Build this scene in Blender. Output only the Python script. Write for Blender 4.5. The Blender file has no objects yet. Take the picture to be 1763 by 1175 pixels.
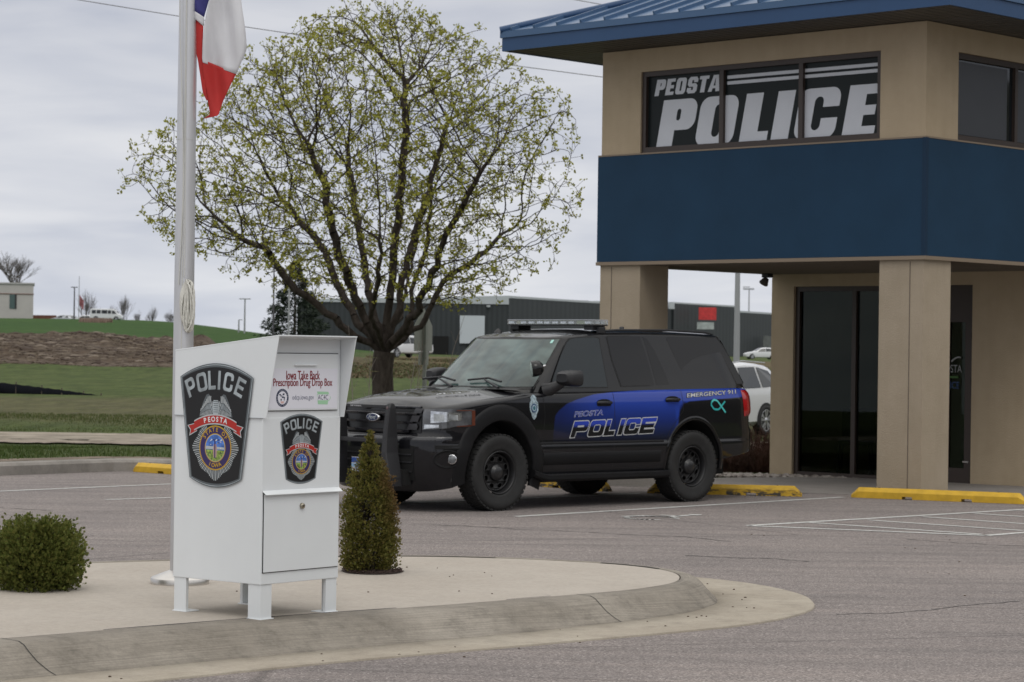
import bpy, bmesh, math, random
from math import sin, cos, pi, radians, sqrt
from mathutils import Vector, Matrix
import numpy as np

SC = bpy.context.scene
COL = SC.collection
random.seed(7)
RNG = np.random.default_rng(7)

# ------------------------------------------------------------------ camera
FPX, PIT, ROL, HC = 4175.0, -0.0041, 0.014, 1.7
_c, _s = cos(PIT), sin(PIT)
_fwd = Vector((0, _c, -_s)); _up = Vector((0, _s, _c)); _rt = Vector((1, 0, 0))
_R = _rt * cos(ROL) + _up * sin(ROL); _U = -_rt * sin(ROL) + _up * cos(ROL)
cd = bpy.data.cameras.new('camera'); cam = bpy.data.objects.new('camera', cd); COL.objects.link(cam)
M = Matrix((( _R.x, _U.x, -_fwd.x, 0), (_R.y, _U.y, -_fwd.y, 0), (_R.z, _U.z, -_fwd.z, HC), (0, 0, 0, 1)))
cam.matrix_world = M
cd.sensor_width = 36; cd.lens = FPX / 1763 * 36; cd.clip_start = 0.1; cd.clip_end = 5000
cd.dof.use_dof = True; cd.dof.focus_distance = 14.2; cd.dof.aperture_fstop = 9.0
SC.camera = cam

def ray(px, py):
    a, b = px - 881.5, py - 587.5
    u = (a * cos(ROL) + b * sin(ROL)) / FPX; w = (-a * sin(ROL) + b * cos(ROL)) / FPX
    return Vector((u, _c - _s * w, -_s - _c * w))
def ground(px, py, z=0.0):
    r = ray(px, py); t = (z - HC) / r.z; return Vector((r.x * t, r.y * t, z))
def at(px, py, Y):
    r = ray(px, py); t = Y / r.y; return Vector((r.x * t, Y, HC + r.z * t))

# ------------------------------------------------------------------ world and sun
SUN_EL, SUN_AZ = radians(52), radians(166)      # azimuth measured clockwise from +Y
w = bpy.data.worlds.new('World'); SC.world = w; w.use_nodes = True
nt = w.node_tree; nt.nodes.clear()
def N(nt, t, **k):
    n = nt.nodes.new(t)
    for a, b in k.items(): setattr(n, a, b)
    return n
out = N(nt, 'ShaderNodeOutputWorld'); bg1 = N(nt, 'ShaderNodeBackground'); bg2 = N(nt, 'ShaderNodeBackground'); mx = N(nt, 'ShaderNodeMixShader')
sky = N(nt, 'ShaderNodeTexSky', sky_type='NISHITA', sun_disc=False, sun_elevation=SUN_EL, sun_rotation=SUN_AZ)
nt.links.new(sky.outputs[0], bg1.inputs[0]); bg1.inputs[1].default_value = 0.09
tc = N(nt, 'ShaderNodeTexCoord'); sep = N(nt, 'ShaderNodeSeparateXYZ'); nt.links.new(tc.outputs['Generated'], sep.inputs[0])
mp = N(nt, 'ShaderNodeMapping'); mp.inputs['Scale'].default_value = (6.5, 6.5, 30.0); mp.inputs['Location'].default_value = (1.3, .7, .35)
nt.links.new(tc.outputs['Generated'], mp.inputs[0])
nz = N(nt, 'ShaderNodeTexNoise'); nz.inputs['Scale'].default_value = 1.5; nz.inputs['Detail'].default_value = 5; nz.inputs['Roughness'].default_value = .48; nz.inputs['Distortion'].default_value = .35
nt.links.new(mp.outputs[0], nz.inputs['Vector'])
rp = N(nt, 'ShaderNodeValToRGB'); rp.color_ramp.elements[0].position = .34; rp.color_ramp.elements[1].position = .68
rp.color_ramp.elements[0].color = (.79, .815, .875, 1); rp.color_ramp.elements[1].color = (1.10, 1.09, 1.07, 1)
nt.links.new(nz.outputs[0], rp.inputs[0])
# overcast: clear band near the horizon, a little darker at 4 to 10 degrees, brightest overhead
el = N(nt, 'ShaderNodeMapRange'); el.inputs['From Min'].default_value = 0; el.inputs['From Max'].default_value = 1
nt.links.new(sep.outputs['Z'], el.inputs['Value'])
rp2 = N(nt, 'ShaderNodeValToRGB'); cr = rp2.color_ramp
cr.elements[0].position = 0; cr.elements[0].color = (.755, .775, .82, 1)
cr.elements[1].position = 1; cr.elements[1].color = (1.62, 1.58, 1.50, 1)
e = cr.elements.new(.06); e.color = (.70, .715, .765, 1)
e = cr.elements.new(.145); e.color = (.605, .62, .675, 1)
e = cr.elements.new(.35); e.color = (.93, .925, .92, 1)
nt.links.new(el.outputs[0], rp2.inputs[0])
mul = N(nt, 'ShaderNodeMix', data_type='RGBA', blend_type='MULTIPLY'); mul.inputs[0].default_value = 1
nt.links.new(rp2.outputs[0], mul.inputs[6]); nt.links.new(rp.outputs[0], mul.inputs[7])
nt.links.new(mul.outputs[2], bg2.inputs[0]); bg2.inputs[1].default_value = 1.0
mx.inputs[0].default_value = .95
nt.links.new(bg1.outputs[0], mx.inputs[1]); nt.links.new(bg2.outputs[0], mx.inputs[2]); nt.links.new(mx.outputs[0], out.inputs[0])
sd = bpy.data.lights.new('sun', 'SUN'); sun = bpy.data.objects.new('sun', sd); COL.objects.link(sun)
sd.energy = 0.6; sd.angle = radians(30); sd.color = (1, .97, .92)
_d = Vector((sin(SUN_AZ) * cos(SUN_EL), cos(SUN_AZ) * cos(SUN_EL), sin(SUN_EL)))
sun.rotation_euler = _d.to_track_quat('Z', 'Y').to_euler()
SC.view_settings.view_transform = 'Standard'; SC.view_settings.look = 'None'; SC.view_settings.exposure = 0.0
SC.view_settings.gamma = 1; SC.view_settings.use_curve_mapping = False

# ------------------------------------------------------------------ helpers
def mat(name, col, rough=.6, metal=0, spec=.5, var=0, vscale=5, bump=0, bscale=60, coat=0, stretch=None, col2=None, alpha=None, detail=6, coords='Object', ior=None):
    m = bpy.data.materials.new(name); m.use_nodes = True; t = m.node_tree; b = t.nodes['Principled BSDF']
    b.inputs['Base Color'].default_value = (*col, 1); b.inputs['Roughness'].default_value = rough; b.inputs['Metallic'].default_value = metal
    b.inputs['Specular IOR Level'].default_value = spec; b.inputs['Coat Weight'].default_value = coat; b.inputs['Coat Roughness'].default_value = .04
    if ior: b.inputs['IOR'].default_value = ior
    tcn = N(t, 'ShaderNodeTexCoord'); mpn = N(t, 'ShaderNodeMapping')
    t.links.new(tcn.outputs[coords], mpn.inputs[0])
    if stretch: mpn.inputs['Scale'].default_value = stretch
    if var or col2:
        n = N(t, 'ShaderNodeTexNoise'); n.inputs['Scale'].default_value = vscale; n.inputs['Detail'].default_value = detail; n.inputs['Roughness'].default_value = .6
        t.links.new(mpn.outputs[0], n.inputs['Vector'])
        r = N(t, 'ShaderNodeValToRGB'); r.color_ramp.elements[0].position = .33; r.color_ramp.elements[1].position = .67
        a = col if col2 is None else col; c2 = col2 if col2 else col
        r.color_ramp.elements[0].color = (*[x * (1 - var) for x in a], 1); r.color_ramp.elements[1].color = (*[x * (1 + var) for x in c2], 1)
        t.links.new(n.outputs[0], r.inputs[0]); t.links.new(r.outputs[0], b.inputs['Base Color'])
    if bump:
        n2 = N(t, 'ShaderNodeTexNoise'); n2.inputs['Scale'].default_value = bscale; n2.inputs['Detail'].default_value = 4
        t.links.new(mpn.outputs[0], n2.inputs['Vector'])
        bn = N(t, 'ShaderNodeBump'); bn.inputs['Strength'].default_value = bump; bn.inputs['Distance'].default_value = .01
        t.links.new(n2.outputs[0], bn.inputs['Height']); t.links.new(bn.outputs[0], b.inputs['Normal'])
    return m

def tag(o, label=None, cat=None, group=None, kind=None):
    if label: o['label'] = label
    if cat: o['category'] = cat
    if group: o['group'] = group
    if kind: o['kind'] = kind
    return o
def thing(name, label, cat, loc=(0, 0, 0), rz=0, group=None):
    o = bpy.data.objects.new(name, None); COL.objects.link(o); o.empty_display_size = .1
    o.location = loc; o.rotation_euler = (0, 0, rz)
    return tag(o, label, cat, group)

class MB:
    """collects shapes, links them as one mesh object"""
    def __init__(s): s.v = []; s.f = []; s.mi = []; s.sm = []
    def add(s, vs, fs, mi=0, smooth=False):
        o = len(s.v); s.v += [tuple(v) for v in vs]
        for f in fs: s.f.append([i + o for i in f]); s.mi.append(mi); s.sm.append(smooth)
        return s
    def box(s, c, d, mi=0, rot=None, bev=0):
        x, y, z = [k / 2 for k in d]
        if bev:
            bm = bmesh.new(); bmesh.ops.create_cube(bm, size=1)
            for v in bm.verts: v.co = Vector((v.co.x * d[0], v.co.y * d[1], v.co.z * d[2]))
            bmesh.ops.bevel(bm, geom=bm.edges[:], offset=bev, segments=2, affect='EDGES', profile=.6)
            vs = [v.co.copy() for v in bm.verts]; fs = [[v.index for v in f.verts] for f in bm.faces]; bm.free()
        else:
            vs = [Vector((a * x, b * y, e_ * z)) for a in (-1, 1) for b in (-1, 1) for e_ in (-1, 1)]
            fs = [(0, 1, 3, 2), (4, 6, 7, 5), (0, 4, 5, 1), (2, 3, 7, 6), (0, 2, 6, 4), (1, 5, 7, 3)]
        if rot is not None: vs = [rot @ v for v in vs]
        c = Vector(c); return s.add([v + c for v in vs], fs, mi)
    def tube(s, pts, rad, n=8, mi=0, cap=True):
        pts = [Vector(p) for p in pts]
        if not isinstance(rad, (list, tuple)): rad = [rad] * len(pts)
        vs = []; prev = None
        for i, p in enumerate(pts):
            t = (pts[min(i + 1, len(pts) - 1)] - pts[max(i - 1, 0)]).normalized()
            if prev is None: a = t.orthogonal().normalized()
            else: a = (prev - t * prev.dot(t)).normalized()
            prev = a; b = t.cross(a)
            for k in range(n):
                q = 2 * pi * k / n; vs.append(p + (a * cos(q) + b * sin(q)) * rad[i])
        fs = [(i * n + k, i * n + (k + 1) % n, (i + 1) * n + (k + 1) % n, (i + 1) * n + k) for i in range(len(pts) - 1) for k in range(n)]
        s.add(vs, fs, mi, True)
        if cap: s.add(vs[:n], [list(range(n))[::-1]], mi); s.add(vs[-n:], [list(range(n))], mi)
        return s
    def lathe(s, prof, n=24, M=Matrix(), mi=0, smooth=True, closed=False):
        vs = [M @ Vector((r * cos(2 * pi * k / n), r * sin(2 * pi * k / n), z)) for r, z in prof for k in range(n)]
        m = len(prof); L = m if closed else m - 1
        fs = [(i * n + k, i * n + (k + 1) % n, ((i + 1) % m) * n + (k + 1) % n, ((i + 1) % m) * n + k) for i in range(L) for k in range(n)]
        return s.add(vs, fs, mi, smooth)
    def prism(s, poly, z0, z1, M=Matrix(), mi=0):
        n = len(poly); vs = [M @ Vector((p[0], p[1], z0)) for p in poly] + [M @ Vector((p[0], p[1], z1)) for p in poly]
        return s.add(vs, [list(range(n))[::-1], list(range(n, 2 * n))] + [(i, (i + 1) % n, n + (i + 1) % n, n + i) for i in range(n)], mi)
    def grid(s, P, mi=0, smooth=True, closed=False):
        r = len(P); c = len(P[0]); vs = [p for row in P for p in row]
        fs = [(i * c + j, i * c + (j + 1) % c, (i + 1) * c + (j + 1) % c, (i + 1) * c + j) for i in range(r - 1) for j in range(c if closed else c - 1)]
        return s.add(vs, fs, mi, smooth)
    def build(s, name, mats, parent=None, loc=None, bevel=0, auto=False):
        me = bpy.data.meshes.new(name); me.from_pydata(s.v, [], s.f)
        if not isinstance(mats, (list, tuple)): mats = [mats]
        for m in mats: me.materials.append(m)
        me.polygons.foreach_set('material_index', s.mi); me.polygons.foreach_set('use_smooth', s.sm)
        me.validate(); me.update()
        o = bpy.data.objects.new(name, me); COL.objects.link(o)
        if parent is not None: o.parent = parent
        if loc: o.location = loc
        if bevel:
            md = o.modifiers.new('b', 'BEVEL'); md.width = bevel; md.segments = 2; md.limit_method = 'ANGLE'
        return o

def fixnormals(o):
    bm = bmesh.new(); bm.from_mesh(o.data); bmesh.ops.recalc_face_normals(bm, faces=bm.faces[:]); bm.to_mesh(o.data); bm.free(); return o

def _eval_mesh(ob):
    COL.objects.link(ob); dg = bpy.context.evaluated_depsgraph_get(); dg.update()
    me = ob.evaluated_get(dg).to_mesh()
    vs = [v.co.copy() for v in me.vertices]; fs = [list(p.vertices) for p in me.polygons]
    ob.evaluated_get(dg).to_mesh_clear(); d = ob.data; bpy.data.objects.remove(ob); bpy.data.curves.remove(d)
    return vs, fs
def text2d(s, size=1.0, bold=0.0, shear=0.0, align='CENTER', space=1.0):
    cu = bpy.data.curves.new('t', 'FONT'); cu.body = s; cu.size = size; cu.offset = bold; cu.shear = shear; cu.align_x = align; cu.space_character = space; cu.resolution_u = 4
    return _eval_mesh(bpy.data.objects.new('t', cu))
def fill2d(loops, off=0.0):
    cu = bpy.data.curves.new('s', 'CURVE'); cu.dimensions = '2D'; cu.fill_mode = 'FRONT'; cu.offset = off
    for lp in loops:
        sp = cu.splines.new('POLY'); sp.points.add(len(lp) - 1); sp.use_cyclic_u = True
        for i, p in enumerate(lp): sp.points[i].co = (p[0], p[1], 0, 1)
    return _eval_mesh(bpy.data.objects.new('s', cu))
def fit(vs, x0, x1, y0, y1):
    """scale 2d verts so that their box is the given one"""
    a = min(v[0] for v in vs); b = max(v[0] for v in vs); c = min(v[1] for v in vs); d = max(v[1] for v in vs)
    return [Vector((x0 + (v[0] - a) / (b - a) * (x1 - x0), y0 + (v[1] - c) / (d - c) * (y1 - y0), 0)) for v in vs]
def bounds(vs): return (min(v[0] for v in vs), max(v[0] for v in vs), min(v[1] for v in vs), max(v[1] for v in vs))

# --- heavy block letters drawn as polygons (height 1)
def arc(cx, cy, r, a0, a1, n=6, ry=None):
    ry = ry or r
    return [(cx + r * cos(radians(a0 + (a1 - a0) * i / n)), cy + ry * sin(radians(a0 + (a1 - a0) * i / n))) for i in range(n + 1)]
def rrect(x0, y0, x1, y1, r):
    return arc(x1 - r, y1 - r, r, 0, 90) + arc(x0 + r, y1 - r, r, 90, 180) + arc(x0 + r, y0 + r, r, 180, 270) + arc(x1 - r, y0 + r, r, 270, 360)
def stroke(path, wd, r=.12):
    """outline of a thick open polyline with rounded corners"""
    P = [Vector((*p, 0)) for p in path]; Q = [P[0]]
    for i in range(1, len(P) - 1):
        a = (P[i - 1] - P[i]).normalized(); b = (P[i + 1] - P[i]).normalized()
        for k in range(6):
            t = k / 5; s0 = P[i] + a * r; s1 = P[i] + b * r
            Q.append(s0 * (1 - t) ** 2 + P[i] * 2 * t * (1 - t) + s1 * t * t)
    Q.append(P[-1]); L = []; R = []
    for i, q in enumerate(Q):
        t = (Q[min(i + 1, len(Q) - 1)] - Q[max(i - 1, 0)]).normalized(); n = Vector((-t.y, t.x, 0))
        ww = wd if not isinstance(wd, tuple) else (wd[0] * abs(n.x) + wd[1] * abs(n.y))
        L.append(q + n * ww / 2); R.append(q - n * ww / 2)
    return [(p.x, p.y) for p in L + R[::-1]]
def glyph(ch, w, s, t, r=.16):
    ri = max(.02, min(r - .08, (w - 2 * s) * .49, .3)); rp_ = max(.01, min(ri, (.64 - 2 * t) * .49))
    if ch == 'P': return [[(0, 0), (s, 0), (s, .36)] + arc(w - r, .36 + r, r, -90, 0) + arc(w - r, 1 - r, r, 0, 90) + [(0, 1)], rrect(s, .36 + t, w - s, 1 - t, rp_)]
    if ch == 'O': return [rrect(0, 0, w, 1, r), rrect(s, t, w - s, 1 - t, ri)]
    if ch == 'L': return [[(0, 0), (w, 0), (w, t + .02), (s, t + .02), (s, 1), (0, 1)]]
    if ch == 'I': return [[(0, 0), (s, 0), (s, 1), (0, 1)]]
    if ch == 'C': return [[(w, .62)] + arc(w - r, 1 - r, r, 0, 90) + arc(r, 1 - r, r, 90, 180) + arc(r, r, r, 180, 270) + arc(w - r, r, r, 270, 360) + [(w, .40), (w - s, .40)] + arc(w - s - ri, t + ri, ri, 360, 270) + arc(s + ri, t + ri, ri, 270, 180) + arc(s + ri, 1 - t - ri, ri, 180, 90) + arc(w - s - ri, 1 - t - ri, ri, 90, 0) + [(w - s, .62)]]
    if ch == 'E': return [[(0, 0), (w, 0), (w, t), (s, t), (s, .5 - t / 2), (w * .92, .5 - t / 2), (w * .92, .5 + t / 2), (s, .5 + t / 2), (s, 1 - t), (w, 1 - t), (w, 1), (0, 1)]]
    if ch == 'T': return [[(w / 2 - s / 2, 0), (w / 2 + s / 2, 0), (w / 2 + s / 2, 1 - t), (w, 1 - t), (w, 1), (0, 1), (0, 1 - t), (w / 2 - s / 2, 1 - t)]]
    if ch == 'A': return [[(0, 0), (s, 0), (s + .03, .2), (w - s - .03, .2), (w - s, 0), (w, 0), (w * .72, 1), (w * .28, 1)], [(s + .07, .36), (w - s - .07, .36), (w / 2, .85)]]
    if ch == 'S':
        c = min(.14, w * .3)
        return [[(w - s, .66), (w - s, 1 - t), (s, 1 - t), (s, .5 + t / 2), (w - c, .5 + t / 2), (w, .5 + t / 2 - c), (w, c), (w - c, 0), (c, 0), (0, c), (0, .34), (s, .34), (s, t), (w - s, t), (w - s, .5 - t / 2), (c, .5 - t / 2), (0, .5 - t / 2 + c), (0, 1 - c), (c, 1), (w - c, 1), (w, 1 - c), (w, .66)]]
def word(spec, shear=0.0, off=0.0):
    """spec: list of (char, x0, width, stem, bar) with height 1 -> verts, faces"""
    V = []; F = []
    for ch, x0, wd, s_, t_ in spec:
        vs, fs = fill2d(glyph(ch, wd, s_, t_), off); o = len(V)
        V += [Vector((v.x + x0 + shear * v.y, v.y, 0)) for v in vs]; F += [[i + o for i in f] for f in fs]
    return V, F

# ------------------------------------------------------------------ common materials
WHITE_PAINT = mat('white_powder_coat', (.715, .742, .755), .38, var=.02, vscale=3, bump=.02, bscale=300)
ALU = mat('brushed_aluminium', (.62, .62, .63), .42, metal=.75, var=.05, vscale=4, stretch=(6, 6, .6))
BLACKP = mat('black_body_paint', (.0045, .0045, .0055), .4, coat=.8, spec=.08)
TRIM = mat('black_plastic_trim', (.016, .016, .018), .5, var=.1, vscale=8)
RUBBER = mat('tyre_rubber', (.014, .014, .014), .75, var=.25, vscale=14, bump=.05, bscale=90)
STEELB = mat('black_steel_wheel', (.012, .012, .013), .42)
CHROME = mat('chrome', (.8, .8, .82), .12, metal=1)
DARKVOID = mat('dark_void', (.004, .004, .004), .9)
GLASS_T = mat('tinted_glass', (.007, .007, .008), .03, spec=.55, coat=.3)
YELLOW = mat('worn_yellow_paint', (.56, .34, .02), .6, var=.12, vscale=9, bump=.15, bscale=40)

# ================================================================== GROUND
def smoothstep(a, b, x):
    t = np.clip((x - a) / (b - a), 0, 1); return t * t * (3 - 2 * t)
def terrain_z(x, y):
    x = np.asarray(x, float); y = np.asarray(y, float)
    # flat near the lot, a bank and a long field rising to the left, lower ground to the right
    left = 1 - smoothstep(-.16, -.035, x / np.maximum(y, 1))
    z = np.interp(y, [0, 100, 140, 152, 176, 250, 420, 900], [0, 0, .25, .65, 2.3, 3.5, 6.2, 9.0])
    zr = np.interp(y, [0, 26, 30, 46, 60, 100, 180, 300, 900], [0, 0, -.09, -.09, -.14, .1, .9, 1.1, 3])
    h = zr * (1 - left) + z * left
    return h - .02
def terrain_noise(x, y):
    n = .35 * np.sin(x * .31 + 1.3 * np.sin(y * .21)) + .3 * np.sin(y * .43 + x * .17) + .2 * np.sin(x * .9 + y * .7)
    band = smoothstep(143, 152, y) * (1 - smoothstep(176, 186, y))
    return n * (.35 * band + .05)
mg = bpy.data.materials.new('field'); mg.use_nodes = True; t = mg.node_tree; b = t.nodes['Principled BSDF']; b.inputs['Roughness'].default_value = .95; b.inputs['Specular IOR Level'].default_value = .1
def noise(t, scale, det=6, rough=.6, vec=None, dist=0):
    n = N(t, 'ShaderNodeTexNoise'); n.inputs['Scale'].default_value = scale; n.inputs['Detail'].default_value = det; n.inputs['Roughness'].default_value = rough; n.inputs['Distortion'].default_value = dist
    if vec is not None: t.links.new(vec, n.inputs['Vector'])
    return n.outputs[0]
def ramp(t, src, stops):
    r = N(t, 'ShaderNodeValToRGB'); e = r.color_ramp.elements
    while len(e) < len(stops): e.new(.5)
    for k, (p, c) in enumerate(stops):
        e[k].position = p; e[k].color = (*(c if isinstance(c, tuple) else (c, c, c)), 1)
    t.links.new(src, r.inputs[0]); return r.outputs[0]
def mixc(t, fac, a, b_, mode='MIX'):
    m = N(t, 'ShaderNodeMix', data_type='RGBA', blend_type=mode)
    for s_, i in ((fac, 0), (a, 6), (b_, 7)):
        if isinstance(s_, (int, float)): m.inputs[i].default_value = s_
        elif isinstance(s_, tuple): m.inputs[i].default_value = (*s_, 1)
        else: t.links.new(s_, m.inputs[i])
    return m.outputs[2]
def mth(t, op, a, b_=None, c=None, clamp=False):
    m = N(t, 'ShaderNodeMath', operation=op); m.use_clamp = clamp
    for i, s_ in enumerate((a, b_, c)):
        if s_ is None: continue
        if isinstance(s_, (int, float)): m.inputs[i].default_value = s_
        else: t.links.new(s_, m.inputs[i])
    return m.outputs[0]
def mrange(t, v, a, b_, c=0, d=1, smooth=False):
    m = N(t, 'ShaderNodeMapRange'); m.clamp = True
    if smooth: m.interpolation_type = 'SMOOTHSTEP'
    t.links.new(v, m.inputs[0])
    for i, x in zip((1, 2, 3, 4), (a, b_, c, d)): m.inputs[i].default_value = x
    return m.outputs[0]
def coords(t, scale=None, space='Object'):
    tcn = N(t, 'ShaderNodeTexCoord'); o = tcn.outputs[space]
    if scale:
        m = N(t, 'ShaderNodeMapping'); m.inputs['Scale'].default_value = scale; t.links.new(o, m.inputs[0]); o = m.outputs[0]
    return o
def bump(t, h, strength=.3, dist=.02):
    bn = N(t, 'ShaderNodeBump'); bn.inputs['Strength'].default_value = strength; bn.inputs['Distance'].default_value = dist
    t.links.new(h, bn.inputs['Height']); return bn.outputs[0]
v = coords(t); sp_ = N(t, 'ShaderNodeSeparateXYZ'); t.links.new(v, sp_.inputs[0]); Y = sp_.outputs[1]; X = sp_.outputs[0]
g1 = ramp(t, noise(t, .35, 8, .7, v), [(.3, (.038, .062, .017)), (.55, (.064, .094, .027)), (.72, (.10, .106, .042))])
g2 = mixc(t, ramp(t, noise(t, 5.0, 6, .75, v), [(.35, 0.), (.7, 1.)]), g1, (.075, .075, .035), 'MIX')
grass_c = mixc(t, .55, g1, g2)
dry = mixc(t, ramp(t, noise(t, .8, 8, .7, coords(t, (.5, 1.6, 1))), [(.35, 0.), (.65, 1.)]), (.075, .078, .032), (.115, .098, .062))
ywob = mth(t, 'ADD', Y, mth(t, 'MULTIPLY', mth(t, 'SUBTRACT', noise(t, .12, 6, .7, v), .5), 9.0))
# strip of drier grass between the track and the silt fence
dband = mth(t, 'MULTIPLY', mrange(t, ywob, 49, 57, 0, 1, True), mrange(t, ywob, 74, 84, 1, 0, True))
c1 = mixc(t, mth(t, 'MULTIPLY', dband, .8), grass_c, dry)
# turned earth
e1 = ramp(t, noise(t, .9, 10, .75, coords(t, (.55, 1, 1))), [(.3, (.040, .028, .020)), (.5, (.075, .055, .040)), (.62, (.11, .088, .062)), (.75, (.17, .145, .11))])
leftm = mrange(t, mth(t, 'DIVIDE', X, Y), -.035, -.075, 0, 1, True)
yw2 = mth(t, 'ADD', Y, mth(t, 'MULTIPLY', mth(t, 'SUBTRACT', noise(t, .25, 7, .7, v), .5), 8.0))
eband = mth(t, 'MULTIPLY', mth(t, 'MULTIPLY', mrange(t, yw2, 146, 149), mrange(t, yw2, 177, 180, 1, 0)), leftm)
c2_ = mixc(t, eband, c1, e1)
fargreen = mixc(t, ramp(t, noise(t, .09, 6, .6, v), [(.35, 0.), (.7, 1.)]), (.030, .068, .016), (.045, .085, .022))
c3 = mixc(t, mth(t, 'MULTIPLY', mrange(t, yw2, 177, 181), leftm), c2_, fargreen)
# rusty weeds and bare ground on the right side, far
rust = mixc(t, ramp(t, noise(t, .5, 8, .7, v), [(.35, 0.), (.65, 1.)]), (.085, .06, .035), (.12, .105, .055))
rband = mth(t, 'MULTIPLY', mth(t, 'MULTIPLY', mrange(t, ywob, 150, 165), mrange(t, ywob, 235, 250, 1, 0)), mth(t, 'SUBTRACT', 1.0, leftm))
c4 = mixc(t, rband, c3, rust)
tuft = ramp(t, noise(t, 1.0, 6, .8, coords(t, (1.6, .30, 1))), [(.34, (.62, .64, .60)), (.5, (1, 1, 1)), (.68, (1.38, 1.34, 1.25))])
c4 = mixc(t, 1.0, c4, tuft, 'MULTIPLY')
t.links.new(c4, b.inputs['Base Color'])
t.links.new(bump(t, noise(t, 9, 6, .8, v), .8, .05), b.inputs['Normal'])
# strips of trodden soil at the edge of the lot are separate sheets below
ys = np.concatenate([np.arange(-6, 60, 1.5), np.arange(60, 140, 4), np.arange(140, 190, 1.0), np.arange(190, 460, 9), [520, 650, 900, 1400, 2500]])
xs_n = np.concatenate([np.arange(-.36, -.05, .006), np.arange(-.05, .36, .02)])
P = []
for y in ys:
    row = []
    for k in xs_n:
        x = k * (abs(y) + 45) * 1.35
        zz = float(terrain_z(x, y) + (terrain_noise(x, y) if y > 45 else 0))
        row.append((x, y, zz))
    P.append(row)
m_ = MB(); m_.grid(P); gr = m_.build('ground', mg); tag(gr, kind='structure')

# ---- asphalt lot
ma = bpy.data.materials.new('asphalt'); ma.use_nodes = True; t = ma.node_tree; b = t.nodes['Principled BSDF']; b.inputs['Roughness'].default_value = .88; b.inputs['Specular IOR Level'].default_value = .3
v = coords(t)
agg = N(t, 'ShaderNodeTexVoronoi'); agg.inputs['Scale'].default_value = 95; t.links.new(v, agg.inputs['Vector'])
ac = ramp(t, agg.outputs['Color'], [(.0, (.10, .088, .083)), (.5, (.205, .180, .170)), (.85, (.29, .258, .242)), (1, (.46, .43, .41))])
# long worn bands follow the paving direction
st = coords(t, (.35, 2.2, 1))
rotm = N(t, 'ShaderNodeMapping'); rotm.inputs['Rotation'].default_value = (0, 0, radians(12)); rotm.inputs['Scale'].default_value = (.25, 2.6, 1); t.links.new(v, rotm.inputs[0])
bands = ramp(t, noise(t, 1.3, 7, .62, rotm.outputs[0]), [(.3, (.80, .80, .80)), (.5, (1, 1, 1)), (.7, (1.14, 1.12, 1.1))])
patch = ramp(t, noise(t, .45, 5, .6, v), [(.3, (.86, .86, .87)), (.7, (1.1, 1.09, 1.08))])
fine = ramp(t, noise(t, 26, 5, .8, v), [(.3, (.85, .85, .85)), (.7, (1.13, 1.13, 1.13))])
c = mixc(t, 1.0, ac, bands, 'MULTIPLY'); c = mixc(t, 1.0, c, patch, 'MULTIPLY'); c = mixc(t, 1.0, c, fine, 'MULTIPLY')
# thin cracks
cv = N(t, 'ShaderNodeTexVoronoi', feature='DISTANCE_TO_EDGE'); cv.inputs['Scale'].default_value = .17
cm = N(t, 'ShaderNodeMapping'); cm.inputs['Scale'].default_value = (.55, 1.3, 1); cm.inputs['Location'].default_value = (.4, .9, 0)
wob = mixc(t, .035, v, N(t, 'ShaderNodeTexNoise').outputs['Color'], 'LINEAR_LIGHT')
t.links.new(wob, cm.inputs[0]); t.links.new(cm.outputs[0], cv.inputs['Vector'])
crack = mrange(t, cv.outputs['Distance'], .0012, .0032, .72, 1)
c = mixc(t, 1.0, c, mixc(t, crack, (.25, .25, .25), (1, 1, 1)), 'MULTIPLY')
c = mixc(t, crack, mixc(t, 1.0, c, (.55, .55, .55), 'MULTIPLY'), c)
t.links.new(c, b.inputs['Base Color'])
t.links.new(bump(t, mth(t, 'ADD', agg.outputs['Distance'], noise(t, 30, 4, .7, v)), .55, .006), b.inputs['Normal'])
mb = MB()
lot = [(-5.15, 32.98), (-25.2, 10.2), (-27, -4), (34, -4), (34, 20), (18, 24.2), (7.2, 28.35), (.95, 31.0)]
mb.prism([p for p in lot][::-1], -.12, 0.0)
tag(mb.build('parking_lot', ma), kind='structure')

# ---- concrete materials
def concrete(name, a, b2, broom=0, stain=.25, fine_s=60):
    m = bpy.data.materials.new(name); m.use_nodes = True; t = m.node_tree; b = t.nodes['Principled BSDF']; b.inputs['Roughness'].default_value = .85; b.inputs['Specular IOR Level'].default_value = .25
    v = coords(t)
    c = mixc(t, ramp(t, noise(t, 1.1, 7, .62, v), [(.35, 0.), (.65, 1.)]), a, b2)
    c = mixc(t, 1.0, c, ramp(t, noise(t, 5.5, 8, .75, v), [(.28, (1 - stain,) * 3), (.5, (1., 1., 1.)), (.75, (1 + stain * .4,) * 3)]), 'MULTIPLY')
    c = mixc(t, 1.0, c, ramp(t, noise(t, fine_s, 4, .8, v), [(.3, (.88, .88, .88)), (.7, (1.1, 1.1, 1.1))]), 'MULTIPLY')
    h = noise(t, 120, 3, .7, v)
    if broom:
        st = N(t, 'ShaderNodeMapping'); st.inputs['Scale'].default_value = (2.2, 95, 1); an = N(t, 'ShaderNodeAttribute'); an.attribute_name = 'along'; t.links.new(an.outputs['Vector'], st.inputs[0])
        bb = noise(t, 1.0, 4, .7, st.outputs[0]); c = mixc(t, 1.0, c, ramp(t, bb, [(.3, (.74, .74, .74)), (.7, (1.16, 1.16, 1.16))]), 'MULTIPLY'); h = mth(t, 'ADD', h, bb)
    t.links.new(c, b.inputs['Base Color']); t.links.new(bump(t, h, .5, .004), b.inputs['Normal'])
    return m
M_ISL = concrete('island_concrete', (.375, .335, .288), (.41, .37, .322), stain=.07, fine_s=30)
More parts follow.
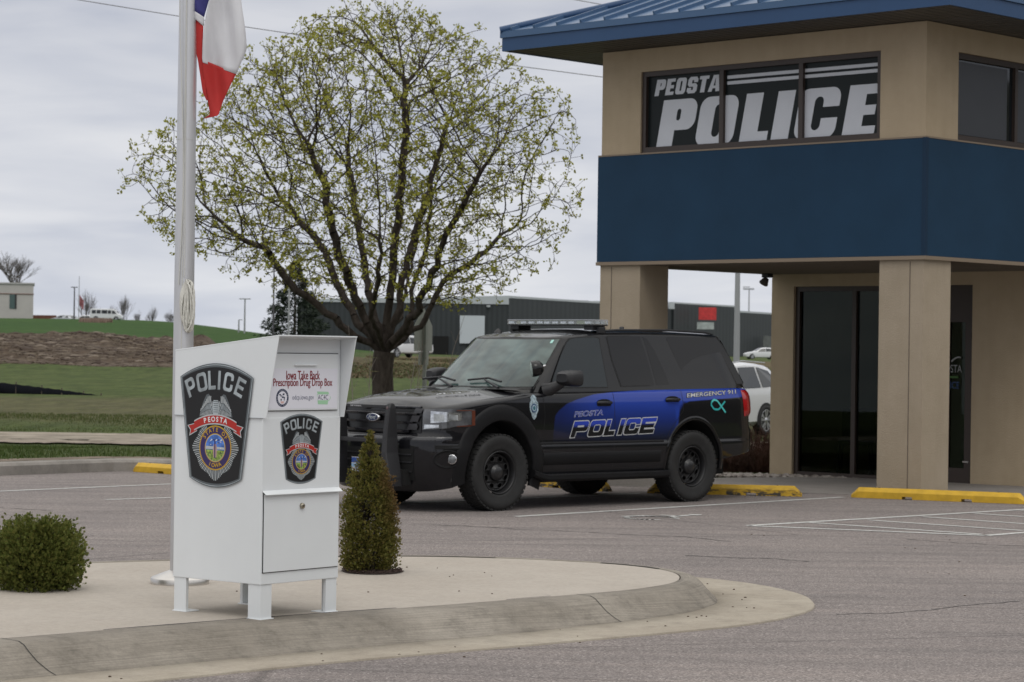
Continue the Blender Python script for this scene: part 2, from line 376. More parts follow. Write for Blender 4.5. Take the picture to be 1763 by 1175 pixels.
M_CURB = concrete('curb_concrete', (.20, .178, .148), (.29, .262, .222), broom=1, stain=.38)
M_GUT = concrete('gutter_concrete', (.30, .262, .21), (.37, .33, .27), stain=.25)
M_WALK = concrete('walk_concrete', (.20, .185, .17), (.25, .23, .21), stain=.15)
M_CRB2 = concrete('lot_curb_concrete', (.22, .205, .185), (.29, .27, .245), broom=0, stain=.28)

# ---- island: slab, rolled curb, gutter pan as separate sheets with real heights
def catmull(P, n=10):
    out = []; m = len(P)
    for i in range(m):
        p0, p1, p2, p3 = [Vector((*P[(i + k) % m], 0)) for k in (-1, 0, 1, 2)]
        for j in range(n):
            s = j / n
            out.append(.5 * ((2 * p1) + (-p0 + p2) * s + (2 * p0 - 5 * p1 + 4 * p2 - p3) * s * s + (-p0 + 3 * p1 - 3 * p2 + p3) * s ** 3))
    return out
ISL = [(-3.9, 11.62), (-2.67, 12.75), (-1.44, 13.88), (-.44, 14.70), (.35, 15.42), (.80, 15.86), (1.10, 16.36), (1.19, 16.85), (1.12, 17.3), (.86, 17.68), (.45, 17.93), (-.1, 18.13), (-.80, 18.17), (-1.6, 17.9), (-2.5, 17.5), (-3.6, 16.85), (-5.4, 15.6), (-6.6, 13.7), (-6.3, 11.9), (-5.2, 11.1)]
I0 = catmull(ISL, 8)
WC = [.50, .52, .52, .47, .41, .34, .28, .25, .25, .30, .36, .38, .40, .40, .40, .4, .4, .4, .45, .5]   # curb width
WG = [.45, .45, .42, .46, .56, .63, .67, .66, .62, .56, .5, .48, .46, .46, .46, .46, .46, .45, .45, .45]   # gutter width
def samp(L, n=8):
    o = []
    for i in range(len(L)):
        for j in range(n): s = j / n; s = s * s * (3 - 2 * s); o.append(L[i] * (1 - s) + L[(i + 1) % len(L)] * s)
    return o
wc, wg = samp(WC), samp(WG); nI = len(I0)
nor = []
for i in range(nI):
    tg = I0[(i + 2) % nI] - I0[(i - 2) % nI]; nn = Vector((tg.y, -tg.x, 0)).normalized(); nor.append(nn)
def ringat(f, z, jit=0):
    return [(I0[i].x + nor[i].x * (f if not callable(f) else f(i)), I0[i].y + nor[i].y * (f if not callable(f) else f(i)), z) for i in range(nI)]
mb = MB(); r0 = ringat(-.006, .15); mb.add(r0, [list(range(nI))], 0)
rb = ringat(-.006, .0); mb.grid([rb, r0], closed=True)
tag(mb.build('island_slab', M_ISL), kind='structure')
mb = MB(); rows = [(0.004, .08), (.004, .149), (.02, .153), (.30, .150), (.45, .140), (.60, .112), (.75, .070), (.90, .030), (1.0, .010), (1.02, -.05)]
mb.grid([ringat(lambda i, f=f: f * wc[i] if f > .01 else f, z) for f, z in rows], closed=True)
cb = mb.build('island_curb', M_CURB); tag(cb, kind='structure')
cum = [0]
for i in range(1, nI): cum.append(cum[-1] + (I0[i] - I0[i - 1]).length)
at_ = cb.data.attributes.new('along', 'FLOAT_VECTOR', 'POINT'); at_.data.foreach_set('vector', [c for f, z in rows for i in range(nI) for c in (cum[i], f * wc[i], 0)])
mb = MB(); mb.grid([ringat(lambda i, q=q: wc[i] * .97 + q * wg[i], z) for q, z in [(0, -.04), (0, .011), (.5, .009), (.985, .013), (1.0, .009), (1.0, -.05)]], closed=True)
tag(mb.build('gutter', M_GUT), kind='structure')
# dark joint sealer between slab and curb, in broken runs, and curb joints
SEAL = mat('joint_sealer', (.03, .028, .025), .8)
mb = MB()
def strip_ring(i0, i1, w0, z=.1545):
    for i in range(i0, i1):
        a = []
        for j in (i, i + 1):
            ii = j % nI; ww = w0 * (.6 + .7 * abs(sin(ii * 2.3)) )
            a += [(I0[ii].x + nor[ii].x * (-.012), I0[ii].y + nor[ii].y * (-.012), z), (I0[ii].x + nor[ii].x * (ww), I0[ii].y + nor[ii].y * ww, z)]
        mb.add(a, [(0, 1, 3, 2)])
strip_ring(11, 22, .012); strip_ring(5, 8, .014); strip_ring(28, 31, .004); strip_ring(66, 76, .02); strip_ring(88, 104, .012)
def ringpt(px, py):   # index of the ring sample nearest a point
    return min(range(nI), key=lambda i: (I0[i].x - px) ** 2 + (I0[i].y - py) ** 2)
for (qx, qy, wj) in ((.45, 15.5, .006), (-2.75, 12.7, .006), (-5.9, 15.2, .012)):
    i = ringpt(qx, qy); n_ = nor[i]; tg = Vector((-n_.y, n_.x, 0)); pts = []
    for f, z in rows[2:9]:
        c_ = I0[i] + n_ * (f * wc[i]); c_ = c_ + tg * (.02 * sin(f * 7)); pts.append((c_, z + .003))
    for a_, b_ in zip(pts, pts[1:]):
        mb.add([(*(a_[0] + tg * wj / 2).xy, a_[1]), (*(a_[0] - tg * wj / 2).xy, a_[1]), (*(b_[0] - tg * wj / 2).xy, b_[1]), (*(b_[0] + tg * wj / 2).xy, b_[1])], [(0, 1, 2, 3)])
tag(mb.build('joint_sealer', SEAL), kind='structure')

# ---- lot curb at the back left, walk by the building
mb = MB()
cl = [Vector((-25.2, 10.2, 0)), Vector((-9.0, 28.6, 0)), Vector((-6.56, 31.3, 0)), Vector((-5.35, 32.75, 0)), Vector((-4.95, 32.9, 0)), Vector((-4.2, 32.62, 0)), Vector((-2, 31.9, 0)), Vector((.95, 31.0, 0)), Vector((1.9, 30.75, 0))]
prof = [(0, -.05), (0, .12), (.03, .155), (.06, .165), (.17, .168), (.18, .1), (.18, -.05)]
rws = []
for o_, z in prof:
    row = []
    for i, p in enumerate(cl):
        tg = (cl[min(i + 1, len(cl) - 1)] - cl[max(i - 1, 0)]).normalized(); n_ = Vector((-tg.y, tg.x, 0)); q = p + n_ * o_; row.append((q.x, q.y, z))
    rws.append(row)
mb.grid(rws, smooth=False); tag(mb.build('lot_curb', M_CRB2), kind='structure')
mb = MB(); wk = [(.98, 31.0, .006), (7.2, 28.33, .006), (12, 26.5, .02), (14, 30, .0), (11, 36.5, -.03), (6, 35.6, -.05), (3.0, 34.0, -.035), (1.1, 32.6, -.01)]
mb.add(wk + [(x, y, -.3) for x, y, z in wk], [list(range(8))[::1]] + [(i, i + 8, (i + 1) % 8 + 8, (i + 1) % 8) for i in range(8)])
tag(fixnormals(mb.build('sidewalk', M_WALK)), kind='structure')
# ---- gravel and concrete track through the grass
M_TRACK = mat('track', (.17, .14, .10), .9, col2=(.29, .25, .195), var=.15, vscale=1.6, bump=.4, bscale=25)
def ribbon_sheet(name, m, edge_a, edge_b, z, n=60, jit=.0):
    mb = MB(); rows_ = [[], []]
    for i in range(n + 1):
        s = i / n
        for k, E in enumerate((edge_a, edge_b)):
            q = s * (len(E) - 1); j = min(int(q), len(E) - 2); f = q - j
            x = E[j][0] * (1 - f) + E[j + 1][0] * f; y = E[j][1] * (1 - f) + E[j + 1][1] * f + random.uniform(-jit, jit)
            rows_[k].append((x, y, float(terrain_z(x, y)) + z))
    mb.grid(rows_); return tag(mb.build(name, m), kind='structure')
ribbon_sheet('track', M_TRACK, [(-40, 44.3), (-9, 43.2), (-6.0, 42.9), (4, 44.8), (10, 46.8), (30, 47)], [(-40, 47.4), (-9, 46.7), (-6, 46.6), (4, 49.5), (10, 51.5), (30, 53)], .03, 140, .14)
ribbon_sheet('track_edge', mat('gravel_edge', (.16, .12, .085), .9, col2=(.28, .24, .19), var=.2, vscale=2, bump=.4), [(-30, 43.2), (-12, 42.6), (-8.6, 41.7), (-5.2, 41.9), (-3, 42.4)], [(-30, 43.7), (-12, 43.4), (-9, 43.3), (-5.5, 43.0), (-3, 42.7)], .03, 90, .22)
ribbon_sheet('soil_edge', mat('bare_soil', (.115, .085, .06), .95, col2=(.16, .125, .09), var=.3, vscale=3, bump=.4), [(-12.4, 25.1), (-9.15, 28.9), (-6.75, 31.5), (-5.5, 33.0), (-4.8, 33.12), (-2, 32.1), (.9, 31.2)], [(-12.9, 25.5), (-9.5, 29.3), (-7.1, 32.0), (-5.7, 33.5), (-4.8, 33.6), (-2, 32.5), (.9, 31.6)], .185, 90, .06)
# raised verge behind the curb
mb = MB(); vg = [(-26.0, 10.6), (-9.2, 28.8), (-6.78, 31.48), (-5.5, 32.98), (-4.9, 33.10), (-2, 32.1), (.9, 31.2)]
nv = len(vg); mid = [(x - .6, y + 5.0) for x, y in vg]; far = [(x - 1, y + 9) for x, y in vg]
mid = [(x, max(y, 36.5)) if i > 1 else (x, y) for i, (x, y) in enumerate(mid)]
mb.grid([[(x, y, .158) for x, y in vg], [(x, y, .11) for x, y in mid], [(x, y, -.06) for x, y in far]])
tag(mb.build('verge', mg), kind='structure')

# ---- painted markings
PAINT = mat('white_road_paint', (.50, .50, .48), .8, var=.22, vscale=18, bump=.1)
def line(px0, py0, px1, py1, wd=.09):
    a = ground(px0, py0); b_ = ground(px1, py1); return lineW(a, b_, wd)
def lineW(a, b_, wd=.09):
    a = Vector((a[0], a[1], 0)); b_ = Vector((b_[0], b_[1], 0)); tg = (b_ - a).normalized(); n_ = Vector((-tg.y, tg.x, 0)) * wd / 2
    L = (b_ - a).length; k = max(1, int(L / .25)); A = []; B = []
    for i in range(k + 1):
        p = a + (b_ - a) * i / k; j = 1 + random.uniform(-.09, .09); A.append(p + n_ * j + Vector((0, 0, .004))); B.append(p - n_ * j + Vector((0, 0, .004)))
    PM.grid([B, A])
PM = MB()
lineW((.066, 24.878), (4.0, 29.1))                # right of the police vehicle
line(684, 867.5, 1100, 850.5)
line(181, 861, 300, 857.5, .08); line(-60, 849, 305, 833.5)
lineW((2.36, 24.03), (5.9, 27.33)); lineW((2.36, 24.03), (4.55, 23.15)); lineW((4.55, 23.15), (8.4, 27.0))
for a_, b_ in [((3.04, 24.6), (4.53, 23.3)), ((3.71, 25.1), (5.06, 23.87)), ((4.38, 25.73), (5.6, 24.55)), ((5.06, 26.4), (6.2, 25.3)), ((5.7, 27.05), (6.9, 26.0))]: lineW(a_, b_, .08)
tag(PM.build('parking_lines', PAINT), kind='structure')
CK = MB()
for path, wd in (([(600, 899), (700, 903), (800, 906), (900, 912), (1000, 916), (1100, 922), (1180, 925), (1270, 934)], .022), ([(1440, 1058), (1520, 1057), (1600, 1051), (1660, 1043), (1763, 1035), (1900, 1028)], .018), ([(1180, 957), (1260, 961), (1330, 962), (1400, 968)], .03), ([(-40, 872), (90, 880), (200, 882), (290, 880)], .02), ([(1560, 929), (1660, 936), (1763, 941), (1850, 946)], .022)):
    pts = [];
    for (x0, y0), (x1, y1) in zip(path, path[1:]):
        for k in range(8): f = k / 8; pts.append(ground(x0 + (x1 - x0) * f, y0 + (y1 - y0) * f + random.uniform(-.5, .5)))
    L = []; R_ = []
    for i, p in enumerate(pts):
        tg = (pts[min(i + 1, len(pts) - 1)] - pts[max(i - 1, 0)]).normalized(); n_ = Vector((-tg.y, tg.x, 0)) * wd * random.uniform(.15, 1.0); L.append((p + n_).xy.to_3d() + Vector((0, 0, .0025))); R_.append((p - n_).xy.to_3d() + Vector((0, 0, .0025)))
    CK.grid([R_, L])
tag(CK.build('asphalt_cracks', mat('crack_dark', (.10, .09, .085), .9, var=.4, vscale=6)), kind='structure')
# wheelchair symbol, worn
SY = MB()
o_ = Vector((1.27, 24.72, 0)); ex = Vector((.684, .729, 0)); ey = Vector((-.729, .684, 0))
def sypt(a, b_): q = o_ + ex * a + ey * b_; return (q.x, q.y, .0045)
def systroke(path, wd=.07):
    o2 = stroke(path, wd, .04); n2 = len(o2) // 2; L = [sypt(*p) for p in o2[:n2]]; R = [sypt(*p) for p in o2[n2:][::-1]]; SY.grid([R, L])
th = [radians(a) for a in range(-60, 250, 12)]
systroke([(.30 + .26 * cos(a), .02 + .26 * sin(a)) for a in th], .06)
systroke([(.95, .05), (.55, .0), (.50, .28), (.22, .34)], .08); systroke([(.75, .02), (.72, .25)], .07)
SY.add([sypt(1.06 + .075 * cos(a), .06 + .075 * sin(a)) for a in [2 * pi * k / 14 for k in range(14)]], [list(range(14))])
tag(SY.build('wheelchair_marking', PAINT), kind='structure')

# ================================================================== WHEEL STOPS
M_BLK = mat('recess', (.02, .018, .012), .9)
def wheel_stop(a, b_, label, scuff=0.0):
    a = Vector((*a, 0)); b_ = Vector((*b_, 0)); d = b_ - a; L = d.length; rz = math.atan2(d.y, d.x)
    m = YELLOW
    if scuff:
        m = bpy.data.materials.new('scuffed_yellow'); m.use_nodes = True; t = m.node_tree; bb = t.nodes['Principled BSDF']; v_ = coords(t, (1.2, 1, 3))
        bb.inputs['Roughness'].default_value = .7
        f = ramp(t, noise(t, 7, 8, .7, v_), [(.56 - scuff * .08, 0.), (.62 - scuff * .08, 1.)]); sx = N(t, 'ShaderNodeSeparateXYZ'); t.links.new(coords(t), sx.inputs[0])
        f = mth(t, 'MULTIPLY', f, mrange(t, sx.outputs[2], .035, .105, 1, .0)) 
        t.links.new(mixc(t, f, ramp(t, noise(t, 9, 5, .6, v_), [(.3, (.45, .27, .015)), (.7, (.60, .37, .03))]), (.05, .045, .035)), bb.inputs['Base Color'])
    o = thing('wheel_stop', label, 'wheel stop', a, rz, 'yellow parking wheel stops')
    mb = MB(); y0, y1 = 0, .155
    # cross section: chamfered top; notches under it for drainage
    P = []; H_ = .125; c_ = .045
    xs = [0, .05, .09, .30 * L - .09, .30 * L, .30 * L + .001, .30 * L + .12, .30 * L + .13, .64 * L, .64 * L + .001, .64 * L + .12, .64 * L + .13, L - .09, L - .05, L]
    for x in xs:
        e_ = min(x, L - x); h = H_ * min(1, .30 + e_ / .09 * .7) if e_ < .09 else H_
        ins = .03 * max(0, 1 - e_ / .06)
        notch = .032 if (.30 * L < x < .30 * L + .125 or .64 * L < x < .64 * L + .125) else 0
        P.append([(x, y0 + ins, notch + .001), (x, y0 + ins, h * .62), (x, y0 + c_ , h), (x, y1 - c_, h), (x, y1 - ins, h * .62), (x, y1 - ins, notch + .001)])
    mb.grid(P, smooth=False, closed=True); n_ = 6
    mb.add(P[0], [list(range(6))]); mb.add(P[-1], [list(range(6))[::-1]])
    fixnormals(mb.build('stop_block', m, o, bevel=.006))
    for x in (.16 * L, .84 * L): mb = MB(); mb.lathe([(.001, .128), (.014, .128), (.014, .12)], 10, Matrix.Translation((x, .078, 0))); mb.build('anchor_pin', M_BLK, o)
    return o
wheel_stop((-5.11, 32.72), (-3.75, 31.45), 'yellow wheel stop at the left, half hidden by the flagpole and white box')
wheel_stop((.26, 30.6), (1.15, 29.55), 'yellow wheel stop glimpsed under the middle of the police vehicle', 1)
wheel_stop((1.66, 29.35), (3.50, 29.08), 'scuffed yellow wheel stop just behind the rear wheel of the police vehicle', 1)
wheel_stop((4.08, 29.07), (5.99, 28.17), 'clean yellow wheel stop in front of the tan corner column')

# ================================================================== PRESCRIPTION DROP BOX
def flat(name, c, rough=.45): return mat(name, c, rough, spec=.4)
P_BLK = flat('patch_black', (.008, .008, .009)); P_SIL = mat('patch_silver', (.34, .38, .40), .35, var=.35, vscale=9); P_GRY = flat('patch_grey', (.10, .115, .125)); P_RED = flat('patch_red', (.42, .022, .014))
P_GLD = flat('patch_gold', (.50, .30, .02)); P_NVY = flat('patch_navy', (.035, .022, .11)); P_SKY = mat('patch_sky', (.06, .16, .50), .5, var=.5, vscale=30); P_GRN = mat('patch_green', (.10, .28, .03), .5, var=.8, vscale=70, col2=(.22, .30, .06)); P_WHT = flat('patch_white', (.72, .74, .76)); P_PNK = flat('patch_figure', (.45, .30, .28)); P_LIT = flat('patch_light', (.46, .49, .50))
PM_ALL = [P_BLK, P_SIL, P_GRY, P_RED, P_GLD, P_NVY, P_SKY, P_GRN, P_WHT, P_PNK, P_LIT]
def patch_mesh(tf, name, parent, d0=.0004):
    """tf(x, z, depth) -> 3d point; x, z in metres of the big patch"""
    mb = MB()
    def poly(pts, mi, d): mb.add([tf(x, z, d) for x, z in pts], [list(range(len(pts)))], mi)
    def shape(vs, fs, mi, d): mb.add([tf(p[0], p[1], d) for p in vs], fs, mi)
    def outline(s, t=0):
        a = .297 - s; b_ = .21 - s * .9; zt = .274 - s * .25; zb = -.31 + s * .35; pt = .355 - s; pb = -.362 + s
        top = [(-a + 2 * a * k / 20, zt + (pt - zt) * (1 - (2 * k / 20 - 1) ** 2)) for k in range(21)]
        bot = [(b_ - 2 * b_ * k / 16, zb - (zb - pb) * (1 - (2 * k / 16 - 1) ** 2)) for k in range(17)]
        return top + bot
    D = d0
    poly(outline(0), 2, D); poly(outline(.006), 1, D * 2); poly(outline(.011), 2, D * 3); poly(outline(.020), 2, D * 4); poly(outline(.0225), 0, D * 5)
    # arched word
    R0 = .52; zc = .205 - .43
    for ch, th in zip('POLICE', (-25.5, -14.2, -4.2, 3.2, 12.2, 24.0)):
        sp = {'P': .072, 'O': .080, 'L': .058, 'I': .02, 'C': .074, 'E': .068}[ch]; st = .0185
        vs, fs = fill2d([[(x, y) for x, y in lp] for lp in glyph(ch, sp / .108, st / .108, .17, .2)])
        for v_ in vs: v_.x = (v_.x - sp / .108 / 2) * .108; v_.y = v_.y * .108
        a = radians(-th * .95); Rm = .445
        q = [(v_.x * cos(a) - (v_.y + Rm) * sin(a), v_.x * sin(a) + (v_.y + Rm) * cos(a) - Rm + .205) for v_ in vs]
        shape([(x - .004, z - .003) for x, z in q], fs, 2, D * 6); shape(q, fs, 1, D * 7)
    # eagle: two wings with feather lines and a body
    for s in (-1, 1):
        w_ = [(.022, .07), (.03, .13), (.045, .165), (.062, .178), (.078, .172), (.092, .15), (.108, .12), (.122, .085), (.135, .045), (.06, .055)]
        poly([(s * x, z) for x, z in w_][::s], 2, D * 6)
        for k in range(9):
            f = k / 8; x0 = .030 + .088 * f; zt = .165 - .085 * max(0, f - .35) * 1.3 - .03 * (f < .1); zb = .058 - .008 * f
            for (q0, q1, wd, mi) in ((0, .36, .0052, 10), (.40, .70, .0045, 1), (.73, 1.0, .0040, 10)):
                za = zt + (zb - zt) * q0; zb_ = zt + (zb - zt) * q1; sl = .012 * (za - zb_) / .1
                poly([(s * (x0 - wd * .5), za), (s * (x0 + wd * .5), za), (s * (x0 + wd + sl), zb_), (s * (x0 - wd * .2 + sl), zb_)][::-s], mi, D * 7)
    poly([(-.024, .06), (.024, .06), (.027, .12), (.018, .142), (-.018, .142), (-.027, .12)], 1, D * 7.5)
    for k in range(6): poly([(-.020, .072 + k * .012), (.020, .072 + k * .012), (.017, .076 + k * .012), (-.017, .076 + k * .012)], 2, D * 8)
    # sunburst of rays
    cz = -.133
    tips = [(-90, .192), (-45, .165), (0, .19), (45, .16), (135, .16), (180, .19), (225, .165)]
    for k in range(84):
        a = 360 * k / 84 + 2.1; dmin = min((abs((a - ta + 180) % 360 - 180), r) for ta, r in tips); L = .158 + (dmin[1] - .158) * max(0, 1 - dmin[0] / 22.5) if dmin[0] < 22.5 else .158
        if 60 < a < 120: continue
        wd = .0034; ca, sa = cos(radians(a)), sin(radians(a)); r0 = .12
        poly([(r0 * ca + wd * .6 * sa, cz + r0 * sa - wd * .6 * ca), (L * ca + wd * sa, cz + L * sa - wd * ca), (L * ca - wd * sa, cz + L * sa + wd * ca), (r0 * ca - wd * .6 * sa, cz + r0 * sa + wd * .6 * ca)], 10 if k % 2 else 1, D * 6)
    def ell(r, mi, d, rz=None): poly([(r * cos(2 * pi * k / 40), cz + (rz or r) * sin(2 * pi * k / 40)) for k in range(40)], mi, d)
    ell(.130, 4, D * 7); ell(.122, 5, D * 8); ell(.084, 4, D * 9); ell(.079, 10, D * 9.5); ell(.0765, 6, D * 10)
    poly([(.0765 * cos(radians(a)), cz + .0765 * sin(radians(a))) for a in range(188, 353, 6)], 7, D * 11)
    poly([(.0745 * cos(radians(a)), cz + .0745 * sin(radians(a))) for a in (172, 180, 186)] + [(.074, cz - .008), (.0745, cz + .004)], 10, D * 10.5)
    poly([(-.012, cz - .055), (.012, cz - .055), (.016, cz - .01), (.010, cz + .022), (-.010, cz + .022), (-.016, cz - .01)], 9, D * 12)
    poly([(-.005, cz - .06), (.004, cz - .06), (.003, cz + .045), (-.006, cz + .045)], 5, D * 12.5)
    for k in range(14):
        x, z = random.uniform(-.055, .055), cz + random.uniform(-.05, .055); poly([(x, z), (x + .012, z + .002), (x + .009, z + .007)], random.choice([5, 8, 7, 9, 4]), D * 11.6)
    for k in range(5): poly([(-.045 + .02 * k, cz + .035 + .006 * (k % 2)), (-.022 + .02 * k, cz + .045), (-.028 + .02 * k, cz + .052)], [8, 5, 8, 5, 8][k], D * 11.8)
    for txt, cth, rr, flip in (('STATE OF', 90, .0945, 1), ('IOWA', -90, .112, -1)):
        n = len(txt); stp = 15.5 if flip == 1 else 15.5
        for k, ch in enumerate(txt):
            if ch == ' ': continue
            a = radians(cth - flip * (k - (n - 1) / 2) * stp); vs, fs = text2d(ch, .033, .0009)
            rot = a - pi / 2 if flip == 1 else a + pi / 2
            shape([(rr * cos(a) + v_.x * cos(rot) - v_.y * sin(rot), cz + rr * sin(a) + v_.x * sin(rot) + v_.y * cos(rot)) for v_ in vs], fs, 4, D * 12)
    # ribbon
    def rib(x, t): return (x, .052 + t - (x / .17) ** 2 * .04)
    xs = [-.172 + .344 * k / 18 for k in range(19)]
    for s in (-1, 1):
        tail = [(s * .15, .010), (s * .228, -.008), (s * .205, -.035), (s * .212, -.070), (s * .148, -.040)]
        poly([(x, z) for x, z in tail][::-s], 10, D * 12.5); poly([(s * .16 + (x - s * .16) * .86, (z + .028) * .80 - .026) for x, z in tail][::-s], 3, D * 13)
    poly([rib(x, .010) for x in xs[::-1]] + [rib(x, -.050) for x in xs], 10, D * 14); poly([rib(x, .002) for x in xs[::-1]] + [rib(x, -.042) for x in xs], 3, D * 15)
    for k, ch in enumerate('PEOSTA'):
        x = (k - 2.5) * .032; vs, fs = text2d(ch, .040, .0012); a = -x / .36
        shape([(x + v_.x * cos(a) - v_.y * sin(a), rib(x, -.033)[1] + v_.x * sin(a) + v_.y * cos(a)) for v_ in vs], fs, 8, D * 16)
    return mb.build(name, PM_ALL, parent)

bx = thing('drop_box', 'white metal prescription drop box with police patches standing on the concrete island', 'drop box', (-1.4084, 13.7787, .15), .9047)
BW, BD = .6527, .712
mb = MB()
# body: closed cabinet, side seam at 1.15
mb.box((BW / 2, BD / 2 + .0, .675), (BW, BD, .95), bev=.004)
mb.build('cabinet', WHITE_PAINT, bx)
mb = MB(); mb.box((BW / 2, BD / 2 + .03, 1.32), (BW - .02, BD - .08, .36), bev=.003); mb.build('upper_cabinet', WHITE_PAINT, bx)
# hood: side cheeks and sloping top
hd = MB()
for x in (-.003, BW + .003):
    pr = [(.715, 1.148), (.715, 1.528), (-.12, 1.621), (-.028, 1.148)]
    t_ = .006 * (1 if x > .3 else -1)
    vs = [(x, y, z) for y, z in pr] + [(x - t_, y, z) for y, z in pr]
    hd.add(vs, [(0, 1, 2, 3), (7, 6, 5, 4)] + [(i, i + 4, (i + 1) % 4 + 4, (i + 1) % 4) for i in range(4)])
vs = [(-.004, .717, 1.530), (BW + .004, .717, 1.530), (BW + .004, -.123, 1.623), (-.004, -.123, 1.623)]
hd.add(vs + [(x, y, z - .008) for x, y, z in vs], [(0, 1, 2, 3), (7, 6, 5, 4)] + [(i, i + 4, (i + 1) % 4 + 4, (i + 1) % 4) for i in range(4)])
fixnormals(hd.build('hood', WHITE_PAINT, bx, bevel=.0015))
mb = MB(); mb.box((BW / 2, .012, 1.375), (BW - .016, .02, .47)); mb.build('upper_front', WHITE_PAINT, bx)
mb = MB(); mb.box((.322, -.002, 1.354), (.600, .004, .334)); mb.build('door_gap', DARKVOID, bx)
ud = MB(); ud.box((.322, -.003, 1.354), (.592, .012, .326), bev=.002); udo = ud.build('deposit_door', WHITE_PAINT, bx)
mb = MB(); mb.box((.335, -.013, 1.452), (.185, .016, .008), bev=.002); mb.build('handle', WHITE_PAINT, udo)
lab = MB(); lab.add([(.035, -.0098, 1.200), (.612, -.0098, 1.200), (.612, -.0098, 1.432), (.035, -.0098, 1.432)], [(0, 1, 2, 3)])
M_LABEL = flat('label_white', (.74, .74, .80)); lo = lab.build('label', M_LABEL, udo)
M_TXR = flat('label_red_ink', (.22, .008, .014)); M_TXG = flat('label_grey_ink', (.16, .17, .24)); M_GRNL = flat('label_green', (.36, .62, .40)); M_NVL = flat('label_navy', (.03, .04, .085)); M_ORG = flat('label_orange', (.6, .16, .05))
def txt(parent, s, x0, x1, z0, z1, y, m, name='lettering', bold=0.0, shear=0.0):
    vs, fs = text2d(s, 1, 0, shear); vs = fit(vs, x0, x1, z0, z1); mb = MB()
    for k, (dx, dz) in enumerate(((0, 0), (bold, 0), (-bold, 0), (0, bold * .6)) if bold else ((0, 0),)): mb.add([(v_.x + dx, y - k * .00015, v_.y + dz) for v_ in vs], fs)
    return mb.build(name, m, parent)
txt(lo, 'Iowa Take Back', .176, .458, 1.368, 1.418, -.0106, M_TXR, bold=.0011)
txt(lo, 'Prescription Drug Drop Box', .070, .566, 1.316, 1.374, -.0106, M_TXR, bold=.0011)
txt(lo, 'odcp.iowa.gov', .228, .410, 1.243, 1.280, -.0106, M_TXG)
mb = MB()
def disc(mb, cx_, cz_, r, y, mi=0, n=30, rz=None): mb.add([(cx_ + r * cos(2 * pi * k / n), y, cz_ + (rz or r) * sin(2 * pi * k / n)) for k in range(n)], [list(range(n))], mi)
disc(mb, .146, 1.263, .052, -.0103, 0); disc(mb, .146, 1.263, .038, -.0106, 1)
for k in range(22):
    a = 2 * pi * k / 22; vs, fs = text2d('OFFICE DRUG CONTROL IA '[k], .010, 0); mb.add([(.146 + .0415 * sin(a) + v_.x * cos(a) + v_.y * sin(a), -.0109, 1.263 + .0415 * cos(a) - v_.x * sin(a) + v_.y * cos(a)) for v_ in vs], fs, 1)
for k in range(9):
    a, q = random.uniform(-.02, .02), random.uniform(-.012, .024); mb.box((.146 + a, -.0109, 1.263 + q), (random.uniform(.006, .016), .0004, random.uniform(.004, .012)), 0)
mb.box((.146, -.0109, 1.240), (.03, .0004, .003), 2); mb.box((.146, -.0109, 1.234), (.022, .0004, .003), 2)
mb.build('round_seal', [M_NVL, M_LABEL, M_ORG], lo)
mb = MB(); yy = -.0103
mb.add([(x, yy, z) for x, z in [(.436, 1.298), (.534, 1.296), (.540, 1.283), (.443, 1.283)]], [(0, 1, 2, 3)], 0)
mb.add([(x, yy, z) for x, z in [(.436, 1.283), (.541, 1.283), (.556, 1.262), (.545, 1.247), (.532, 1.240), (.529, 1.222), (.446, 1.224)]], [list(range(7))], 0)
mb.add([(x, yy - .0003, z) for x, z in [(.440, 1.281), (.543, 1.281), (.551, 1.262), (.540, 1.247), (.440, 1.247)]], [list(range(5))], 1)
mb.build('state_map_logo', [M_GRNL, M_LABEL], lo)
txt(lo, 'AC4C', .443, .532, 1.250, 1.279, -.0110, M_NVL)
# lower front
mb = MB(); mb.box((.326, -.0015, .494), (.632, .004, .456)); mb.build('door_gap', DARKVOID, bx)
mb = MB(); mb.box((.326, -.003, .492), (.624, .012, .444), bev=.002); ldo = mb.build('collection_door', WHITE_PAINT, bx)
mb = MB(); Mk = Matrix.Translation((.322, -.008, .638)) @ Matrix.Rotation(pi / 2, 4, 'X')
mb.lathe([(.0001, .016), (.013, .016), (.0165, .013), (.0175, 0), (.0001, 0)][::-1], 20, Mk); mb.box((.322, -.0245, .638), (.003, .002, .012), 1); mb.build('lock', [mat('lock_metal', (.42, .38, .30), .3, metal=1), DARKVOID], ldo)
mb = MB()
vs = [(.004, 0, .735), (BW - .004, 0, .735), (BW - .004, -.030, .714), (.004, -.030, .714)]; vs2 = [(x, y, z - .004) for x, y, z in vs]
mb.add(vs + vs2, [(0, 1, 2, 3), (7, 6, 5, 4)] + [(i, i + 4, (i + 1) % 4 + 4, (i + 1) % 4) for i in range(4)]); fixnormals(mb.build('drip_lip', WHITE_PAINT, bx))
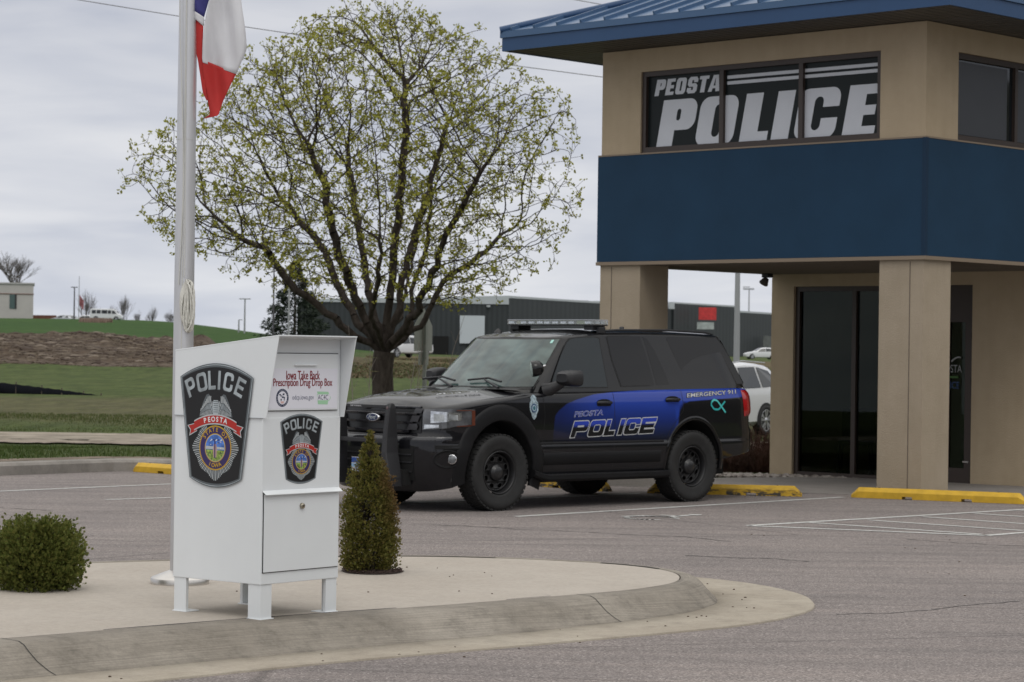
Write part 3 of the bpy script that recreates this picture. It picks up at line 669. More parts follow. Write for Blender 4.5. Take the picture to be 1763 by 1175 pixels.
# L-shaped legs
for (cx_, cy_, sx_, sy_) in ((0, 0, 1, 1), (BW, 0, -1, 1), (0, BD, 1, -1), (BW, BD, -1, -1)):
    mb = MB(); a = .006; L1, L2, tk = .098, .104, .022
    pr = [(a, a), (L1, a), (L1, a + tk), (a + tk, a + tk), (a + tk, L2), (a, L2)]
    pr = [(cx_ + sx_ * x, cy_ + sy_ * y) for x, y in pr]
    if sx_ * sy_ < 0: pr = pr[::-1]
    mb.prism(pr, 0, .2005); mb.box((cx_ + sx_ * .055, cy_ + sy_ * .055, .003), (.11, .115, .006))
    fixnormals(mb.build('leg', WHITE_PAINT, bx, bevel=.0015))
patch_mesh(lambda x, z, d: (-.0095 - d, .366 - x, 1.10 + z), 'police_patch', bx)
patch_mesh(lambda x, z, d: (.319 + x * .6, -.0008 - d, .969 + z * .565), 'police_patch', bx)
# seam where the hood cheek meets the cabinet
mb = MB(); mb.box((-.0045, BD / 2, 1.1475), (.011, BD, .0022)); mb.build('seam', mat('seam_grey', (.25, .26, .27), .6), bx)

# ================================================================== FLAGPOLE, ROPE, FLAG
PX, PY = -2.15, 15.87
fp = thing('flagpole', 'tall brushed aluminium flagpole behind the white drop box', 'flagpole', (PX, PY, .15))
mb = MB(); H_ = 9.0; mb.lathe([(.066, 0), (.066, 1.6), (.062, 3), (.058, 4.2), (.045, 7), (.035, H_)], 40); mb.build('pole', ALU, fp)
mb = MB(); mb.lathe([(.19, 0), (.192, .035), (.185, .042), (.11, .072), (.075, .085), (.067, .088)], 48); mb.build('base_collar', mat('collar_metal', (.60, .58, .55), .33, metal=.85, var=.08, vscale=6), fp)
mb = MB(); M4 = Matrix.Translation((0, 0, H_ + .07)); mb.lathe([(.001, -.07), (.04, -.055), (.07, 0), (.04, .055), (.001, .07)], 20, M4); mb.build('finial', CHROME, fp)
mb = MB(); mb.lathe([(.0665, 0), (.0665, .003)], 32, Matrix.Translation((0, 0, 2.9)))
mb.tube([(-.004, -.066, .9 + 8 * k / 40) if True else 0 for k in range(41)], .0035, 5); mb.tube([(-.028 + .02 * sin(k * .4), -.068, 1.95 + 6.8 * k / 40) for k in range(41)], .0035, 6)
mb.tube([(.010 - .045 * (k / 30), -.068, 2.0 + 6.8 * k / 30) for k in range(31)], .0035, 6)
mb.build('halyard', mat('rope_white', (.55, .55, .52), .8), fp)
# coil of spare rope on a cleat
cl_ = thing('rope_coil', 'coil of white rope hung on the flagpole cleat', 'rope', at(323, 525, 15.80))
mc = MB(); rr = random.Random(4)
for k in range(34):
    wx = rr.uniform(.004, .036); x0 = rr.uniform(-.012, .014); zt = .155 + rr.uniform(-.02, .012); zb = -.16 + rr.uniform(-.02, .05); dy = rr.uniform(-.02, .02); tw = rr.uniform(-.4, .4)
    pts = []
    for j in range(17):
        a = 2 * pi * j / 16; z = (zt + zb) / 2 + (zt - zb) / 2 * cos(a); ww = wx * sin(a) * (1 + .3 * sin(a * 2 + k)); pts.append((x0 + ww * cos(tw), dy + ww * sin(tw) - .006 * cos(3 * a + k), z))
    mc.tube(pts, .0058, 5, cap=False)
mc.build('rope', mat('coiled_rope', (.60, .59, .54), .85, var=.15, vscale=40), cl_)
mb = MB(); mb.tube([(0, .0, .165), (0, .0, .13), (0, .0, -.02)], .007, 8); mb.tube([(0, .06, .06), (0, 0, .06)], .008, 8); mb.build('cleat', ALU, cl_)
# flag: limp cloth, blue hoist stripe, white field, red fly stripe
FL = thing('flag', 'limp blue, white and red flag hanging from the flagpole', 'flag', (PX + .06, PY, 3.3))
fo = Vector(FL.location)
def fpt(px, py, dy): q = at(px, py, PY + dy) - fo; return Vector(q)
F_B = mat('flag_blue', (.035, .035, .17), .8, var=.08, vscale=6); F_W = mat('flag_white', (.60, .60, .62), .8, var=.04, vscale=5); F_R = mat('flag_red', (.44, .025, .022), .8, var=.08, vscale=6)
def cloth(name, L, R, m, fold=.03, ph=0, n=22, base=0.0):
    """L and R are left and right edge polylines in picture pixels, resampled, with folds in depth"""
    def rs(E, k):
        q = k * (len(E) - 1); j = min(int(q), len(E) - 2); f = q - j; return (E[j][0] * (1 - f) + E[j + 1][0] * f, E[j][1] * (1 - f) + E[j + 1][1] * f)
    mb = MB(); P = []
    for i in range(n + 1):
        a = rs(L, i / n); b_ = rs(R, i / n); row = []
        for j in range(13):
            s = j / 12; px = a[0] * (1 - s) + b_[0] * s; py = a[1] * (1 - s) + b_[1] * s
            row.append(fpt(px, py, base + fold * sin(px * .085 + py * .012 + ph) + fold * .5 * sin(px * .2 - py * .03)))
        P.append(row)
    mb.grid(P); o = mb.build(name, m, FL); md = o.modifiers.new('s', 'SOLIDIFY'); md.thickness = .002; return o
cloth('white_field', [(380, -190), (372, -60), (352, 40), (349, 70), (348, 100), (349, 108)], [(424, -190), (421, -60), (415, 0), (422, 50), (425, 85), (407, 128)], F_W, .035)
cloth('blue_stripe', [(330, -190), (330, -60), (332, 17)], [(382, -190), (378, -60), (351, 30)], F_B, .03, .5)
cloth('white_hem', [(332, 17), (332, 30)], [(351, 30), (351, 45)], F_W, .03, .5, 4)
cloth('red_fold', [(332, 29), (333, 70), (341, 105), (349, 160), (356, 174)], [(350, 45), (349, 75), (349, 108), (356, 166), (358, 172)], F_R, .02, 0)
cloth('red_stripe', [(349, 103), (348, 125), (357, 170), (362, 197), (350, 205)], [(407, 127), (398, 145), (384, 175), (376, 199), (365, 202)], F_R, .03)

# ================================================================== POLICE STATION
SB = .9633; BYAW = .7628
BC = Vector((4.7014 * 1.05, 27.7551 * 1.05, 0))
def bp(u, v, z): return Vector((-u * SB, v * SB, z * SB + .0624))
def stucco(name, a, b2):
    m = bpy.data.materials.new(name); m.use_nodes = True; t = m.node_tree; b = t.nodes['Principled BSDF']; b.inputs['Roughness'].default_value = .9; b.inputs['Specular IOR Level'].default_value = .2
    v = coords(t)
    c = mixc(t, ramp(t, noise(t, 1.6, 6, .65, v), [(.35, 0.), (.65, 1.)]), a, b2)
    stk = N(t, 'ShaderNodeMapping'); stk.inputs['Scale'].default_value = (3.5, 3.5, .35); t.links.new(v, stk.inputs[0])
    c = mixc(t, 1.0, c, ramp(t, noise(t, 1.8, 6, .6, stk.outputs[0]), [(.25, (.955, .95, .945)), (.6, (1.01, 1.01, 1.01))]), 'MULTIPLY')
    t.links.new(c, b.inputs['Base Color'])
    h = noise(t, 55, 4, .75, v); t.links.new(bump(t, h, .6, .012), b.inputs['Normal'])
    return m
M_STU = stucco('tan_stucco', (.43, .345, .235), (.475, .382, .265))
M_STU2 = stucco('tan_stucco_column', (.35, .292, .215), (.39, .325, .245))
M_BLUE = mat('blue_metal_panel', (.0135, .042, .082), .6, spec=.16, var=.08, vscale=1.2, bump=.03, bscale=3)
M_ROOF = mat('blue_standing_seam', (.05, .105, .20), .36, spec=.5, var=.06, vscale=2)
M_FASC = mat('blue_fascia', (.022, .062, .145), .45, spec=.35, var=.05, vscale=1.5)
M_SOFF = mat('brown_soffit', (.060, .052, .045), .55, var=.12, vscale=2, stretch=(1, 8, 1))
M_BRZ = mat('bronze_frame', (.042, .028, .022), .45)
M_TRIMT = mat('tan_flashing', (.22, .17, .12), .6)
M_GLS = mat('dark_window_glass', (.010, .013, .015), .04, spec=.6)
ps = thing('police_station', 'two storey tan stucco police station with blue band, blue metal roof and corner columns', 'building', BC, -BYAW)
W_, DV = 5.40, 9.0     # width of the front, depth (sizes before the SB factor)
ZB, ZT, ZW = 2.963, 4.432, 5.895
def bbox(mb, u0, u1, v0, v1, z0, z1, mi=0):
    a = bp(u0, v0, z0); b = bp(u1, v1, z1); mb.box((a + b) / 2, (abs(b.x - a.x), abs(b.y - a.y), abs(b.z - a.z)), mi)
# upper walls with window openings: front and side as frames, back and left plain
def wall_with_hole(mb, kind, L, z0, z1, h0, h1, hz0, hz1, th=.18):
    def bb(a0, a1, c0, c1):
        if kind == 'front': bbox(mb, a0, a1, 0, th, c0, c1)
        else: bbox(mb, 0, th, a0, a1, c0, c1)
    bb(0 if kind == 'front' else th, h0, z0, z1); bb(h1, L, z0, z1); bb(h0, h1, hz1, z1); bb(h0, h1, z0, hz0)
mb = MB()
wall_with_hole(mb, 'front', W_, ZT + .004, ZW, .690, 4.690, 4.452, 5.577)
wall_with_hole(mb, 'side', DV, ZT + .004, ZW, .72, 4.2, 4.452, 5.577)
bbox(mb, W_ - .18, W_, .18, DV, ZT + .004, ZW); bbox(mb, .18, W_ - .18, DV - .18, DV, ZT, ZW)
mb.build('upper_wall', M_STU, ps)
# blue band, a little proud
mb = MB()
for a in ((-.035, W_ + .035, -.035, .0), (-.035, .0, .0, DV), (W_, W_ + .035, 0, DV)): bbox(mb, *a, ZB, ZT)
bbox(mb, 0, W_, .0, DV, ZB + .02, ZT)
bo = mb.build('blue_band', M_BLUE, ps)
mb = MB(); bbox(mb, -.045, .012, -.045, .012, ZB - .002, ZT + .006)   # corner flashing
mb.build('corner_flashing', mat('blue_flashing', (.010, .030, .062), .6, spec=.2), ps)
mb = MB(); bbox(mb, -.045, W_ + .045, -.045, -.036, ZB - .05, ZB - .003); bbox(mb, -.045, -.036, -.036, DV, ZB - .05, ZB - .003); bbox(mb, W_ + .036, W_ + .045, -.036, DV, ZB - .05, ZB - .003)
bbox(mb, -.03, W_ + .03, -.042, -.002, ZT + .001, ZT + .022); bbox(mb, -.042, -.002, -.03, DV, ZT + .001, ZT + .022)
mb.build('band_flashing', M_TRIMT, ps)
# lower soffit of planks
mb = MB(); bbox(mb, 0, W_, -.03, DV, ZB - .045, ZB - .004)
for k in range(40): bbox(mb, .02, W_ - .02, .04 + k * .1, .05 + k * .1, ZB - .052, ZB - .044)
mb.build('lower_soffit', mat('tan_soffit', (.17, .14, .11), .6, var=.1, vscale=3), ps)
# columns with a joint line each
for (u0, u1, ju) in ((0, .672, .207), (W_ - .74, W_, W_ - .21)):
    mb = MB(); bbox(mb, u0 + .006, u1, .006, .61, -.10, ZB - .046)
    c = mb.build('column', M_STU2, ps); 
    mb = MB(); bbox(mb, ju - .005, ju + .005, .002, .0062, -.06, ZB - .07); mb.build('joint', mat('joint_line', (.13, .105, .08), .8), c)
# ground floor: set back walls
RV = 3.93
mb = MB()
bbox(mb, 4.985, W_, RV, RV + .22, -.25, ZB - .046)            # pier at the left corner
bbox(mb, 1.83, 4.985, RV, RV + .22, 2.73, ZB - .046)           # lintel
bbox(mb, 0.0, 1.83, RV - .0, RV + .22, -.25, ZB - .046)
bbox(mb, W_ - .2, W_, RV + .22, DV, -.25, ZB - .046); bbox(mb, 0, .2, RV + .22, DV, -.25, ZB - .046); bbox(mb, .2, W_ - .2, DV - .2, DV, -.25, ZB - .046)
mb.build('ground_floor_wall', M_STU, ps)
mb = MB(); bbox(mb, .2, W_ - .2, RV + .2, DV - .2, -.13, -.09); mb.build('interior_floor', mat('interior_floor', (.22, .19, .16), .5), ps)
mb = MB(); bbox(mb, .2, W_ - .2, DV - .24, DV - .21, -.1, ZB - .05); bbox(mb, 3.2, 5.1, RV + 2.4, RV + 2.46, -.1, ZB - .05); bbox(mb, 2.1, 2.16, RV + .6, DV - .3, -.1, ZB - .05); mb.build('interior_wall', mat('interior_wall', (.40, .42, .34), .8), ps)
# storefront frame, glass, door
def frame(name, u0, u1, z0, z1, v, muls, parent, fw=.075, dep=.10, rails=()):
    mb = MB()
    bbox(mb, u0, u0 + fw, v, v + dep, z0, z1); bbox(mb, u1 - fw, u1, v, v + dep, z0, z1)
    bbox(mb, u0 + fw, u1 - fw, v, v + dep, z1 - fw, z1); bbox(mb, u0 + fw, u1 - fw, v, v + dep, z0, z0 + fw * 1.2)
    for m in muls: bbox(mb, m - fw / 2, m + fw / 2, v + .002, v + dep - .002, z0 + fw * 1.2, z1 - fw)
    return mb.build(name, M_BRZ, parent)
sf = frame('storefront_frame', 2.36, 4.985, -.14, 2.73, RV + .05, [3.91, 3.1], ps)
gmat = bpy.data.materials.new('storefront_glass'); gmat.use_nodes = True; t = gmat.node_tree; t.nodes.clear()
o_ = N(t, 'ShaderNodeOutputMaterial'); gl = N(t, 'ShaderNodeBsdfGlossy'); gl.inputs['Roughness'].default_value = .01; gl.inputs['Color'].default_value = (.24, .25, .24, 1); tr = N(t, 'ShaderNodeBsdfTransparent'); tr.inputs['Color'].default_value = (.62, .66, .62, 1)
fr = N(t, 'ShaderNodeFresnel'); fr.inputs[0].default_value = 1.5; ms = N(t, 'ShaderNodeMixShader'); t.links.new(fr.outputs[0], ms.inputs[0]); t.links.new(tr.outputs[0], ms.inputs[1]); t.links.new(gl.outputs[0], ms.inputs[2]); t.links.new(ms.outputs[0], o_.inputs[0])
for a, b_ in ((3.95, 4.91), (3.14, 3.87), (2.44, 3.06)):
    mb = MB(); bbox(mb, a, b_, RV + .095, RV + .101, -.05, 2.655); mb.build('pane', gmat, sf)
dr = MB(); bbox(dr, 1.83, 1.98, RV + .06, RV + .11, -.13, 2.73); bbox(dr, 2.24, 2.36, RV + .06, RV + .11, -.13, 2.73); bbox(dr, 1.98, 2.24, RV + .06, RV + .11, 2.20, 2.73); bbox(dr, 1.98, 2.24, RV + .06, RV + .11, -.13, .12)
dro = dr.build('door', M_BRZ, ps)
mb = MB(); bbox(mb, 1.98, 2.24, RV + .082, RV + .088, .12, 2.20); mb.build('pane', gmat, dro)
mb = MB(); bbox(mb, 1.845, 1.87, RV + .045, RV + .062, 1.30, 1.42); mb.build('hinge', DARKVOID, dro); mb = MB(); bbox(mb, 1.845, 1.87, RV + .045, RV + .062, 1.95, 2.05); mb.build('hinge', DARKVOID, dro)
mb = MB(); bbox(mb, 1.90, 2.0, RV + .052, RV + .062, .20, .225); mb.build('kick_latch', CHROME, dro)
# window lettering seen beside the column: ends of the words
def btxt(parent, s, u0, u1, z0, z1, v, m, bold=0.0):
    vs, fs = text2d(s, 1, bold); vs = fit(vs, -u0, -u1, z0, z1); mb = MB(); mb.add([(q.x * SB, v * SB, q.y * SB + .0624) for q in vs], fs); return mb.build('lettering', m, parent)
btxt(dro, 'PEOSTA', 2.42, 2.03, 1.48, 1.59, RV + .055, flat('door_white', (.30, .31, .31)))
btxt(dro, 'POLICE', 2.42, 2.07, 1.25, 1.35, RV + .055, flat('door_blue', (.02, .06, .18)))
mb = MB(); bbox(mb, 2.08, 2.42, RV + .05, RV + .055, 1.40, 1.43); mb.build('green_rule', flat('door_green', (.03, .10, .01)), dro)
mb = MB(); mb.tube([bp(2.05 + .03 * k, RV + .052, 1.70 - .004 * (k - 1) ** 2) for k in range(6)], .012, 6); mb.build('swoosh', flat('door_swoosh', (.35, .36, .36)), dro)
# upper windows
wf = frame('window_frame', .690, 4.690, 4.452, 5.577, .03, [1.973, 3.296], ps, fw=.068, dep=.09)
M_FILM = mat('dark_window_film', (.010, .014, .0145), .35, spec=.18)
for a, b_ in ((.758, 1.939), (2.007, 3.262), (3.33, 4.622)):
    mb = MB(); bbox(mb, a, b_, .085, .095, 4.53, 5.51); mb.build('pane', M_FILM, wf)
M_LET = mat('window_lettering', (.60, .62, .66), .5, spec=.3, var=.03, vscale=3)
def wword(name, specs, z0, z1, shear):
    V, F = word(specs, 0); mb = MB(); h = z1 - z0
    mb.add([(-(q.x - shear * q.y) * SB, .0775 * SB, (z0 + q.y * h) * SB + .0624) for q in V], F)
    return mb
# letters given by left edge u at the baseline; u falls to the right, so mirror x
def uword(parent, specs, z0, z1, shear, m, v):
    mb = MB(); h = z1 - z0
    for ch, uL, wd, st, br in specs:
        vs, fs = fill2d(glyph(ch, wd / h, st / h, br, .22 if h > .4 else .2))
        mb.add([((-uL + q.x * h + shear * q.y) * SB, v * SB, (z0 + q.y * h) * SB + .0624) for q in vs], fs)
    return mb.build('lettering', m, parent)
uword(wf, [('P', 4.477, .62, .275, .20), ('O', 3.80, .655, .262, .17), ('L', 3.032, .465, .285, .20), ('I', 2.502, .285, .285, .2), ('C', 2.135, .665, .262, .17), ('E', 1.348, .50, .285, .19)], 4.515, 5.172, .135, M_LET, .0835)
uword(wf, [('P', 4.517, .168, .075, .22), ('E', 4.328, .145, .075, .2), ('O', 4.155, .175, .072, .19), ('S', 3.950, .172, .07, .2), ('T', 3.755, .165, .075, .2), ('A', 3.575, .20, .068, .2)], 5.240, 5.462, .05, M_LET, .0835)
mb = MB()
for z0, z1 in ((5.392, 5.436), (5.314, 5.358)): bbox(mb, .76, 3.235, .080, .0835, z0, z1)
mb.build('stripes', M_LET, wf)
mb = MB(); u0, u1 = .72, 4.2
sw = MB()
def sbx(mb, a0, a1, c0, c1, d0, d1): bbox(mb, d0, d1, a0, a1, c0, c1)
for a in ((.72, .77), (2.10, 2.17), (3.4, 3.47), (4.15, 4.2)): sbx(sw, *a, 4.53, 5.50, .03, .12)
sbx(sw, .72, 4.2, 5.50, 5.577, .03, .12); sbx(sw, .72, 4.2, 4.452, 4.53, .03, .12)
swo = sw.build('window_frame', M_BRZ, ps)
for a, b_ in ((.77, 2.10), (2.17, 3.4), (3.47, 4.15)):
    mb = MB(); sbx(mb, a, b_, 4.53, 5.50, .075, .085); mb.build('pane', M_GLS, swo); mb = MB(); sbx(mb, a + .01, b_ - .14, 4.54, 5.47, .066, .072); mb.build('blind', mat('grey_blind', (.062, .066, .075), .3, spec=.25, var=.04, vscale=2), swo)
# eaves: soffit, fascia, hip roof with standing seams
E_ = .973; ZS = 5.904
a = bp(-E_, -E_, ZS); b_ = bp(W_ + E_, DV + E_, ZS)
mb = MB(); mb.box(((a.x + b_.x) / 2, (a.y + b_.y) / 2, a.z + .02), (abs(a.x - b_.x) - .02, abs(a.y - b_.y) - .02, .04))
for k in range(34):   # soffit board grooves run across the overhang
    pass
mb.build('eave_soffit', M_SOFF, ps)
mb = MB()
gx = MB()
k = 0; u_ = -E_ + .05
while u_ < W_ + E_ - .05:
    gx.box(((bp(u_, 0, 0).x), bp(0, -E_ / 2, 0).y, a.z - .003), (.006, E_ * SB - .02, .006)); u_ += .15
v_ = .1
while v_ < DV:
    for uu in (-E_ / 2, W_ + E_ / 2): gx.box((bp(uu, 0, 0).x, bp(0, v_, 0).y, a.z - .003), (E_ * SB - .02, .006, .006))
    v_ += .15
gx.build('soffit_ribs', mat('soffit_rib', (.11, .105, .09), .5), ps)
mb = MB()
ft = .03
bbox(mb, -E_, W_ + E_, -E_ - ft, -E_, ZS - .01, 6.075); bbox(mb, -E_ - ft, -E_, -E_ - ft, DV + E_, ZS - .01, 6.075); bbox(mb, W_ + E_, W_ + E_ + ft, -E_ - ft, DV + E_, ZS - .01, 6.075); bbox(mb, -E_, W_ + E_, DV + E_, DV + E_ + ft, ZS - .01, 6.075)
mb.build('fascia', M_FASC, ps)
mb = MB(); g = .022
bbox(mb, -E_ - ft - g, W_ + E_ + ft + g, -E_ - ft - g, -E_, 6.079, 6.165); bbox(mb, -E_ - ft - g, -E_, -E_, DV + E_ + ft, 6.079, 6.165); bbox(mb, W_ + E_, W_ + E_ + ft + g, -E_, DV + E_ + ft, 6.079, 6.165)
mb.build('drip_edge', mat('blue_drip', (.04, .095, .19), .35), ps)
roof = MB(); e2 = E_ + ft + g; sl = .335; zr = 6.167
uc = W_ / 2; half = W_ / 2 + e2; zt_ = zr + half * sl
A = bp(-e2, -e2, zr); B_ = bp(W_ + e2, -e2, zr); C_ = bp(W_ + e2, DV + e2, zr); D_ = bp(-e2, DV + e2, zr); R1 = bp(uc, -e2 + half, zt_); R2 = bp(uc, DV + e2 - half, zt_)
roof.add([A, B_, C_, D_, R1, R2], [(1, 0, 4), (0, 3, 5, 4), (2, 1, 4, 5), (3, 2, 5), (0, 1, 2, 3)]); ro = fixnormals(roof.build('roof', M_ROOF, ps))
sm = MB()
def seam(p, q, h=.045, wd=.028):
    p = Vector(p); q = Vector(q); d = (q - p); L = d.length
    if L < .15: return
    d.normalize(); rot = d.to_track_quat('X', 'Z').to_matrix(); sm.box((p + q) / 2 + Vector((0, 0, h / 2)), (L, wd, h), rot=rot)
k = .28
u_ = -e2 + k
while u_ < W_ + e2 - .1:   # front slope
    dd = min(u_ + e2, W_ + e2 - u_); seam(bp(u_, -e2, zr), bp(u_, -e2 + dd, zr + dd * sl)); u_ += .435
v_ = -e2 + k
while v_ < DV + e2 - .1:
    dd = min(v_ + e2, DV + e2 - v_, half)
    seam(bp(-e2, v_, zr), bp(-e2 + dd, v_, zr + dd * sl)); seam(bp(W_ + e2, v_, zr), bp(W_ + e2 - dd, v_, zr + dd * sl)); v_ += .435
sm.build('roof_seams', M_ROOF, ro)
sm = MB()
for p, q in ((A, R1), (B_, R1), (C_, R2), (D_, R2), (R1, R2)): sm.tube([Vector(p) + Vector((0, 0, .02)), Vector(q) + Vector((0, 0, .03))], .05, 6)
sm.build('hip_caps', M_FASC, ro)
# flood light under the soffit
fl = thing('floodlight', 'small dark floodlight fixed under the soffit beside the left pier', 'light fitting', BC + Matrix.Rotation(-BYAW, 3, 'Z') @ bp(5.12, 3.45, ZB - .05), -BYAW)
mb = MB(); mb.box((0, 0, -.03), (.12, .12, .06), bev=.01); mb.build('mount', TRIM, fl)
mb = MB(); mb.lathe([(.001, 0), (.05, .0), (.085, .10), (.085, .12), (.001, .12)], 14, Matrix.Scale(.8, 4) @  Matrix.Translation((-.02, 0, -.09)) @ Matrix.Rotation(radians(215), 4, 'Y')); mb.build('lamp_head', mat('lamp_brown', (.09, .08, .07), .6), fl)
# chair behind the glass
CHM = mat('chair_fabric', (.018, .018, .020), .8); CHL = mat('chair_metal', (.03, .03, .03), .4, metal=.6)
ch = thing('chair', 'dark waiting room chair seen through the storefront glass', 'chair', BC + Matrix.Rotation(-BYAW, 3, 'Z') @ bp(4.35, RV + .75, -.09), -BYAW + .5)
mb = MB(); mb.box((0, 0, .46), (.48, .46, .06), bev=.02); mb.build('seat', CHM, ch)
mb = MB(); mb.box((0, .22, .74), (.48, .05, .42), bev=.02, rot=Matrix.Rotation(radians(-9), 3, 'X')); mb.v = [(x, y + .1, z) for x, y, z in mb.v]; mb.build('backrest', CHM, ch)
for sx in (-1, 1):
    for sy in (-1, 1):
        mb = MB(); mb.tube([(sx * .21, sy * .19, .44), (sx * .24, sy * .24, 0)], .012, 6); mb.build('leg', CHL, ch)

# ================================================================== POLICE VEHICLE
# car frame: +x forward, +y left side of the car, z up, origin under the front axle
CA = .7561
_su = Vector((cos(CA), sin(CA), 0)); _F = -_su; _L = Vector((-_F.y, _F.x, 0))
C0 = Vector((-.0912, 25.7126, 0)) - .98 * _L
car = thing('police_suv', 'black police vehicle with blue side stripe, roof light bar and push bumper', 'police car', C0, math.atan2(_F.y, _F.x))
ip = lambda x, xs, ys: float(np.interp(x, xs, ys))
# half plan outline from front centre to rear centre
PLAN = [(.97, 0), (.965, .25), (.95, .45), (.92, .64), (.87, .77), (.80, .86), (.70, .915), (.58, .948), (.42, .968), (.2, .978), (0, .98), (-.5, .98), (-1.5, .98), (-2.6, .98), (-3.1, .98), (-3.6, .975), (-3.85, .962), (-4.0, .935), (-4.10, .895), (-4.17, .83), (-4.21, .74), (-4.235, .55), (-4.25, .25), (-4.255, 0)]
def resamp(P, step):
    out = [P[0]]
    for a, b_ in zip(P, P[1:]):
        L = math.hypot(b_[0] - a[0], b_[1] - a[1]); n = max(1, int(math.ceil(L / step)))
        for i in range(1, n + 1): out.append((a[0] + (b_[0] - a[0]) * i / n, a[1] + (b_[1] - a[1]) * i / n))
    return out
HP = resamp(PLAN, .055)
for _ in range(3): HP = [HP[0]] + [((HP[i - 1][0] + 2 * HP[i][0] + HP[i + 1][0]) / 4, (HP[i - 1][1] + 2 * HP[i][1] + HP[i + 1][1]) / 4) for i in range(1, len(HP) - 1)] + [HP[-1]]
def pn(i):
    a = HP[max(i - 1, 0)]; b_ = HP[min(i + 1, len(HP) - 1)]
    if i == 0: return (1, 0)
    if i == len(HP) - 1: return (-1, 0)
    dx, dy = b_[0] - a[0], b_[1] - a[1]; L = math.hypot(dx, dy); return (dy / L, -dx / L)
NR = [pn(i) for i in range(len(HP))]
def Zb(x): return ip(x, [-4.3, -3.9, -3.5, -2.6, -.5, .45, .62, 1], [.60, .53, .48, .38, .36, .34, .26, .20])
def Zs(x): return ip(x, [-4.3, -4.1, -3.9, -2.8, -1.7, -.8, -.4, 0, .4, .7, .85, .92, .97], [1.27, 1.29, 1.30, 1.285, 1.265, 1.25, 1.225, 1.18, 1.125, 1.08, 1.055, 1.05, 1.05])
def Zt(x): return ip(x, [-4.3, -3.9, -1, -.35, 0, .4, .7, .82, .90, .95, .97], [1.31, 1.33, 1.30, 1.285, 1.262, 1.228, 1.190, 1.165, 1.135, 1.105, 1.09])
def inset(x, z, n):
    wf = max(0, n[0]) ** 1.5; wr = max(0, -n[0]) ** 1.5; ws = max(0.0, 1 - wf - wr)
    f = ip(z, [.2, .28, .4, .5, .72, .76, .80, .82, .95, 1.05, 1.12], [.09, .045, .01, 0, 0, .005, .03, .055, .06, .065, .09])
    sd_ = ip(z, [.3, .4, .5, .62, .69, .71, .9, 1.05, 1.15, 1.22, 1.26, 1.31], [.05, .03, .012, .003, .0, .012, .008, .010, .018, .032, .045, .068])
    r = ip(z, [.48, .54, .6, .82, .84, 1.0, 1.2, 1.33], [.10, .03, 0, 0, .04, .045, .06, .09])
    return f * wf + sd_ * ws + r * wr
LV = [0, .02, .06, .12, .2, .3, .4]
def levels(x):
    zb, zs = Zb(x), Zs(x)
    base = [zb, zb + .012, zb + .04, zb + .09]
    k1 = [zb + .09 + (.70 - zb - .09) * f for f in (.25, .5, .75, .96)] + [.70, .712]
    top = [.712 + (zs - .712) * f for f in (.06, .12, .18, .26, .34, .42, .5, .58, .66, .74, .82, .9, .95, 1.0)]
    return base + k1 + top
def wallpt(i, z, side=1, off=0.0):
    x, y = HP[i]; n = NR[i]; d = inset(x, z, n) - off; return Vector((x - n[0] * d, side * (y - n[1] * d), z))
def ysurf(x, z, off=0.0):
    """outer side surface of the body at (x, z), left side"""
    y = ip(-x, [-HP[i][0] for i in range(len(HP))], [p[1] for p in HP])
    return y - inset(x, z, (0, 1)) + off
nl = len(levels(0)); nh = len(HP)
shell = MB()
full = [(i, 1) for i in range(nh)] + [(i, -1) for i in range(nh - 2, 0, -1)]
rows = []
for k in range(nl): rows.append([wallpt(i, levels(HP[i][0])[k], s_) for i, s_ in full])
o0 = len(shell.v); nf = len(full); vs = [p for r_ in rows for p in r_]
for k in range(nl - 1):
    fs = [(k * nf + j, k * nf + (j + 1) % nf, (k + 1) * nf + (j + 1) % nf, (k + 1) * nf + j) for j in range(nf)]
    if k == 0: base = vs
    shell.v = shell.v if k else list(map(tuple, vs))
    for f in fs: shell.f.append(list(f)); shell.mi.append(1 if k < 9 else 0); shell.sm.append(True)
# top deck: rows across from right to left
NC = 17; deck = []
for i in range(nh):
    x = HP[i][0]; p = wallpt(i, Zs(x)); zt = Zt(x); r_ = []
    for j in range(NC):
        q = -1 + 2 * j / (NC - 1); crown = (zt - p.z) * (1 - abs(q) ** 2.6)
        # raised centre of the hood between two creases
        if x > -.4: crown += .016 * (smoothstep(.62, .52, abs(q)) if False else max(0, min(1, (.66 - abs(q)) / .08))) * max(0, min(1, (.9 - x) / .25))
        r_.append((p.x, p.y * q, p.z + crown))
    deck.append(r_)
o0 = len(shell.v); shell.grid(deck, 0, True)
bot = [(p.x, p.y, p.z) for p in rows[0]]
nb = len(shell.v); shell.v += bot; shell.f.append([nb + i for i in range(nf)]); shell.mi.append(1); shell.sm.append(False)
# livery material: black with a blue stripe fading downward, drawn in car coordinates
LIV = bpy.data.materials.new('police_livery'); LIV.use_nodes = True; t = LIV.node_tree; b = t.nodes['Principled BSDF']
b.inputs['Roughness'].default_value = .4; b.inputs['Coat Weight'].default_value = .8; b.inputs['Coat Roughness'].default_value = .03; b.inputs['Specular IOR Level'].default_value = .08
sx = N(t, 'ShaderNodeSeparateXYZ'); t.links.new(coords(t), sx.inputs[0]); X, Yc, Z = sx.outputs
def curve1(t, src, pts, x0, x1):
    """piecewise linear function through a float curve"""
    n = N(t, 'ShaderNodeFloatCurve'); cv = n.mapping.curves[0]; v = mrange(t, src, x0, x1)
    P_ = [((x - x0) / (x1 - x0), y) for x, y in pts]
    while len(cv.points) < len(P_): cv.points.new(.5, .5)
    for p, q in zip(cv.points, P_): p.location = q; p.handle_type = 'VECTOR'
    n.mapping.update(); t.links.new(v, n.inputs['Value']); return n.outputs[0]
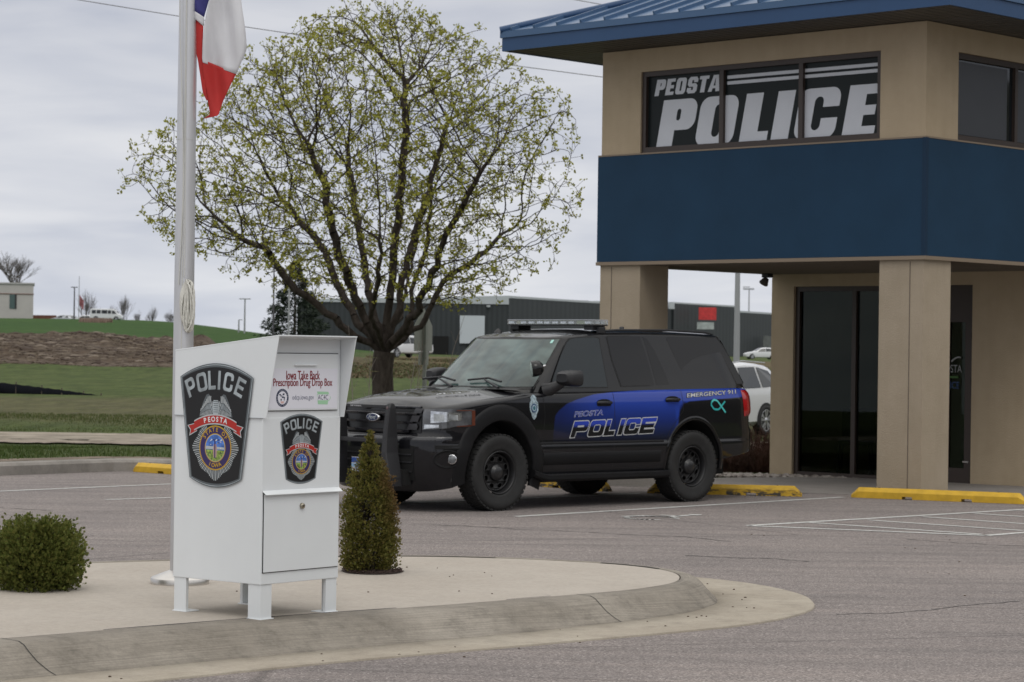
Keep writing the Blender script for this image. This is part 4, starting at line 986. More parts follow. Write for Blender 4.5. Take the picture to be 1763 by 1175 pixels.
ztop = curve1(t, X, [(-4.2, .97), (-3.93, .955), (-2.8, .905), (-1.72, .858), (-1.405, .834), (-1.12, .775), (-.98, .735), (-.85, .66), (-.79, .60), (-.77, .40), (-.76, .1), (-.7, .0)], -4.2, -.7)
zbt = curve1(t, X, [(-4.2, .81), (-3.85, .79), (-2.95, .745), (-2.86, .72), (-2.78, .62), (-2.74, .30), (-2.6, .30), (-.7, .30)], -4.2, -.7)
zz = mth(t, 'DIVIDE', mth(t, 'SUBTRACT', Z, .4), 1.0)      # curves hold z - .4
mtop = mrange(t, mth(t, 'SUBTRACT', ztop, zz), -.004, .004)
soft = curve1(t, X, [(-4.2, .01), (-2.9, .012), (-2.78, .10), (-2.7, .42), (-1.2, .46), (-.76, .36), (-.7, .3)], -4.2, -.7)
mbot = mth(t, 'DIVIDE', mth(t, 'SUBTRACT', zz, zbt), soft, clamp=True)
mbot = mth(t, 'POWER', mbot, 1.25)
fade = curve1(t, X, [(-4.2, 1), (-1.5, 1), (-1.15, .75), (-.85, .4), (-.7, .35)], -4.2, -.7)
mask = mth(t, 'MULTIPLY', mth(t, 'MULTIPLY', mtop, mbot), fade)
mask = mth(t, 'MULTIPLY', mask, mrange(t, X, -.72, -.74)); mask = mth(t, 'MULTIPLY', mask, mrange(t, mth(t, 'ABSOLUTE', Yc), .80, .82))
t.links.new(mixc(t, mask, (.006, .006, .0078), (.020, .052, .33)), b.inputs['Base Color'])
CLAD = mat('dark_cladding', (.009, .009, .010), .5, spec=.2, var=.1, vscale=4)
body = shell.build('body', [LIV, CLAD], car)
bm = bmesh.new(); bm.from_mesh(body.data); bmesh.ops.remove_doubles(bm, verts=bm.verts[:], dist=.0008); bmesh.ops.recalc_face_normals(bm, faces=bm.faces[:]); bm.to_mesh(body.data); bm.free()
# wheel arches cut away
cut = MB()
for (ax, r_) in ((0, .485), (-3.03, .465)):
    for s_ in (1, -1):
        pts = [(ax + r_ * cos(a), .42 + r_ * sin(a) * (1.12 if sin(a) > 0 else 1)) for a in [2 * pi * k / 48 for k in range(48)]]
        Mx = Matrix(((1, 0, 0, 0), (0, 0, s_, 0), (0, 1, 0, 0), (0, 0, 0, 1)))
        cut.prism(pts, .60, 1.2, Mx)
cuto = fixnormals(cut.build('cut', DARKVOID, car))
md = body.modifiers.new('arch', 'BOOLEAN'); md.operation = 'DIFFERENCE'; md.object = cuto; md.solver = 'EXACT'
bpy.context.view_layer.update(); dg = bpy.context.evaluated_depsgraph_get()
nm = bpy.data.meshes.new_from_object(body.evaluated_get(dg)); body.modifiers.clear(); old = body.data; body.data = nm; nm.materials.clear(); [nm.materials.append(x) for x in (LIV, CLAD, DARKVOID)]
for p in nm.polygons:
    c = p.center
    if .59 < abs(c.y) < .93:
        for ax, r_ in ((0, .485), (-3.03, .465)):
            if math.hypot(c.x - ax, (c.z - .42) / (1.12 if c.z > .42 else 1)) < r_ * 1.01: p.material_index = 2; p.use_smooth = False
bpy.data.objects.remove(cuto)
md = body.modifiers.new('wn', 'WEIGHTED_NORMAL') if False else None

# side decoration: flares over the arches, door seams
def side_band(mb, pts, off0, off1, side=1, mi=0):
    """closed polygon in (x, z) laid on the body side, off0 inside, off1 outside"""
    n = len(pts); vs = [(x, side * ysurf(x, z, off0), z) for x, z in pts] + [(x, side * ysurf(x, z, off1), z) for x, z in pts]
    mb.add(vs, [list(range(n, 2 * n))] + [(i, (i + 1) % n, n + (i + 1) % n, n + i) for i in range(n)], mi)
for ax, r_, w0, a0, a1 in ((0, .485, .150, -14, 200), (-3.03, .465, .05, -8, 186)):
    for s_ in (1, -1):
        mb = MB(); P = []
        for k in range(41):
            a = radians(a0 + (a1 - a0) * k / 40); ez = 1.12 if sin(a) > 0 else 1; row = []
            for rr_, of in (((r_ - .004, -.03), (r_ - .004, .008), (r_ + .010, .012), (r_ + w0 * .45, .014), (r_ + w0 * .80, .010), (r_ + w0, .001), (r_ + w0 + .004, -.02)) if ax == 0 else ((r_ - .004, -.03), (r_ - .004, .004), (r_ + .01, .008), (r_ + .03, .004), (r_ + w0, -.006))):
                x = ax + rr_ * cos(a); z = .42 + rr_ * sin(a) * ez; row.append((x, s_ * (ysurf(x, min(z, 1.2), of)), z))
            P.append(row)
        mb.grid(P); mb.build('wheel_arch_flare', CLAD if ax == 0 else BLACKP, car)
M_SEAM = mat('panel_gap', (.0015, .0015, .0015), .6); M_EDGE = mat('panel_edge', (.03, .03, .034), .3)
def seamline(mb, pts, w_=.006, off=.0012):
    pts = [Vector((x, 0, z)) for x, z in pts]; P = []
    for i, p in enumerate(pts):
        tg = (pts[min(i + 1, len(pts) - 1)] - pts[max(i - 1, 0)]).normalized(); n_ = Vector((-tg.z, 0, tg.x)) * w_ / 2
        P.append([(q.x, ysurf(q.x, q.z, off), q.z) for q in (p + n_, p - n_)])
    mb.grid(P, smooth=False)
def lerp_pts(P, n=12):
    out = []
    for a, b_ in zip(P, P[1:]): out += [(a[0] + (b_[0] - a[0]) * i / n, a[1] + (b_[1] - a[1]) * i / n) for i in range(n)]
    return out + [P[-1]]
mb = MB()
for P_ in ([(-.62, 1.24), (-.64, 1.0), (-.60, .70), (-.58, .42)], [(-1.71, 1.255), (-1.72, .9), (-1.70, .42)], [(-2.83, 1.28), (-2.84, 1.05), (-2.72, .93), (-2.60, .80), (-2.55, .60)], [(-.60, .415), (-2.52, .42)], [(.60, 1.05), (.2, 1.12), (-.3, 1.19), (-.6, 1.22)]): seamline(mb, lerp_pts(P_))
mb.build('panel_gaps', M_SEAM, car)
# glossy lip along the cladding line, and chrome free belt moulding
mb = MB(); P = []
for x in np.arange(-.56, -2.56, -.05): P.append([(x, ysurf(x, z, o), z) for z, o in ((.695, -.004), (.700, .010), (.712, .012), (.722, .0))])
mb.grid(P); P = []
for x in np.arange(-.62, -2.5, -.05): P.append([(x, ysurf(x, z, o), z) for z, o in ((.47, -.004), (.476, .004), (.60, .005), (.606, .0))])
mb.grid(P); mb.build('door_moulding', CLAD, car)

# greenhouse -----------------------------------------------------
GB = [(-.33, 0), (-.34, .25), (-.375, .5), (-.44, .70), (-.54, .83), (-.66, .885), (-.8, .90), (-3.85, .90), (-3.97, .875), (-4.07, .80), (-4.13, .6), (-4.16, .3), (-4.165, 0)]
GT = [(-1.04, 0), (-1.045, .22), (-1.06, .42), (-1.09, .57), (-1.15, .675), (-1.24, .725), (-1.34, .742), (-3.56, .742), (-3.68, .72), (-3.76, .65), (-3.80, .5), (-3.83, .25), (-3.835, 0)]
GN = [3, 3, 3, 3, 3, 3, 14, 3, 3, 3, 3, 3]
def gring(P):
    out = []
    for i, n in enumerate(GN):
        for k in range(n): f = k / n; out.append((P[i][0] * (1 - f) + P[i + 1][0] * f, P[i][1] * (1 - f) + P[i + 1][1] * f))
    return out + [P[-1]]
gb, gt = gring(GB), gring(GT); ng = len(gb)
def gzb(x): return ip(x, [-4.2, -2, -.6, -.3], [1.33, 1.29, 1.275, 1.262])
def gzt(x): return ip(x, [-3.9, -3.6, -2.4, -1.7, -1.25, -1.0], [1.865, 1.912, 1.918, 1.905, 1.868, 1.850])
gh = MB(); gfull = [(i, 1) for i in range(ng)] + [(i, -1) for i in range(ng - 2, 0, -1)]
fr_ = [0, .1, .25, .4, .55, .7, .85, .96, 1.0]
rows = []
for f in fr_:
    r_ = []
    for i, s_ in gfull:
        a = Vector((gb[i][0], s_ * gb[i][1], gzb(gb[i][0]) - .02)); b_ = Vector((gt[i][0], s_ * gt[i][1], gzt(gt[i][0]))); r_.append(a * (1 - f) + b_ * f)
    rows.append(r_)
gh.grid(rows, 0, True, closed=True)
roofd = []
for i in range(ng):
    zt = gzt(gt[i][0]); x = gt[i][0]; r_ = []
    crown = ip(x, [-3.84, -3.6, -3, -1.6, -1.2, -1.04], [.0, .035, .05, .05, .03, .0])
    for j in range(17):
        q = -1 + 2 * j / 16; r_.append((x, gt[i][1] * q, zt + (.004 + crown) * (1 - abs(q) ** 3.2)))
    roofd.append(r_)
gh.grid(roofd, 0, True)
gho = gh.build('greenhouse', BLACKP, car)
bm = bmesh.new(); bm.from_mesh(gho.data); bmesh.ops.remove_doubles(bm, verts=bm.verts[:], dist=.0008); bmesh.ops.recalc_face_normals(bm, faces=bm.faces[:]); bm.to_mesh(gho.data); bm.free()
def gy(z): return .90 - (z - 1.268) * (.90 - .742) / (1.905 - 1.268)
GLASSF = mat('front_door_glass', (.012, .018, .021), .04, spec=.45)
GLASSR = mat('privacy_glass', (.004, .004, .005), .05, spec=.38)
WSG = mat('windscreen_glass', (.024, .042, .041), .04, spec=.62, col2=(.075, .112, .105), var=.15, vscale=2.4, stretch=(1, 1, 2.2), detail=2)  # paler teal patches in the colour imitate light seen through the cabin
FRIT = mat('rubber_seal', (.004, .004, .004), .5)
def window(name, pts, m, rim=.014):
    cx_ = sum(p[0] for p in pts) / len(pts); cz_ = sum(p[1] for p in pts) / len(pts)
    for s_ in (1, -1):
        mb = MB(); vs, fs = fill2d([[(x, z) for x, z in pts]], 0); mb.add([(v_.x, s_ * (gy(v_.y) + .004), v_.y) for v_ in vs], fs)
        big = [(x + rim * np.sign(x - cx_), z + rim * .8 * np.sign(z - cz_)) for x, z in pts]
        vs, fs = fill2d([big], 0); 
        m2 = MB(); m2.add([(v_.x, s_ * (gy(v_.y) + .0022), v_.y) for v_ in vs], fs); w_ = mb.build(name, m, car); m2.build('seal', FRIT, w_)
window('side_window', [(-.80, 1.315), (-.86, 1.42), (-1.02, 1.65), (-1.14, 1.79), (-1.20, 1.835), (-1.30, 1.852), (-1.60, 1.865), (-1.66, 1.85), (-1.675, 1.315)], GLASSF)
window('side_window', [(-1.90, 1.325), (-1.82, 1.62), (-1.795, 1.865), (-1.83, 1.875), (-2.33, 1.885), (-2.375, 1.72), (-2.44, 1.335)], GLASSR)
window('side_window', [(-2.475, 1.335), (-2.41, 1.74), (-2.375, 1.880), (-2.44, 1.862), (-2.54, 1.72), (-2.64, 1.50), (-2.69, 1.34)], GLASSR)
window('side_window', [(-2.99, 1.348), (-2.96, 1.42), (-2.85, 1.66), (-2.765, 1.86), (-2.79, 1.892), (-3.62, 1.885), (-3.70, 1.80), (-3.86, 1.56), (-3.955, 1.355)], GLASSR)
# windscreen
def gpt(i_s, f, off):
    a = gring_pt(i_s, f); return a
def wsp(q, f, off):
    """q in -1..1 across, f 0..1 up"""
    half = 5 * 3 - 2.0; k = abs(q) * 12.6; j = min(int(k), ng - 2); fr2 = k - j; s_ = 1 if q >= 0 else -1
    a = Vector((gb[j][0] * (1 - fr2) + gb[j + 1][0] * fr2, s_ * (gb[j][1] * (1 - fr2) + gb[j + 1][1] * fr2), 0)); a.z = gzb(a.x) - .02
    b_ = Vector((gt[j][0] * (1 - fr2) + gt[j + 1][0] * fr2, s_ * (gt[j][1] * (1 - fr2) + gt[j + 1][1] * fr2), 0)); b_.z = gzt(b_.x)
    p = a * (1 - f) + b_ * f; n_ = Vector((.64, s_ * .25 * abs(q) ** 2, .76)).normalized(); return p + n_ * off
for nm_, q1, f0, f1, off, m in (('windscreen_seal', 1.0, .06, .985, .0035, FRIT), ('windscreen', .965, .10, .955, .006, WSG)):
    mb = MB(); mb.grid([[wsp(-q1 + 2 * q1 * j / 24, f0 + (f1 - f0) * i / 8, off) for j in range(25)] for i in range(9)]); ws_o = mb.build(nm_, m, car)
mb = MB(); mb.grid([[wsp(.80 + .055 * j, .88 + .06 * i, .009) for j in range(2)] for i in range(2)]); mb.build('sticker', mat('mint_sticker', (.35, .62, .55), .5), ws_o)
# cowl, wipers
mb = MB(); mb.grid([[(x_ - .05 * abs(q) ** 3 * 2, q * .80, z_) for q in np.linspace(-1, 1, 15)] for x_, z_ in ((-.20, 1.285), (-.30, 1.288), (-.40, 1.292))]); mb.build('cowl', TRIM, car)
for yb, ye in ((.55, -.02), (-.20, -.78)):
    mb = MB(); mb.tube([(-.335, yb, 1.30), (-.36, yb - .12, 1.335), (-.44, (yb + ye) / 2 - .05, 1.385), (-.47, (yb + ye) / 2 - .08, 1.395)], [.016, .013, .010, .008], 6)
    mb.tube([(-.425, yb - .05, 1.365), (-.455, (yb + ye) / 2, 1.402), (-.43, ye - .02, 1.375)], .012, 6); mb.build('wiper', TRIM, car)
# roof rails, antenna
for s_ in (1, -1):
    mb = MB(); mb.tube([(-1.75, s_ * .70, 1.935), (-2.0, s_ * .695, 1.95), (-2.9, s_ * .695, 1.962), (-3.5, s_ * .69, 1.945), (-3.62, s_ * .69, 1.925)], [.010, .014, .014, .014, .010], 6); mb.build('roof_rail', TRIM, car)
mb = MB(); mb.grid([[(-3.78 - .10 * f, q * .62, gzt(-3.75) + .035 - .012 * f - .02 * abs(q) ** 4) for q in np.linspace(-1, 1, 9)] for f in (-.5, .2, 1)]); mb.build('rear_spoiler', BLACKP, car)
mb = MB(); mb.lathe([(.05, 0), (.04, .02), (.012, .045), (.001, .05)], 12, Matrix.Translation((-1.35, -.55, 1.905))); mb.lathe([(.03, 0), (.028, .03), (.001, .035)], 12, Matrix.Translation((-2.5, .3, 1.965))); mb.build('roof_antenna', TRIM, car)

# wheels -----------------------------------------------------------
def make_wheel():
    w_ = bpy.data.objects.new('wheel', None); COL.objects.link(w_)
    T = Matrix.Rotation(-pi / 2, 4, 'X')      # lathe axis z -> car y (outer side = +z)
    R_ = .4075; tw = .135
    prof = [(.245, -tw * .8), (.30, -tw * .98), (.36, -tw), (.392, -tw * .90), (R_ - .004, -tw * .72), (R_, -tw * .4), (R_, tw * .4), (R_ - .004, tw * .72), (.392, tw * .90), (.372, tw * .985), (.352, tw * 1.0), (.318, tw * .985), (.300, tw * .93), (.262, tw * .90), (.238, tw * .84), (.232, tw * .70), (.228, tw * .3), (.228, -tw * .5)]
    mb = MB(); mb.lathe(prof, 64, T)
    for k in range(44):            # tread blocks on shoulder
        a = 2 * pi * k / 44
        for zz_, off_ in ((tw * .70, 0), (-tw * .70, .5), (tw * .22, .5), (-tw * .22, 0)):
            aa = a + off_ * 2 * pi / 44; rot = T.to_3x3() @ Matrix.Rotation(aa, 3, 'Z')
            mb.box(T.to_3x3() @ Vector(((R_ - .004) * cos(aa), (R_ - .004) * sin(aa), zz_)), (.016, .042, .052), rot=rot)
    mb.build('tyre', RUBBER, w_)
    # steel rim: barrel, dished disc with eight holes, cap
    rm = MB(); rm.lathe([(.232, tw * .82), (.226, tw * .88), (.216, tw * .80), (.208, tw * .45), (.200, tw * .10), (.196, -tw * .6), (.05, -tw * .62)], 48, T)
    outer = [(.198 * cos(2 * pi * k / 64), .198 * sin(2 * pi * k / 64)) for k in range(64)]
    loops = [outer]
    for k in range(8):
        a = 2 * pi * (k + .5) / 8; c_ = Vector((.152 * cos(a), .152 * sin(a))); e1 = Vector((cos(a), sin(a))); e2_ = Vector((-sin(a), cos(a)))
        loops.append([tuple(c_ + e1 * .026 * cos(q) + e2_ * .034 * sin(q)) for q in [2 * pi * j / 14 for j in range(14)]])
    vs, fs = fill2d(loops)
    def dish(r): return ip(r, [0, .07, .10, .126, .18, .198], [tw * .50, tw * .48, tw * .30, tw * .36, tw * .42, tw * .22])
    rm.add([T @ Vector((v_.x, v_.y, dish(math.hypot(v_.x, v_.y)))) for v_ in vs], fs, 0, False)
    for k in range(8):
        a = 2 * pi * (k + .5) / 8; c_ = Vector((.152 * cos(a), .152 * sin(a))); e1 = Vector((cos(a), sin(a))); e2_ = Vector((-sin(a), cos(a)))
        rm.tube([T @ Vector((*(c_ + e1 * .027 * cos(q) + e2_ * .035 * sin(q)), tw * .39)) for q in [2 * pi * j / 14 for j in range(15)]], .005, 5, cap=False)
    rm.lathe([(.205, tw * .25), (.198, tw * .40), (.188, tw * .44), (.182, tw * .40)], 48, T)
    rimo = rm.build('rim', STEELB, w_)
    cp = MB(); cp.lathe([(.095, tw * .26), (.092, tw * .50), (.083, tw * .60), (.072, tw * .64), (.066, tw * .70), (.05, tw * .78), (.001, tw * .80)], 32, T); cp.build('hub_cap', mat('hub_cap', (.018, .018, .019), .3, spec=.5), w_)
    bk = MB(); bk.lathe([(.001, -.05), (.19, -.05), (.19, -.07)], 24, T); bk.build('brake_disc', mat('brake_disc', (.05, .045, .04), .5, metal=.5), w_)
    return w_
wh0 = make_wheel()
for k, (x, s_) in enumerate(((0, 1), (0, -1), (-3.02, 1), (-3.02, -1))):
    w_ = wh0 if k == 0 else wh0.copy()
    if k:
        COL.objects.link(w_)
        for c_ in wh0.children:
            d = c_.copy(); COL.objects.link(d); d.parent = w_
    w_.parent = car; w_.location = (x, s_ * (.98 - .142), .4075); w_.rotation_euler = (0, .35 * k, 0 if s_ > 0 else pi)
# underbody
mb = MB(); mb.box((-1.5, 0, .36), (5.0, 1.1, .16)); mb.box((-1.5, 0, .30), (3.0, .5, .10)); mb.tube([(-3.02, -.8, .40), (-3.02, .8, .40)], .05, 8); mb.tube([(0, -.8, .38), (0, .8, .38)], .04, 8); mb.build('underbody', DARKVOID, car)
# running boards
for s_ in (1, -1):
    mb = MB(); P = []
    for x in np.linspace(-.46, -2.58, 30):
        e_ = max(0, min(1, (x + 2.58) / .05)); f_ = max(0, min(1, (-.46 - x) / .22)); zt = .375 - .0 + .055 * (1 - f_) ** 1.5
        row = [(x, s_ * .80, zt - .10), (x, s_ * .80, zt - .0), (x, s_ * .90, zt), (x, s_ * 1.00, zt), (x, s_ * 1.022, zt - .014), (x, s_ * 1.022, zt - .055), (x, s_ * 1.0, zt - .078), (x, s_ * .80, zt - .10)]
        P.append(row)
    mb.grid(P, smooth=False); mb.add(P[0], [list(range(7))]); mb.add(P[-1], [list(range(7))]); fixnormals(mb.build('running_board', CLAD, car))
# mirrors
for s_ in (1, -1):
    mb = MB(); P = []
    for x, hw, z0, z1 in ((-.70, .07, 1.385, 1.455), (-.735, .115, 1.355, 1.478), (-.80, .13, 1.340, 1.492), (-.86, .13, 1.336, 1.497), (-.895, .125, 1.338, 1.495)):
        cy_ = 1.14 if s_ > 0 else 1.02; x -= .02; z0 -= .012; z1 += .006; hw = hw + .01 if s_ > 0 else hw * .75; P.append([(x - .04 * cos(a) * 0, s_ * (cy_ + hw * math.copysign(abs(cos(a)) ** .5, cos(a))), (z0 + z1) / 2 + (z1 - z0) / 2 * math.copysign(abs(sin(a)) ** .5, sin(a))) for a in [2 * pi * k / 24 for k in range(24)]])
    mb.grid(P, closed=True); mb.add(P[0], [list(range(24))]); mb.add(P[-1], [list(range(24))]); mo = fixnormals(mb.build('door_mirror', TRIM, car, bevel=.004))
    mb = MB(); mb.add([(-.917, s_ * ((1.14 if s_ > 0 else 1.02) + (.105 if s_ > 0 else .08) * math.copysign(abs(cos(a)) ** .5, cos(a))), 1.416 + .065 * math.copysign(abs(sin(a)) ** .5, sin(a))) for a in [2 * pi * k / 24 for k in range(24)]], [list(range(24))]); mb.build('mirror_glass', CHROME, mo)
    mb = MB(); mb.tube([(-.70, s_ * .885, 1.275), (-.75, s_ * .96, 1.30), (-.81, s_ * 1.06, 1.36)], [.085, .065, .045], 10); mb.build('mirror_arm', TRIM, mo)
# spotlight on the left pillar
mb = MB(); Ms = Matrix.Translation((-.56, .90, 1.515)) @ Vector((.80, -.58, -.16)).to_track_quat('Z', 'Y').to_matrix().to_4x4()
mb.lathe([(.001, -.085), (.045, -.078), (.078, -.045), (.088, .0), (.088, .045), (.084, .05)], 24, Ms); sl_ = mb.build('spotlight', BLACKP, car)
mb = MB(); mb.lathe([(.084, .048), (.05, .058), (.001, .062)], 24, Ms); mb.build('lens', mat('spot_lens', (.35, .42, .38), .08, spec=.8), sl_)
mb = MB(); mb.tube([(-.60, .90, 1.52), (-.71, .885, 1.545)], .013, 8); mb.build('spotlight_arm', CHROME, sl_)
# door handles
for x, z in ((-1.55, 1.135), (-2.66, 1.165)):
    for s_ in (1, -1):
        mb = MB(); mb.add([(x + .115 * cos(a), s_ * ysurf(x, z, .0025), z + .048 * math.copysign(abs(sin(a)) ** .7, sin(a))) for a in [2 * pi * k / 24 for k in range(24)]], [list(range(24))]); hc = mb.build('handle_cup', DARKVOID, car)
        mb = MB(); mb.tube([(x + .10, s_ * ysurf(x, z, .002), z + .008), (x + .085, s_ * ysurf(x, z, .035), z + .010), (x - .085, s_ * ysurf(x, z, .035), z + .010), (x - .10, s_ * ysurf(x, z, .002), z + .008)], .016, 8); mb.build('handle', TRIM, hc)
# front face pieces -------------------------------------------------
def fx(y, z, off=0.0):
    """point on the front or corner surface reached at sideways distance y (walks round the plan outline)"""
    ay = abs(y); s_ = 1 if y >= 0 else -1
    for i in range(len(HP) - 1):
        a = wallpt(i, z); b_ = wallpt(i + 1, z)
        if a.y <= ay <= b_.y + 1e-9 and b_.y > a.y:
            f = (ay - a.y) / (b_.y - a.y); p = a * (1 - f) + b_ * f; n_ = Vector((NR[i][0] * (1 - f) + NR[i + 1][0] * f, NR[i][1] * (1 - f) + NR[i + 1][1] * f, 0)); p = p + n_ * off; return Vector((p.x, s_ * p.y, z))
    p = wallpt(40, z); return Vector((p.x, s_ * p.y, z))
def arcpt(s, z, off=0.0, side=1):
    """by arc length along the plan outline from the front centre"""
    L = 0
    for i in range(len(HP) - 1):
        d = math.hypot(HP[i + 1][0] - HP[i][0], HP[i + 1][1] - HP[i][1])
        if L + d >= s: 
            f = (s - L) / d; a = wallpt(i, z, 1, off); b_ = wallpt(i + 1, z, 1, off); p = a * (1 - f) + b_ * f; return Vector((p.x, side * p.y, p.z))
        L += d
def apoly(mb, s0, s1, z0f, z1f, off, side=1, mi=0, n=12, m=4):
    """patch between arc lengths s0 and s1 with lower and upper edges given as functions of the fraction"""
    P = [[arcpt(s0 + (s1 - s0) * j / n, z0f(j / n) + (z1f(j / n) - z0f(j / n)) * i / m, off, side) for j in range(n + 1)] for i in range(m + 1)]
    mb.grid(P if side > 0 else P[::-1], mi, True)
GRB = mat('grille_black', (.006, .006, .007), .35); GRS = mat('grille_bar', (.016, .016, .019), .22, spec=.6)
mb = MB()
for s_ in (1, -1): apoly(mb, .0, .68, lambda f: .825, lambda f: 1.105, .006, s_)
go = mb.build('grille', GRB, car)
mb = MB()
for z, h in ((.845, .030), (.935, .026), (1.025, .026), (1.098, .024)):
    for s_ in (1, -1):
        w1 = ip(z, [.82, 1.11], [.52, .68])
        P = [[arcpt(w1 * j / 12, z + dz, of, s_) for j in range(13)] for dz, of in ((-h / 2, .008), (-h / 2 + .002, .034), (h / 2 - .006, .038), (h / 2, .030), (h / 2, .008))]; mb.grid(P, smooth=False)
mb.build('grille_bars', GRS, go)
mb = MB()
for s_ in (1, -1):      # slanting end pieces
    for z0, z1 in ((.86, .925), (.945, 1.01), (1.035, 1.09)):
        P = []
        for j in range(5):
            row = []
            for i in range(3):
                z = z0 + (z1 - z0) * i / 2; sl0 = ip(z, [.82, 1.11], [.50, .64]); row.append(arcpt(sl0 + (.10 if z > .9 else .13) * j / 4 - .02, z, .034 - .010 * (j / 4), s_))
            P.append(row)
        mb.grid(P, smooth=False)
mb.build('grille_ends', mat('grille_end', (.03, .03, .034), .35), go)
# emblem
mb = MB(); Me = Matrix.Translation((.963, .0, .978)) @ Matrix.Rotation(pi / 2, 4, 'Y') @ Matrix.Rotation(pi / 2, 4, 'Z')
def ovl(r, zz, mi, k=.40): mb.add([Me @ Vector((r * cos(2 * pi * i / 40), r * k * sin(2 * pi * i / 40), zz)) for i in range(40)], [list(range(40))], mi)
mb.lathe([(.105, -.02), (.105, .006), (.100, .012), (.094, .012)], 40, Me @ Matrix.Diagonal((1, .40, 1, 1)), 0)
ovl(.096, .010, 1); ovl(.090, .011, 0); ovl(.087, .012, 1)
vs, fs = text2d('Ford', .07, .0006, .45); vs = fit(vs, -.062, .062, -.018, .022); mb.add([Me @ Vector((v_.x, v_.y, .014)) for v_ in vs], fs, 0)
mb.build('oval_emblem', [CHROME, mat('emblem_blue', (.02, .03, .09), .25, spec=.6)], go)
# headlights
HLB = mat('headlight_housing', (.085, .088, .095), .10, spec=.7, coat=.6, var=.5, vscale=7); HLC = mat('headlight_reflector', (.62, .64, .66), .14, metal=.9, var=.35, vscale=16); HLL = mat('headlight_lens', (.30, .32, .33), .10, spec=.8, var=.5, vscale=10); AMB = mat('amber_lens', (.11, .032, .018), .2)
for s_ in (1, -1):
    mb = MB(); z0f = lambda f: .865 + .04 * f + (.02 if f > .5 else 0) * f; z1f = lambda f: 1.085 - .012 * abs(f - .5)
    apoly(mb, .70, 1.33, z0f, z1f, .010, s_); ho = mb.build('headlight', HLB, car)
    mb = MB(); apoly(mb, .80, 1.16, lambda f: .935 + .030 * f, lambda f: 1.062 - .020 * f, .013, s_, 0); mb.build('reflector', HLC, ho)
    mb = MB(); apoly(mb, .84, .96, lambda f: .955, lambda f: 1.035 - .01 * f, .016, s_, 0); mb.build('lamp_bowl', HLL, ho); mb = MB(); apoly(mb, 1.01, 1.11, lambda f: .970, lambda f: 1.030 - .01 * f, .016, s_, 0); mb.build('lamp_bowl', HLL, ho)
    mb = MB(); apoly(mb, .72, .90, lambda f: .872 + .02 * f, lambda f: .918, .014, s_, 0); mb.build('turn_signal', HLC, ho)
    mb = MB(); apoly(mb, 1.285, 1.328, lambda f: .912, lambda f: 1.070, .014, s_, 0); apoly(mb, 1.10, 1.285, lambda f: 1.064 + .002 * f, lambda f: 1.074, .014, s_, 0, 8, 1); apoly(mb, 1.10, 1.285, lambda f: .898 + .008 * f, lambda f: .908 + .008 * f, .014, s_, 0, 8, 1); mb.build('side_marker', AMB, ho)
    # fog lamp in its recess
    Mf = Matrix.Translation(arcpt(1.05, .56, .004, s_)) @ Matrix.Rotation(s_ * radians(38), 4, 'Z') @ Matrix.Rotation(pi / 2, 4, 'Y')
    mb = MB(); mb.add([arcpt(1.0 + .135 * cos(a), .56 + .082 * sin(a), .004, s_) for a in [2 * pi * k / 28 for k in range(28)]], [list(range(28))]); mb.add([arcpt(1.0 + r * 1.65 * cos(a), .56 + r * sin(a), o_2, s_) for r, o_2 in ((.082, .003), (.088, .012), (.097, .002)) for a in [2 * pi * k / 28 for k in range(28)]], [(i * 28 + k, i * 28 + (k + 1) % 28, (i + 1) * 28 + (k + 1) % 28, (i + 1) * 28 + k) for i in range(2) for k in range(28)], 1, True); fo_ = mb.build('fog_lamp', [DARKVOID, CLAD], car)
    mb = MB(); mb.lathe([(.046, .004), (.044, .018), (.032, .025), (.001, .028)], 24, Mf); mb.build('lens', mat('fog_lens', (.16, .17, .18), .1, spec=.8, var=.5, vscale=20), fo_); mb = MB(); mb.lathe([(.050, .004), (.050, .020), (.044, .020)], 24, Mf); mb.build('bezel', CHROME, fo_)
    mb = MB(); apoly(mb, .86, 1.14, lambda f: .665, lambda f: .705, .004, s_, 0, 8, 1); mb.build('bumper_slot', DARKVOID, car)
# lower opening, lip, plate
mb = MB()
for s_ in (1, -1): apoly(mb, 0, .62, lambda f: .33, lambda f: .66, .004, s_)
lo_ = mb.build('lower_grille', DARKVOID, car)
mb = MB()
for z in (.42, .52, .60):
    for s_ in (1, -1): mb.grid([[arcpt(.60 * j / 10, z + dz, of, s_) for j in range(11)] for dz, of in ((-.008, .006), (-.006, .014), (.006, .014), (.008, .006))], smooth=False)
mb.build('lower_grille_bars', TRIM, lo_)
mb = MB()
for s_ in (1, -1):
    P = [[arcpt(1.05 * j / 20, z, of, s_) for j in range(21)] for z, of in ((.745, .0), (.775, .004), (.795, .0), (.812, -.035))]; mb.grid(P)
mb.build('bumper_ledge', mat('bumper_ledge', (.02, .02, .023), .18, coat=.6), car)
mb = MB(); mb.box((1.02, -.12, .47), (.012, .305, .155), 0, bev=.004); mb.box((1.0275, -.12, .515), (.002, .295, .055), 1); mb.box((1.0275, -.12, .46), (.002, .295, .035), 2)
vs, fs = text2d('POLICE', .06, .0); vs = fit(vs, -.10, .10, .405, .440); mb.add([(1.0290, -.12 + v_.x, v_.y) for v_ in vs], fs, 1); mb.build('number_plate', [mat('plate_white', (.6, .6, .6), .5), mat('plate_blue', (.03, .08, .30), .5), mat('plate_light_blue', (.25, .42, .6), .5)], car)
